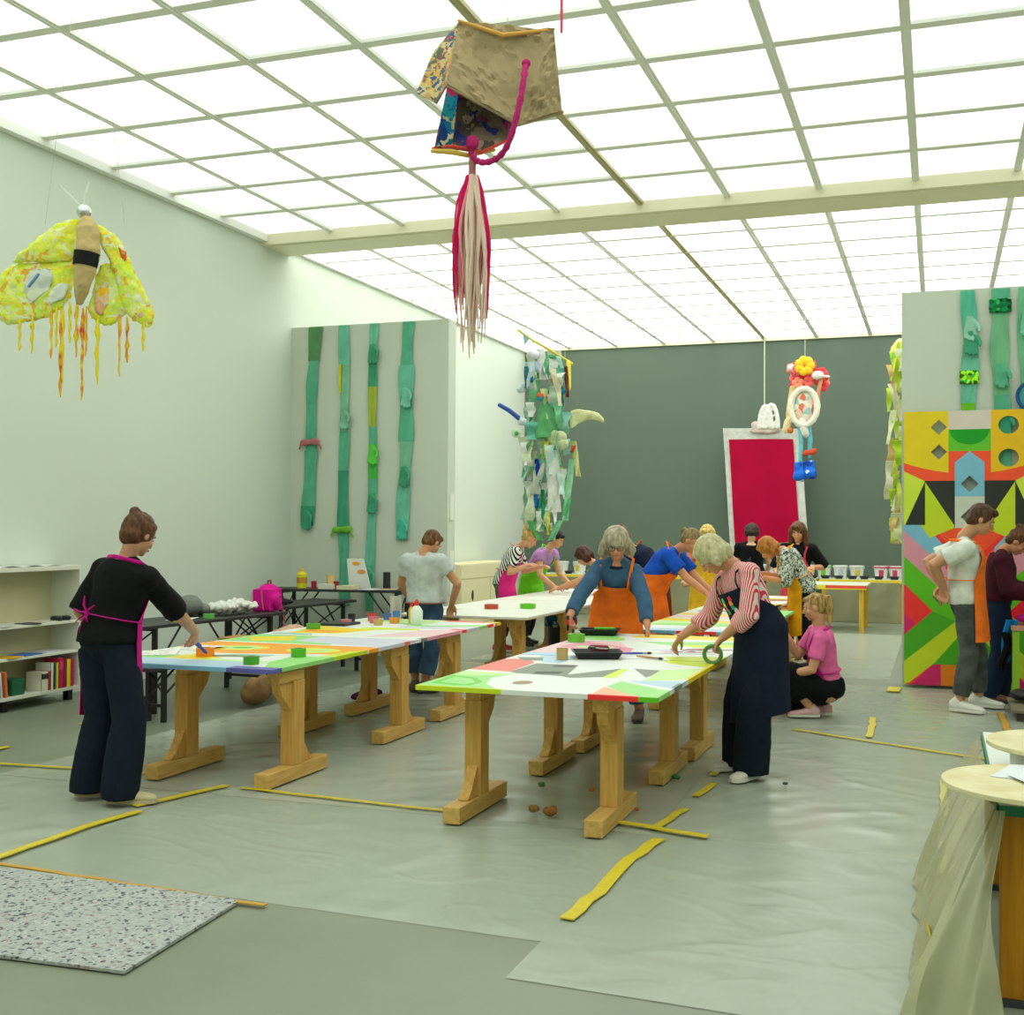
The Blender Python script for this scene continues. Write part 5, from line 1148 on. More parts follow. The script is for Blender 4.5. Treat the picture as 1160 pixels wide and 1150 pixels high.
# things on the partition table
ZT = .86
t = thing('yellow_bottle', 'yellow bottle at the left end of the partition table', 'bottle', (-7.32, 12.88, ZT + .001))
m = M(); m.lathe([(.001, 0), (.06, 0), (.062, .17), (.03, .2), (.001, .2)]); obj('bottle_body', m, plain('yel_bottle', (226, 214, 30), .4), t)
m = M(); m.lathe([(.001, .2), (.028, .2), (.026, .235), (.001, .235)]); obj('cap', m, plain('yellow_plastic', (226, 190, 50), .4), t)
m = M(); m.lathe([(.0605, .06), (.0632, .06), (.0632, .13), (.0605, .13)]); obj('bottle_label', m, plain('lab_or', (196, 150, 40), .6), t)
def pot_on(x, y, z, r, h, c, lab):
    t = thing('paint_pot', lab, 'paint pot', (x, y, z + .001))
    m = M(); m.lathe([(.001, 0), (r * .85, 0), (r, h), (r * .9, h), (r * .8, .01), (.001, .01)], n=16); obj('cup', m, plain('pot_%d_%d_%d' % c, c, .4), t)
    m = M(); m.lathe([(.001, .011), (r * .82, .011), (r * .88, h * .8), (.001, h * .8)], n=16); obj('paint', m, plain('pp_%d_%d_%d' % c, tuple(min(255, int(v * 1.1)) for v in c), .25), t)
pot_on(-7.12, 12.82, ZT, .035, .09, (176, 30, 60), 'crimson pot right of the yellow bottle'); pot_on(-6.86, 12.9, ZT, .035, .09, (150, 24, 40), 'dark red pot in the middle of the partition table'); pot_on(-6.98, 12.98, ZT, .05, .16, (226, 190, 120), 'tall patterned cup between the two red pots')
flatmag(-6.95, 12.85, ZT, .18, .16, .1, (222, 222, 206), 'small white box lying between the red pots', .06, 'white_box')
flatmag(-6.68, 12.86, ZT, .2, .24, .1, (224, 216, 180), 'cream booklet stack on the partition table', .045, 'booklet')
flatmag(-6.40, 12.9, ZT, .2, .26, -.2, (230, 232, 228), 'white leaflet on the partition table'); flatmag(-6.2, 13.0, ZT, .18, .2, .3, (226, 190, 170), 'pale pink leaflet on the partition table')
t = thing('display_board', 'white leaflet stand with orange shapes on the partition table', 'display stand', (-6.62, 13.12, ZT + .001), -.1)
m = M(); m.slab([(-.19, 0, 0), (.12, 0, 0), (.0, .02, .36), (-.24, .02, .36)], (0, .01, 0)); obj('card', m, papm, t, smooth=False)
m = M(); m.prism(ellp(-.10, .30, .055, .022, 14), 0, .002); m2 = M(); m2.prism(ellp(-.02, .2, .06, .026, 14), 0, .002)
for q, c in ((m, (246, 170, 40)), (m2, (240, 150, 70))):
    q.v = [(a, -.004 - c_ * 1 + b * .055, b) for a, b, c_ in q.v]; obj('printed_shape', q, plain('sh_%d_%d_%d' % c, c, .6), t, smooth=False)
m = M(); m.slab([(-.15, .012, .3), (.0, .012, .3), (.0, .10, 0), (-.12, .10, 0)], (0, .008, 0)); obj('back_support', m, papm, t, smooth=False)
m = M(); m.lathe([(.001, 0), (.045, 0), (.045, .2), (.038, .2), (.038, .02), (.001, .02)], (-6.32, 13.18, ZT + .001)); solo('black_holder', m, plain('black_plastic', (26, 27, 26), .35), 'tall black pencil holder beside the leaflet stand', 'holder')

# ------------------------------------------------------------------ long ribbons with gloves on the partitions
def rib_mat(c, k=''): return plain('ribbon_%d_%d_%d' % c + k, c, .8, var=.2, vs=5, bump=.5, bs=20)
def ribbon(label, x, y, zt, zb, wd, dx, segs, gl=(), grp='long green textile ribbons on the partitions'):
    """segs: [(frac_from, colour)], gl: [(frac, kind, colour)]; hung on the partition face at y, towards -y"""
    t = thing('ribbon', label, 'textile ribbon', (x, y - .008, zb), 0, grp)
    H_ = zt - zb; segs = sorted(segs) + [(1.0, None)]
    rnd = random.Random(int(abs(x) * 999))
    ph = rnd.random() * 6
    for (a, c), (b, _) in zip(segs, segs[1:]):
        wv = wd * (rnd.uniform(.84, 1.1))
        def fn(u, v, a=a, b=b, wv=wv):
            q = a + (b - a) * v; z = H_ * (1 - q)
            cxx = dx * q + .012 * math.sin(q * 9 + ph)
            w2 = wv * (1 + .10 * math.sin(q * 21 + ph))
            return (cxx + (u - .5) * w2, -.012 - .010 * abs(math.sin(u * 6 + q * 14)) - .004 * math.sin(q * 30), z)
        m = M(); m.grid(fn, 8, max(4, int((b - a) * 60)), .006); obj('fabric_band', m, rib_mat(c), t)
    for fr, kind, c in gl:
        z = H_ * (1 - fr); cxx = dx * fr + .012 * math.sin(fr * 9 + ph); m = M()
        if kind == 'glove':
            hand(m, V((cxx, -.045, z + .08)), (0.05, 0, -1), (0, -1, -.1), -1, .12, 1.5, 1.25, 1.8)
            me = voxel(m, .012, 2, .006, .05); obj_me('glove', me, rib_mat(c), t)
        elif kind == 'band':
            m.box((cxx - wd * .62, -.05, z - .07), (cxx + wd * .62, -.012, z + .07)); me = voxel(m, .012, 2, .02, .05); obj_me('knitted_patch', me, patches('knit_%d_%d_%d' % c, [c, tuple(int(v * .5) for v in c), (60, 190, 90), tuple(min(255, int(v * 1.3)) for v in c)], 26), t)
        elif kind == 'bow':
            for s_ in (-1, 1): m.ell((cxx + s_ * .07, -.05, z + .005 * s_), (.075, .03, .045))
            m.ell((cxx, -.055, z), (.035, .03, .035)); m.tube([(cxx - .12, -.05, z), (cxx - .15, -.05, z - .08)], .014); m.tube([(cxx + .12, -.05, z), (cxx + .16, -.05, z - .09)], .014)
            me = voxel(m, .010, 2, .02, .05); obj_me('bow', me, rib_mat(c), t)
        elif kind == 'strip':
            m.box((cxx - wd * .5, -.045, z - .18), (cxx - wd * .28, -.028, z + .18)); obj('yellow_strip', m, rib_mat(c), t, smooth=False)
        elif kind == 'wheel':
            for s_ in range(24):
                a = s_ * PI / 12
            m.tube([(cxx + .11 * math.cos(a * PI / 12), -.05, z + .13 * math.sin(a * PI / 12)) for a in range(25)], .016, 8, round_ends=False); obj('ring', m, rib_mat((20, 90, 150)), t)
            m = M(); m.ell((cxx, -.04, z), (.10, .015, .12)); obj('glass_disc', m, rib_mat((70, 160, 160)), t)
    return t
g1, g2, g3, g4 = (92, 184, 146), (112, 198, 168), (60, 160, 120), (128, 194, 158)
ribbon('leftmost green ribbon on the left partition, with a pink bow at mid height', -7.50, 13.5, 4.16, 1.62, .17, -.08, [(0, (92, 150, 96)), (.17, g1), (.62, g1), (.9, g3)], [(.58, 'bow', (196, 116, 120)), (.96, 'glove', g3)])
ribbon('second green ribbon on the left partition, with a yellow stripe near the top', -7.08, 13.5, 4.16, .62, .15, .02, [(0, g2), (.14, g4), (.38, g1), (.52, g3), (.72, g1)], [(.19, 'strip', (214, 214, 20)), (.73, 'bow', (120, 196, 50)), (.33, 'glove', g4)])
ribbon('third green ribbon on the left partition, narrow above and bright green in the middle', -6.66, 13.5, 4.16, .56, .13, -.03, [(0, g2), (.10, g3), (.22, (170, 190, 60)), (.36, g1), (.42, (70, 196, 70)), (.54, g1), (.66, g2), (.84, g1)], [(.10, 'glove', g3), (.45, 'glove', (90, 210, 70)), (.62, 'glove', g3), (.88, 'glove', g1)])
ribbon('rightmost green ribbon on the left partition, with three teal gloves', -6.19, 13.5, 4.16, 1.45, .18, -.06, [(0, g1), (.2, g2), (.34, g1), (.55, g4), (.75, g2)], [(.34, 'glove', (120, 200, 170)), (.70, 'glove', g3), (.94, 'glove', (70, 190, 160))])
ribbon('left green ribbon above the mural, ending in a bright green knitted patch', .29, 13.0, 4.05, 2.2, .155, .01, [(0, (90, 196, 160)), (.3, g2), (.62, (110, 200, 30)), (.76, g4)], [(.2, 'glove', (150, 206, 180)), (.48, 'band', (130, 205, 30)), (.28, 'glove', g3)])
ribbon('middle green ribbon above the mural, with a dark green knitted square', .58, 13.0, 4.05, 1.9, .17, .04, [(0, g1), (.12, (120, 190, 140)), (.5, g1)], [(.08, 'band', (10, 110, 60)), (.40, 'glove', (90, 180, 140)), (.62, 'glove', (50, 160, 120))])
ribbon('right green ribbon above the mural, crossed by a blue ring', .84, 13.0, 4.05, 1.5, .18, .0, [(0, (110, 190, 140)), (.4, g1), (.7, (60, 170, 110))], [(.14, 'glove', g2), (.43, 'wheel', g3)])

# ------------------------------------------------------------------ hanging sculptures
def D_(u, v, d): return V((0, 0, 1.6)) + F2 * d + R2 * ((u - 580) / 1353.0 * d) + U3 * ((575 - v) / 1353.0 * d)
wire = plain('wire', (190, 190, 180), .4)
def wire_to_ceiling(m, p, r=.0025): m.tube([p, V((p.x, p.y, 5.15))], r, 6)
# yellow moth
c0 = V((-5.05, 6.12, 3.0)); ax = R0.copy(); ay = F0.copy(); az = V((0, 0, 1))
L3 = lambda a, b, c: c0 + ax * a + ay * b + az * c
t = thing('moth_sculpture', 'big yellow and lime textile moth with dangling fringes, hanging at the left', 'textile sculpture', c0)
def mv(m, c=None): 
    c = c or c0; m.v = [(v[0] - c[0], v[1] - c[1], v[2] - c[2]) for v in m.v]; return m
wingm = patches('moth_wing', [(222, 236, 60), (232, 232, 90), (206, 236, 90), (222, 228, 150), (238, 216, 60), (226, 232, 190), (214, 232, 70), (232, 180, 70), (226, 234, 110)], 14, dist=.5, bump=.8)
wingi = patches('moth_inner', [(216, 222, 206), (226, 230, 200), (222, 226, 170), (206, 214, 200)], 7, dist=.4)
def wing(side, out, name, mat, dep, th=.03, y0=0):
    m = M(); n = len(out)
    # cushion: rings from the outline to its middle
    cxm = sum(p[0] for p in out) / n; czm = sum(p[1] for p in out) / n; rs = []
    for k in range(6):
        q = k / 5; s_ = 1 - q * .97
        for_side = [L3(cxm + (p[0] - cxm) * s_, y0 + dep * abs(cxm + (p[0] - cxm) * s_) ** 1.5 - th * math.sqrt(max(0, 1 - s_ * s_)), czm + (p[1] - czm) * s_) for p in out]
        rs.append(for_side)
    back = [[L3(cxm + (p[0] - cxm) * s_, y0 + dep * abs(cxm + (p[0] - cxm) * s_) ** 1.5 + th * math.sqrt(max(0, 1 - s_ * s_)), czm + (p[1] - czm) * s_) for p in out] for s_ in (.03, .5, .9)]
    m.rings(back + rs); me = voxel(m, .012, 2, .03, .06); return obj_me(name, me, mat, t, off=c0)
px = lambda u, v: ((u - 95) / 180.0, (2.95 - 3.0) + (349 - v) / 180.0 * 1.0)
Pw = lambda L: [px(*p) for p in L]
def smooth_poly(P, k=4):
    out = []; n = len(P)
    for i in range(n):
        a, b, c, d = P[i - 1], P[i], P[(i + 1) % n], P[(i + 2) % n]
        for j in range(k):
            s_ = j / k
            out.append(tuple(.5 * ((2 * b[q]) + (-a[q] + c[q]) * s_ + (2 * a[q] - 5 * b[q] + 4 * c[q] - d[q]) * s_ ** 2 + (-a[q] + 3 * b[q] - 3 * c[q] + d[q]) * s_ ** 3) for q in (0, 1)))
    return out
wing(-1, smooth_poly(Pw([(93, 246), (70, 247), (48, 258), (20, 278), (2, 292), (40, 293), (88, 290)])), 'upper_wing', wingm, .3)
wing(-1, smooth_poly(Pw([(90, 288), (50, 289), (4, 290), (-20, 308), (-26, 340), (-6, 362), (30, 360), (60, 352), (78, 338), (84, 318)])), 'lower_wing', wingm, .35, .03, .02)
wing(-1, smooth_poly(Pw([(40, 296), (22, 310), (24, 332), (38, 338), (58, 322), (60, 302)])), 'pale_patch', wingi, .32, .012, -.005)
wing(-1, smooth_poly(Pw([(64, 318), (52, 334), (58, 342), (76, 332), (80, 316)])), 'pale_patch', wingi, .32, .012, -.005)
wing(1, smooth_poly(Pw([(106, 250), (118, 252), (134, 266), (146, 290), (158, 318), (172, 345), (170, 366), (156, 364), (140, 350), (126, 300), (112, 270)])), 'upper_wing', wingm, .3)
wing(1, smooth_poly(Pw([(112, 296), (102, 330), (98, 348), (108, 362), (130, 364), (140, 352), (152, 350), (140, 318), (130, 296)])), 'lower_wing', wingm, .3, .03, .02)
for P in ([(120, 312), (108, 330), (108, 350), (118, 354), (126, 330)], [(136, 302), (132, 322), (142, 338), (148, 320)], [(154, 340), (152, 356), (164, 356), (164, 344)]):
    wing(1, smooth_poly(Pw(P)), 'orange_patch', patches('moth_orange', [(226, 190, 150), (222, 170, 120), (236, 186, 40), (214, 206, 190)], 14), .3, .012, -.01)
for P in ([(50, 264), (44, 272), (58, 280), (66, 270)], [(132, 270), (136, 290), (144, 296), (142, 280)]):
    wing(1, smooth_poly(Pw(P)), 'orange_patch', patches('moth_red', [(216, 110, 50), (226, 222, 180), (222, 150, 60), (226, 214, 90)], 22), .3, .010, -.02)
m = M(); m.tube([L3(.03, -.03, .50), L3(.05, -.06, .44), L3(.055, -.07, .32), L3(.035, -.07, .19), L3(.01, -.05, .08), L3(-.01, -.03, .0)], [.045, .068, .074, .066, .048, .026], 16)
me = voxel(m, .01, 2, .02, .05); obj_me('abdomen', me, plain('moth_body', (206, 180, 120), .85, var=.15, vs=12, bump=.5), t, off=c0)
m = M(); m.tube([L3(.048, -.07, .30), L3(.036, -.07, .215)], [.079, .074], 20, round_ends=False); obj('black_band', mv(m), cloth((34, 34, 32), 'black_band'), t)
m = M(); m.ell(L3(.012, -.03, .565), (.045, .045, .045), nu=18, nv=12); obj('silver_head', mv(m), plain('silver', (206, 210, 206), .25, metal=.8), t)
m = M(); m.tube([L3(-.01, -.03, .60), L3(-.08, -.03, .67), L3(-.14, -.03, .73)], [.004, .006, .003], 6); m.tube([L3(.01, -.03, .60), L3(.015, -.03, .67), L3(.035, -.03, .72), L3(.04, -.03, .75)], [.004, .006, .007, .004], 6); obj('antenna', mv(m), plain('antenna_white', (224, 228, 206), .6), t)
m = M(); m.tube([L3(-.33, -.02, .10), L3(-.27, -.03, .17)], .010, 8); obj('blue_stick', mv(m), plain('stick_blue', (110, 140, 190), .5), t)
fr = [(18, 362, 30), (34, 360, 36), (58, 352, 50), (70, 350, 96), (72, 352, 78), (80, 345, 40), (88, 345, 56), (95, 352, 98), (111, 362, 60), (112, 362, 70), (135, 358, 64), (143, 360, 46), (160, 362, 30), (64, 350, 40), (99, 350, 50)]
rn = random.Random(3)
for i, (u, v, ln) in enumerate(fr):
    x, z = px(u, v); L_ = ln / 180.0; y = .3 * abs(x) ** 1.5
    pts = [L3(x + .003 * math.sin(k * 2 + i), y, z + .03 - (L_ + .03) * k / 8) for k in range(9)]
    m = M(); m.tube(pts, [.006 + .006 * rn.random() * (k % 3) for k in range(8)] + [.004], 7)
    obj('fringe', mv(m), plain('fringe_%d' % (i % 4), [(232, 200, 30), (226, 214, 50), (222, 140, 50), (206, 80, 60)][i % 4], .8, c2=(236, 216, 30), vs=14, spec=.2), t)
m = M()
for a in (-.25, .25): m.tube([L3(a, .02, .5), V((L3(a * .2, 0, 0).x, L3(a * .2, 0, 0).y, 5.15))], .0016, 5)
obj('hanging_wire', mv(m), wire, t)

# paper bag sculpture
b0 = D_(560, 90, 6.5)
t = thing('paper_bag_sculpture', 'large crumpled brown paper bag turned over, with magenta rope and long pink tassel', 'textile sculpture', b0)
A = dict(a=(520, 26, 6.35), b=(627, 35, 6.3), c=(636, 127, 6.35), d=(588, 141, 6.3), e=(507, 97, 6.2), g=(492, 168, 6.3), h=(545, 173, 6.35), i=(577, 158, 6.4), k=(552, 128, 6.5), l=(472, 106, 6.35), n=(490, 62, 6.4), f=(495, 118, 6.3), q=(560, 75, 7.1), r=(600, 110, 6.9))
A = {k: D_(*v) for k, v in A.items()}
def patch_faces(faces, name, mat, amp=.03, ds=.08, sub=4):
    bm = bmesh.new(); vm = {}
    for f in faces:
        for k in f:
            if k not in vm: vm[k] = bm.verts.new(A[k] - b0)
    for f in faces: bm.faces.new([vm[k] for k in f])
    bmesh.ops.triangulate(bm, faces=bm.faces)
    bmesh.ops.subdivide_edges(bm, edges=bm.edges, cuts=20, use_grid_fill=True)
    for v in bm.verts:
        n_ = mnoise.noise(v.co * 7) * .5 + abs(mnoise.noise(V((v.co.x * 14, v.co.y * 14, v.co.z * 24)))) * .6 + abs(mnoise.noise(V((v.co.x * 28, v.co.y * 28, v.co.z * 50)))) * .45
        v.co += -F0 * n_ * amp
    bmesh.ops.solidify(bm, geom=list(bm.faces), thickness=.006)
    me = bpy.data.meshes.new(name); bm.to_mesh(me); bm.free(); auto_smooth(me, 30); return obj_me(name, me, mat, t)
kraft = plain('kraft_paper', (172, 152, 112), .8, var=.12, vs=10, bump=.5, bs=30)
patch_faces([('a', 'b', 'c', 'd', 'e')], 'brown_paper_side', kraft, .05)
patch_faces([('a', 'b', 'q'), ('b', 'c', 'r'), ('b', 'r', 'q'), ('c', 'd', 'r')], 'brown_paper_back', kraft, .02)
inner = patches('bag_inside', [(134, 118, 100), (170, 50, 120), (160, 148, 120), (50, 60, 130), (150, 90, 120), (160, 140, 120), (90, 80, 72)], 12, dist=.3)
patch_faces([('e', 'd', 'k'), ('d', 'i', 'k'), ('i', 'h', 'k'), ('h', 'g', 'k'), ('g', 'e', 'k')], 'bag_lining', inner, .02)
A['e2'] = D_(519, 103, 6.22); A['g2'] = D_(512, 166, 6.32)
patch_faces([('e', 'e2', 'g2', 'g')], 'blue_patchwork_side', patches('bag_blue', [(20, 110, 150), (20, 60, 130), (210, 200, 150), (24, 140, 160), (200, 40, 100), (16, 70, 120), (180, 176, 130)], 18, dist=.2), .012)
patch_faces([('a', 'e', 'f', 'l', 'n')], 'patterned_flap', patches('bag_flap', [(206, 190, 130), (196, 160, 110), (60, 100, 140), (204, 120, 90), (206, 196, 150), (216, 170, 90), (170, 80, 100), (110, 110, 90)], 26, dist=.2), .015)
m = M(); m.tube([A['g'], A['g2'], A['h'], A['i']], [.016, .018, .018, .012], 8, flat=.6); obj('red_rim', mv(m, b0), plain('rim_red', (226, 80, 60), .7), t)
m = M(); m.tube([D_(490, 171, 6.29), D_(512, 172, 6.3), D_(530, 176, 6.33), D_(560, 170, 6.42)], [.012, .016, .014, .008], 8); obj('yellow_rim', mv(m, b0), plain('rim_yel', (214, 180, 80), .7), t)
m = M(); m.tube([A['e'], A['d'], A['c']], .012, 8); obj('rolled_edge', mv(m, b0), kraft, t)
m = M(); m.tube([A['a'] - F0 * .03, D_(570, 40, 6.28), A['b'] - F0 * .02], [.008, .014, .008], 8); obj('orange_edge', mv(m, b0), plain('rim_orange', (216, 160, 70), .7), t)
rope = plain('rope_magenta', (196, 14, 110), .8, var=.3, vs=60, bump=.8, bs=70)
def sp(P, k=6):
    out = []; n = len(P)
    for i in range(n - 1):
        a, b, c, d = P[max(i - 1, 0)], P[i], P[i + 1], P[min(i + 2, n - 1)]
        for j in range(k):
            s_ = j / k; out.append(.5 * ((2 * b) + (c - a) * s_ + (2 * a - 5 * b + 4 * c - d) * s_ ** 2 + (3 * b - a - 3 * c + d) * s_ ** 3))
    return out + [P[-1]]
m = M(); pts = sp([D_(596, 72, 6.22), D_(594, 84, 6.15), D_(588, 120, 6.1), D_(576, 162, 6.12), D_(562, 180, 6.2), D_(545, 184, 6.28), D_(535, 176, 6.3), D_(534, 164, 6.3)])
m.tube(pts, [.016 + .003 * math.sin(i * 2.4) for i in range(len(pts))], 10); m.ell(D_(596, 72, 6.2), (.024,) * 3); m.ell(D_(535, 162, 6.29), (.036, .03, .04)); obj('rope_handle', mv(m, b0), rope, t)
m = M(); m.tube([D_(536, 176, 6.31), D_(535, 190, 6.32), D_(535, 205, 6.32)], [.022, .019, .02], 10); obj('tassel_neck', mv(m, b0), plain('neck_rose', (176, 110, 104), .8, bump=.8, bs=60), t)
strandc = [((226, 196, 176), 'cream_strands'), ((222, 120, 130), 'rose_strands'), ((206, 20, 90), 'crimson_strands'), ((226, 206, 186), 'pale_strands'), ((226, 150, 150), 'salmon_strands')]
rn = random.Random(11)
for ci, (c, nm) in enumerate(strandc):
    m = M()
    for i in range(26 if ci in (0, 3) else (12 if ci == 4 else 9)):
        ang = rn.uniform(0, 2 * PI); sp_ = rn.uniform(.2, 1)
        if ci == 2: ang = rn.choice([0, PI]) + rn.uniform(-.4, .4); sp_ = 1
        L_ = {0: rn.uniform(.62, .95), 3: rn.uniform(.6, .92), 1: rn.uniform(.5, .72), 2: rn.uniform(.5, .78), 4: rn.uniform(.5, .8)}[ci]
        o = ax * (math.cos(ang) * sp_) + ay * (math.sin(ang) * sp_); top_ = D_(535, 200, 6.32); pts = []
        for k in range(9):
            q = k / 8; rr = .02 + .085 * math.sin(min(1, q * 1.6) * PI / 2) * (1 - .25 * q)
            pts.append(top_ + o * rr - az * (L_ * q) + ax * (.008 * math.sin(q * 8 + i)))
        m.tube(pts, [.009, .010, .010, .009, .009, .008, .006, .005, .003], 6)
    obj('tassel_strands', mv(m, b0), plain(nm, c, .85, spec=.2), t, label='tassel strands, ' + ('crimson' if ci == 2 else nm.split('_')[0]))
m = M(); wire_to_ceiling(m, D_(575, 36, 6.5), .002); obj('hanging_wire', mv(m, b0), wire, t)
# small pink strip hanging in front of the top edge
q0 = D_(636, 36, 6.8); t = thing('pink_streamer', 'thin pink cord with a fine thread hanging from the ceiling at the top', 'streamer', q0)
m = M(); m.tube([(0, 0, 0), (0, 0, .3), (0, 0, 5.15 - q0.z)], [.008, .010, .010], 8); obj('pink_cord', m, plain('cord_pink', (234, 70, 110), .7), t)
m = M(); m.tube([(0, 0, 0), (0, 0, -.45)], .0016, 5); obj('thread', m, plain('thread_pink', (236, 190, 190), .8), t)
# red cloth with white border
t = thing('hanging_cloth', 'large crimson cloth panel with white border and rope handles, hanging before the grey wall', 'wall hanging', (-3.05, 22.2, 1.2))
rl = lambda x, y, z: (x + 3.05, y - 22.2, z - 1.2)
def wav(u, v): return .03 * math.sin(u * 9 + v * 2) * (1 - v * .5) + .02 * math.sin(v * 7)
def edgeq(u, v, g=0):
    # corners measured on the cloth: upper left, upper right, lower right, lower left
    ul, ur, lr, ll_ = (-3.76, 3.48), (-2.36, 3.44), (-2.20, 1.22), (-3.60, 1.02)
    x = (ul[0] * (1 - u) + ur[0] * u) * (1 - v) + (ll_[0] * (1 - u) + lr[0] * u) * v
    z = (ul[1] * (1 - u) + ur[1] * u) * (1 - v) + (ll_[1] * (1 - u) + lr[1] * u) * v
    return rl(x, 22.1 + wav(u, v) - g, z)
m = M(); m.grid(lambda u, v: edgeq(u, v), 20, 26, .02); obj('white_border', m, cloth((206, 208, 200), 'border_white'), t)
m = M(); m.grid(lambda u, v: edgeq(.07 + u * .83, .085 + v * .82, .03), 20, 26, .015); obj('crimson_panel', m, plain('crimson_velvet', (172, 4, 54), .9, var=.1, vs=2, spec=.15), t)
m = M()
for x0, x1, h_ in ((-3.08, -2.86, .40), (-2.98, -2.74, .42)):
    m.tube([V(rl(x0 + (x1 - x0) * (.5 - .5 * math.cos(PI * k / 12)), 22.0, 3.46 + h_ * math.sin(PI * k / 12))) for k in range(13)], .042, 10)
me = voxel(m, .02, 2, .02, .06); obj_me('rope_handle', me, plain('handle_white', (222, 222, 212), .8, bump=.6, bs=40), t)
m = M(); m.ell(rl(-2.98, 22.05, 3.42), (.30, .06, .08)); m.ell(rl(-3.05, 22.05, 3.52), (.2, .05, .08)); me = voxel(m, .02, 2, .04, .08); obj_me('gathered_cloth', me, cloth((206, 190, 180), 'gather_rose'), t)
m = M(); m.tube([rl(-3.0, 22.1, 3.75), rl(-3.0, 22.1, 5.15)], .012, 6); obj('hanging_rope', m, plain('rope_pale', (196, 200, 180), .8), t)
# mask figure
b1 = V((-2.06, 20.0, 2.4)); t = thing('mask_figure', 'hanging mask figure with red flower crown, white oval mask and blue shoes', 'textile sculpture', b1)
cxf = lambda u: (u - 911) / 1353.0 * 19.6; czf = lambda v: 2.4 + (545 - v) / 1353.0 * 19.6 - 2.4 + .0
rn = random.Random(21)
flc = [(236, 70, 70), (230, 100, 90), (240, 120, 110), (206, 20, 80), (236, 60, 60), (226, 90, 100), (240, 140, 110)]
for i in range(26):
    u = rn.uniform(895, 932); v = rn.uniform(414, 440)
    m = M(); c = V((cxf(u) * .98, rn.uniform(-.15, .1), czf(v)))
    for k in range(5): a = k * 1.257 + i; m.ell(c + V((math.cos(a) * .05, 0, math.sin(a) * .05)), (.05, .035, .05), nu=8, nv=6)
    obj('flower', m, plain('fl_%d' % (i % 7), flc[i % 7], .8), t)
m = M(); c = V((cxf(912), -.2, czf(416)))
for k in range(7): a = k * .9; m.ell(c + V((math.cos(a) * .09, 0, math.sin(a) * .09)), (.075, .05, .075), nu=10, nv=7)
obj('yellow_flower', m, plain('fl_y', (246, 196, 30), .8), t)
m = M(); m.ell((cxf(897), -.1, czf(417)), (.07, .06, .06)); obj('white_flower', m, plain('fl_w', (226, 222, 212), .8), t)
m = M(); m.ell((cxf(926), -.18, czf(427)), (.10, .05, .07)); m.tube([(cxf(926), -.15, czf(427)), (cxf(938), -.15, czf(429))], .02); pass; obj('white_flower', m, plain('fl_w', (226, 222, 212), .8), t)
m = M(); pts = [V((cxf(911) + .21 * math.cos(a * PI / 14) * 1.0, -.15, czf(462) + .30 * math.sin(a * PI / 14))) for a in range(29)]; m.tube(pts, .055, 8, round_ends=False); me = voxel(m, .02, 2, .03, .06); obj_me('mask_rim', me, plain('mask_white', (222, 218, 200), .8), t)
m = M(); m.ell((cxf(911), -.1, czf(462)), (.19, .07, .27)); obj('mask_face', m, patches('mask_face', [(222, 190, 170), (226, 130, 110), (210, 214, 196), (226, 210, 190), (150, 190, 180), (206, 110, 80)], 11), t)
for nm, u0, v0, u1, v1, c, r in (('arm', 898, 440, 893, 487, (214, 190, 120), .045), ('arm', 930, 430, 926, 460, (214, 150, 110), .03), ('arm', 899, 470, 891, 487, (222, 206, 160), .06), ('leg', 906, 480, 907, 522, (110, 190, 196), .035), ('leg', 916, 480, 917, 518, (96, 180, 190), .035), ('tail', 909, 478, 913, 492, (226, 220, 206), .07), ('orange_foot', 891, 486, 896, 488, (220, 120, 50), .05), ('red_bow', 912, 514, 922, 512, (206, 80, 50), .05), ('strap', 908, 522, 909, 545, (90, 170, 200), .02)):
    m = M(); a = V((cxf(u0), -.12, czf(v0))); b = V((cxf(u1), -.12, czf(v1))); m.tube([a, (a + b) / 2 + V((rn.uniform(-.03, .03), 0, 0)), b], [r, r * 1.1, r], 8); obj(nm, m, cloth(c), t)
for u, v in ((905, 535), (917, 533)):
    m = M(); c = V((cxf(u), -.14, czf(v))); m.box((c.x - .07, c.y - .06, c.z - .14), (c.x + .09, c.y + .06, c.z + .16)); m.ell(c + V((.02, -.04, -.06)), (.11, .09, .09)); me = voxel(m, .02, 3, .03, .08)
    obj_me('blue_shoe', me, patches('shoe_blue', [(20, 90, 196), (24, 70, 170), (30, 110, 206), (190, 206, 226), (20, 60, 150), (24, 100, 200)], 12), t)
m = M(); m.tube([(0, 0, czf(412)), (0, 0, 5.15 - 2.4)], .006, 6); obj('hanging_wire', m, wire, t)

# scrap columns
def scrap_sculpture(nm, label, base, items, cols_, width, zt, zb, n, seed, wk=1.0, bar=None, extra=None, x_off=lambda q: 0):
    t = thing(nm, label, 'textile sculpture', base); rn = random.Random(seed); H_ = zt - zb
    for i in range(n):
        q = (i + rn.random()) / n; zc = H_ * (1 - q); wq = width(q)
        x = x_off(q) + rn.uniform(-1, 1) * wq; y = rn.uniform(-.14, .14); ln = rn.uniform(.18, .5); wd = rn.uniform(.06, .17) * wk; tw = rn.uniform(-.5, .5); ph = rn.random() * 6; til = rn.uniform(-.25, .25)
        ln = min(ln, zc + .02) if zc > .2 else .2
        def fn(u, v):
            k = (u - .5) * wd * (1 - .4 * v + .15 * math.sin(v * 9 + ph)); a = tw * v * 2 + ph
            return (x + k * math.cos(a) + til * v * ln, y + k * math.sin(a) * .6 + .03 * math.sin(v * 7 + ph), max(0, zc - v * ln))
        m = M(); m.grid(fn, 4, 9, .008); c = cols_[i % len(cols_)]; obj('fabric_scrap', m, cloth(c, bs=30), t)
    if extra: extra(t, H_)
    return t
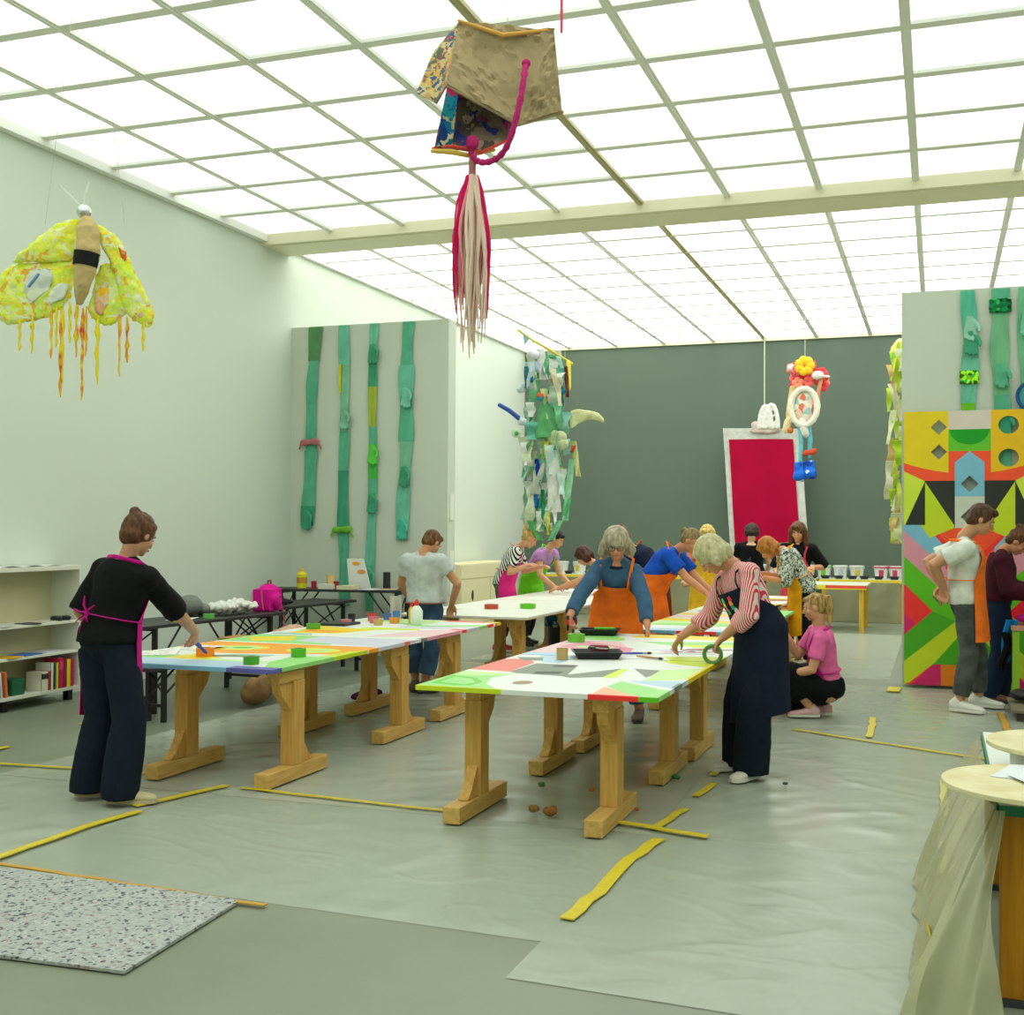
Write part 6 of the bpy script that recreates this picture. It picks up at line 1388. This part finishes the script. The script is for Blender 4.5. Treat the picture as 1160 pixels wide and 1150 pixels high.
c3 = [(226, 232, 222), (120, 190, 140), (176, 206, 180), (214, 224, 190), (150, 206, 190), (90, 170, 120), (228, 232, 226), (196, 216, 150), (200, 230, 220), (110, 190, 170), (224, 214, 180), (160, 196, 150), (222, 230, 214)]
def ex3(t, H_):
    o = V((-4.83, 14.75, 1.58)); K_ = lambda u, v, d=0: D_(u, v, 15.55 + d) - o
    m = M(); m.tube([K_(587, 374), K_(604, 386), K_(622, 396), K_(648, 412)], .017, 8); obj('bamboo_stick', m, plain('bamboo', (206, 186, 60), .6), t)
    m = M(); m.tube([K_(644, 412), K_(644, 438)], [.05, .055], 8, flat=.6); obj('yellow_roll', m, plain('roll_yellow', (226, 212, 70), .7), t)
    m = M(); m.tube([K_(620, 440), K_(619, 465), K_(620, 496)], [.02, .11, .17], 12, round_ends=False); obj('green_cone', m, cloth((96, 170, 110), 'cone_green', bs=30), t)
    m = M(); m.tube([K_(566, 459), K_(577, 465), K_(588, 474)], [.028, .03, .032], 8); obj('blue_tube', m, plain('tube_blue', (36, 70, 160), .5), t)
    m = M(); m.ell(K_(592, 478), (.07, .05, .05)); m.tube([K_(588, 474), K_(602, 482)], .03, 8); obj('glass_cup', m, plain('pale_blue_plastic', (190, 206, 210), .3), t)
    m = M(); m.ell(K_(585, 490), (.07, .02, .07)); obj('pale_rosette', m, plain('rosette', (206, 220, 190), .8), t); m = M(); m.ell(K_(585, 491, -.03), (.03, .02, .03)); obj('green_centre', m, plain('rosette_c', (70, 170, 110), .8), t)
    m = M(); m.rings([m.ering(K_(u, v), V((0, 0, 1)), F0.cross(V((0, 0, 1))) * 0 + F0, r1, .04, 12) for u, v, r1 in ((646, 476, .13), (655, 472, .10), (668, 470, .06), (678, 472, .05), (684, 477, .035))]); me = voxel(m, .015, 2, .02, .08); obj_me('pale_fin', me, cloth((214, 218, 160), 'fin_pale'), t)
    m = M(); m.slab([K_(628, 528), K_(638, 530), K_(642, 556), K_(640, 562), K_(631, 558)], -F0 * .02); obj('lime_panel', m, plain('lime_panel', (160, 224, 90), .7), t, smooth=False)
    for u0, v0, u1, v1, c, wd in ((612, 395, 616, 430, (226, 230, 228), .10), (600, 410, 602, 440, (190, 214, 214), .12), (596, 415, 597, 440, (40, 110, 120), .05), (617, 400, 620, 425, (110, 180, 130), .08), (625, 510, 628, 580, (228, 230, 222), .16), (612, 525, 606, 560, (190, 196, 180), .12), (607, 560, 608, 575, (30, 110, 170), .05), (643, 565, 640, 587, (90, 190, 120), .08), (650, 500, 655, 540, (206, 206, 140), .06), (648, 520, 640, 590, (150, 210, 170), .07), (621, 575, 621, 606, (226, 222, 50), .03), (615, 555, 616, 600, (40, 150, 100), .05), (634, 590, 624, 612, (130, 196, 150), .08), (600, 590, 612, 612, (100, 180, 110), .07), (608, 520, 610, 545, (24, 50, 150), .05), (641, 415, 643, 450, (110, 60, 50), .04), (619, 500, 618, 520, (214, 206, 50), .05), (650, 505, 648, 512, (220, 80, 60), .05)):
        a, b = K_(u0, v0, -.12), K_(u1, v1, -.12); s_ = R0 * wd * .5
        m = M(); m.grid(lambda u, v: a.lerp(b, v) + s_ * ((u - .5) * 2 * (1 + .15 * math.sin(v * 8))) + F0 * (.03 * math.sin(u * 4 + v * 6)), 4, 8, .01); obj('fabric_strip', m, cloth(c, bs=30), t)
    for u, v, c, r in ((605, 400, (226, 230, 236), .09), (600, 428, (20, 120, 170), .07), (634, 445, (20, 130, 150), .08), (612, 447, (236, 110, 70), .05), (622, 450, (236, 140, 150), .05), (612, 452, (40, 150, 160), .05), (632, 434, (222, 200, 150), .06), (592, 440, (190, 206, 206), .07), (632, 498, (206, 214, 170), .14), (612, 598, (226, 230, 226), .07), (609, 415, (190, 210, 220), .1), (633, 451, (60, 90, 60), .05), (627, 430, (196, 150, 110), .05)):
        m = M(); c_ = K_(u, v, -.1)
        for k in range(4): m.ell(c_ + V((rn2.uniform(-1, 1), rn2.uniform(-.5, .5), rn2.uniform(-1, 1))) * r * .4, (r * .7, r * .5, r * .6), nu=9, nv=6)
        obj('fabric_ball', m, cloth(c, bs=30), t)
    m = M(); m.slab([K_(592, 378), K_(600, 384), K_(594, 391)], -F0 * .015); obj('teal_pennant', m, plain('pennant', (120, 176, 170), .7), t, smooth=False)
    m = M(); m.tube([K_(590, 376), V((K_(590, 376).x, K_(590, 376).y, 5.15 - 1.58))], .003, 5); m.tube([K_(640, 408), V((K_(640, 408).x, K_(640, 408).y, 5.15 - 1.58))], .003, 5); obj('hanging_wire', m, wire, t)
rn2 = random.Random(31)
scrap_sculpture('scrap_sculpture', 'tall hanging mobile of green and white fabric scraps on a bamboo stick', (-4.83, 14.75, 1.58), None, c3, lambda q: .28 - .16 * abs(q - .45), 3.95, 1.58, 88, 5, wk=1.25, extra=ex3)
c6 = [(214, 226, 90), (226, 228, 190), (190, 220, 70), (228, 226, 200), (226, 206, 90), (206, 222, 150), (226, 190, 130), (180, 214, 50), (222, 230, 180)]
def ex6(t, H_):
    m = M(); m.ell((0, 0, H_ - .16), (.15, .12, .2)); me = voxel(m, .02, 2, .05, .08); obj_me('head_bundle', me, patches('c_head', [(190, 226, 60), (222, 230, 200), (150, 210, 60), (226, 232, 120)], 12), t)
    m = M(); m.tube([(0, 0, H_ - .02), (0, 0, 5.15 - 1.45)], .004, 5); obj('hanging_wire', m, wire, t)
scrap_sculpture('scrap_sculpture', 'hanging yellow and lime fabric figure half hidden behind the right partition edge', (-.40, 14.9, 1.45), None, c6, lambda q: .13 + .03 * math.sin(q * 11), 3.85, 1.45, 52, 9, wk=1.0, extra=ex6)

# ------------------------------------------------------------------ far yellow tables with paint buckets
yelm = plain('yellow_lacquer', (226, 204, 40), .5); yelw = woodm('yellow_wood', (214, 176, 60), (190, 146, 40))
dr = film('drape_film', (158, 158, 122), .62, rough=.3, bump=.8, bs=3)
def long_table(x0, x1, y, label, h=.75, dp=.7, drape=True):
    t = thing('yellow_table', label, 'table', ((x0 + x1) / 2, y, 0), group='yellow tables along the grey wall')
    L_ = x1 - x0
    m = M(); m.box((-L_ / 2, -dp / 2, h - .03), (L_ / 2, dp / 2, h)); obj('table_top', m, plain('tabletop_pale', (206, 214, 190), .5), t, smooth=False)
    m = M(); m.box((-L_ / 2, -dp / 2 - .012, h - .07), (L_ / 2, -dp / 2 - .001, h - .008)); obj('yellow_tape_edge', m, yelm, t, smooth=False)
    for sx in (-1, 1):
        for sy in (-1, 1):
            m = M(); x = sx * (L_ / 2 - .08); yy = sy * (dp / 2 - .06); m.box((x - .035, yy - .035, 0), (x + .035, yy + .035, h - .03)); obj('leg', m, yelw, t, smooth=False)
    if drape:
        m = M(); m.grid(lambda u, v: (-L_ / 2 + .12 + u * (L_ - .2), -dp / 2 - .025 - .03 * v - .012 * math.sin(u * 17 + v * 3), h - .05 - v * (h - .06)), 40, 12, .003); obj('plastic_drape', m, dr, t)
        m = M(); m.box((-L_ / 2 + .1, dp / 2 - .03, .02), (L_ / 2 - .1, dp / 2 - .01, h - .05)); obj('rear_sheet', m, plain('rear_sheet', (150, 152, 118), .7), t, smooth=False)
    return t
long_table(-1.98, -.55, 21.95, 'yellow edged table draped in plastic, carrying the rightmost row of buckets')
long_table(-3.65, -2.02, 21.95, 'yellow edged bucket table behind the people at the right table row')
long_table(-5.45, -3.72, 21.95, 'yellow edged bucket table behind the blue t-shirt')
long_table(-7.25, -5.52, 21.95, 'yellow edged bucket table at the left end of the grey wall')
bw = plain('bucket_white', (222, 226, 220), .35); BK = None
lbcols = [(200, 206, 206), (120, 200, 60), (190, 200, 210), (214, 196, 60), (226, 120, 120), (200, 60, 100), (210, 216, 210)]
def bucket(x, lab, lc, rim, i):
    t = thing('paint_bucket', lab, 'bucket', (x, 21.92, .751), .3 * math.sin(i * 7), group='white paint buckets on the yellow tables')
    m = M(); m.lathe([(.001, 0), (.10, 0), (.125, .23), (.118, .23), (.096, .008), (.001, .008)], n=24); obj('bucket_body', m, bw, t)
    m = M(); m.lathe([(.1255, .195), (.134, .195), (.134, .215), (.1265, .215)], n=24); obj('rim', m, plain('rimc_%d_%d_%d' % rim, rim, .4), t)
    m = M(); R_ = [];
    m.grid(lambda u, v: ((.108 + .014 * v + .003) * math.sin(-.5 + .7 * u), -(.108 + .014 * v + .003) * math.cos(-.5 + .7 * u), .05 + .11 * v), 10, 3, .002); obj('bucket_label', m, plain('lbl_%d' % i, lc, .5), t)
    m = M(); m.tube([(.13 * math.cos(a * PI / 10), -.13 * abs(math.sin(a * PI / 10)) * .5 - .03, .2 - .09 * math.sin(a * PI / 10)) for a in range(11)], .003, 6); obj('wire_handle', m, wire, t)
def bowl(x, y, c, lab, i):
    t = thing('paint_bowl', lab, 'bowl', (x, y, .751), group='dark paint bowls in front of the buckets')
    m = M(); m.lathe([(.001, 0), (.06, 0), (.085, .055), (.08, .055), (.056, .008), (.001, .008)], n=18); obj('bowl_body', m, plain('bowl_dark', (34, 34, 36), .5), t)
    m = M(); m.lathe([(.001, .03), (.07, .03), (.001, .034)], n=18); obj('paint', m, plain('bowl_paint_%d' % (i % 5), c, .3), t)
bx = [(-.70, 5, (206, 40, 90), 'white bucket cut by the mural edge at the right end of the table'), (-.95, 5, (206, 40, 90), 'white bucket with magenta rim, second from the right end'), (-1.36, 3, (214, 218, 210), 'white bucket with yellow stripe alone left of the magenta rimmed one'), (-1.64, 2, (214, 218, 214), 'white bucket right of the green rimmed one'), (-1.92, 1, (110, 206, 60), 'white bucket with bright green rim beside the ponytail'),
      (-2.20, 0, (206, 210, 206), 'white bucket just left of the green rimmed one'), (-2.48, 6, (210, 214, 210), 'white bucket behind the speckled blouse'), (-2.77, 2, (210, 214, 210), 'white bucket left of the speckled blouse'), (-3.06, 4, (210, 214, 210), 'white bucket behind the striped shirt'), (-6.45, 3, (210, 214, 210), 'white bucket with yellow stripe behind the green apron'), (-6.80, 0, (210, 214, 210), 'white bucket left of the one behind the green apron'), (-5.9, 6, (210, 214, 210), 'white bucket behind the dark brown bob')]
for i, (x, li, rim, lab) in enumerate(bx): bucket(x, lab, lbcols[li], rim, i)
for i, x in enumerate((-.72, -.98, -1.22, -1.42, -1.65, -1.88, -2.1, -2.35, -6.2, -6.6)):
    bowl(x, 21.69, [(206, 60, 90), (60, 90, 160), (226, 120, 50), (120, 30, 80), (50, 130, 70)][i % 5], ['small dark paint bowl at the mural edge end of the bucket table', 'small dark paint bowl before the magenta rimmed bucket', 'small dark paint bowl in the gap between two bucket groups', 'small dark paint bowl before the yellow striped bucket', 'small dark paint bowl before the fourth bucket from the right', 'small dark paint bowl before the green rimmed bucket', 'small dark paint bowl left of the green rimmed bucket', 'small dark paint bowl behind the speckled blouse', 'small dark paint bowl behind the dark brown bob', 'small dark paint bowl behind the green apron'][i], i)
t = long_table(-2.1, -1.06, 20.1, 'small white topped table with red edge and yellow legs before the bucket tables', .74, 1.3, False)
m = M(); m.box((-.1, -.665, .69), (.52, -.663, .735)); obj('red_edge', m, plain('edge_red', (226, 70, 50), .5), t, smooth=False)
# plywood cabinet on the left wall
t = thing('plywood_cabinet', 'pale plywood cabinet with two dark handle holes against the left wall', 'cabinet', (-7.5, 19.1, 0))
pc = plain('pale_ply', (222, 214, 172), .6, var=.05, vs=2)
m = M(); m.box((-.3, -1.35, 0), (.28, 1.35, 1.02)); obj('cabinet_body', m, pc, t, smooth=False, bevel=.006)
for y0, y1 in ((-1.34, -.02), (.02, 1.34)):
    m = M(); m.box((.281, y0 + .01, .04), (.298, y1 - .01, .76)); f = obj('door', m, pc, t, smooth=False, bevel=.003)
    m = M(); q = y0 + .35; m.ell((.30, q + .15, .50 if y0 < 0 else .58), (.006, .05, .09)); obj('handle_hole', m, plain('hole_dark', (50, 46, 36), .9), f)
m = M(); m.box((.281, -1.33, .78), (.295, 1.33, 1.0)); obj('drawer_front', m, pc, t, smooth=False, bevel=.003)
# waste bin
t = thing('waste_bin', 'black waste bin with blue bag under the plain white table', 'bin', (-4.25, 13.65, .012))
m = M(); m.lathe([(.001, 0), (.15, 0), (.17, .5), (.16, .5), (.14, .01), (.001, .01)]); obj('bin_body', m, plain('black_plastic', (26, 27, 26), .35), t)
m = M(); m.lathe([(.172, .42), (.20, .47), (.19, .55), (.14, .60), (.05, .58), (.001, .56)]); me = voxel(m, .015, 2, .03, .06); obj_me('bag', me, plain('bag_blue', (20, 70, 190), .35), t)
# ------------------------------------------------------------------ right edge: clothes stand, box, plinth
t = thing('side_table', 'small table with lime legs and hanging garments at the right edge', 'table', (.86, 12.05, 0))
m = M(); m.box((-.24, -.3, .70), (.5, .3, .74)); obj('table_top', m, plain('top_pink', (206, 150, 120), .6), t, smooth=False)
for x in (-.20, .44):
    for y in (-.25, .25):
        m = M(); m.box((x - .03, y - .03, .0), (x + .03, y + .03, .70)); obj('leg', m, plain('leg_lime', (150, 196, 40), .5), t, smooth=False)
blob('magenta_cloth', [((.86, 12.0, .78), (.2, .2, .05)), ((.95, 11.9, .80), (.12, .14, .05))], cloth((206, 30, 150), 'cloth_mag'), 'magenta cloth heaped on the lime legged table', 'cloth', zb=.742)
m = M(); m.grid(lambda u, v: (.59 - .03 * math.sin(v * 3) + .10 * u - .02 * v, 11.85 - .02 * math.sin(u * 8), .79 - .42 * v * (1 - .3 * u)), 8, 12, .012); solo('blue_cloth', m, cloth((20, 130, 200), 'cloth_blue'), 'blue cloth hanging off the left corner of the lime legged table', 'cloth')
m = M(); m.grid(lambda u, v: (.54 + .07 * u + .03 * math.sin(v * 5), 11.80 - .02 * math.sin(u * 8), .68 - .34 * v), 8, 12, .015); solo('black_garment', m, BLC, 'black garment hanging beside the blue cloth', 'garment')
blob('black_shoes', [((.68, 11.42, .22), (.09, .13, .05)), ((.80, 11.40, .22), (.05, .13, .05))], BLK, 'black shoes on the low grey platform at the right edge', 'shoes', zb=.11)
blob('dark_bag', [((.95, 12.6, .2), (.10, .1, .16))], BLC, 'black bag standing behind the low platform', 'bag', zb=.01)
t = thing('low_platform', 'low grey wooden platform on the floor at the right edge', 'platform', (.86, 11.3, 0))
m = M(); m.box((-.28, -.42, .075), (.5, .42, .10)); obj('deck', m, plain('plat_grey', (122, 116, 92), .7, var=.1), t, smooth=False, bevel=.003)
for x in (-.2, .4): m = M(); m.box((x - .04, -.38, 0), (x + .04, .38, .075)); obj('runner', m, plain('plat_dark', (70, 66, 56), .7), t, smooth=False)
# ------------------------------------------------------------------ near right: plastic draped table with round discs
zt = .68
t = thing('work_table', 'tall wooden post table at the right edge, its top edged green', 'table', (.70, 5.0, 0))
m = M(); m.box((-.51, -.645, zt - .02), (.6, .9, zt)); obj('table_top', m, plain('top_white', (220, 224, 214), .5), t, smooth=False)
m = M(); m.box((-.515, -.655, zt - .035), (.6, -.646, zt - .002)); m.box((-.519, -.655, zt - .035), (-.511, .9, zt - .002)); obj('green_edge', m, plain('edge_green', (30, 120, 80), .5), t, smooth=False)
for x in (-.45, .5):
    for y in (-.585, .8):
        m = M(); m.box((x - .055, y - .05, .03), (x + .055, y + .05, zt - .036)); obj('post', m, woodm('ochre_post', (206, 142, 24), (184, 120, 16)), t, smooth=False, bevel=.004)
        m = M(); m.box((x - .07, y - .06, .0), (x + .07, y + .06, .03)); obj('foot_plate', m, plain('foot_dark', (60, 66, 66), .6), t, smooth=False)
m = M(); m.box((-.39, -.61, zt - .085), (.44, -.58, zt - .037)); obj('rail', m, yelw, t, smooth=False)
def disc(c, r, label):
    m = M(); m.lathe([(.001, 0), (r - .002, 0), (r, .002), (r, .016), (r - .002, .018), (.001, .018)], c, 64)
    return solo('round_disc', m, [woodm('disc_ply', (226, 218, 176), (212, 198, 146), (3, 3, 12))], label, 'plywood disc')
m = M(); m.box((.26, 4.39, zt + .001), (.60, 4.66, zt + .0585)); solo('white_box', m, plain('box_white', (222, 226, 222), .5), 'white flat box between the table top and the near round disc', 'box', smooth=False, bevel=.003)
m = M(); m.box((.26, 4.74, zt + .001), (.70, 5.05, zt + .109)); solo('white_box', m, plain('box_white', (222, 226, 222), .5), 'white flat box under the far round disc', 'box', smooth=False, bevel=.003)

disc((.325, 4.38, zt + .06), .318, 'pale round plywood disc with papers, overhanging the nearest corner of the table')
disc((.49, 4.93, zt + .111), .32, 'higher round plywood disc behind the one with papers')
for i, (x, y, rz, lab) in enumerate(((.36, 4.36, .4, 'white sheet with small blue drawing on the near round disc'), (.42, 4.48, 1.0, 'white sheet at the rear of the near round disc'), (.30, 4.52, -.3, 'white sheet partly under the others on the near round disc'))):
    m = M(); m.grid(lambda u, v: ((u - .5) * .2, (v - .5) * .26, .001 + .012 * u * v), 6, 6, .0008)
    o = obj('paper_sheet', m, plain('sheet_bluewhite', (222, 226, 228), .7), None); o.location = (x, y, zt + .0795 + .0035 * (2 - i) * 1.2); o.rotation_euler = (0, 0, rz); setp(o, lab, 'paper')
    if i == 0:
        m = M(); m.tube([(-.05, -.05, .006), (-.02, -.06, .006), (.02, -.055, .006)], .003, 6); obj('ink_mark', m, plain('ink', (60, 110, 120), .5), o)
dfm = film('table_drape_film', (204, 202, 162), .52, rough=.25, bump=.9, bs=3.5)
def drp(u, v):
    # u runs along the left edge of the table from its rear to the front corner and a little along the front
    if u < .75: a = u / .75; T_ = V((.172, 5.9 - 1.57 * a, .665)); B_ = V((-.075 + .03 * math.sin(u * 40), 6.0 - 1.92 * a, .016))
    else: a = (u - .75) / .25; T_ = V((.172 + .03 * a, 4.33, .665)); B_ = V((-.07 + .27 * a, 4.08 + .02 * math.sin(a * 9), .016))
    p = T_.lerp(B_, v ** 1.0); b = math.sin(v * PI) * .03; f = .012 * math.sin(u * 31 + v * 4) * (.2 + v) + .006 * math.sin(u * 67 + v * 9)
    return p + V((-(b + f), -(b * .6 + f) if u > .6 else 0, 0))
m = M(); m.grid(drp, 90, 34, .0015)
solo('plastic_drape', m, dfm, 'translucent plastic film hanging from the right work table down to the floor', 'plastic film')
m = M(); P = [drp(.62, .70), drp(.64, .76), drp(.63, .81), drp(.62, .87), drp(.64, .93)]
L_ = [V(p) + V((-.008, -.006, .002)) for p in P]; m.tube(L_, [.012, .008, .014, .010, .012], 8, flat=.4, up=(1, 0, 0)); solo('tape_scrap', m, tapem, 'crinkled yellow tape scrap stuck on the plastic drape', 'tape')
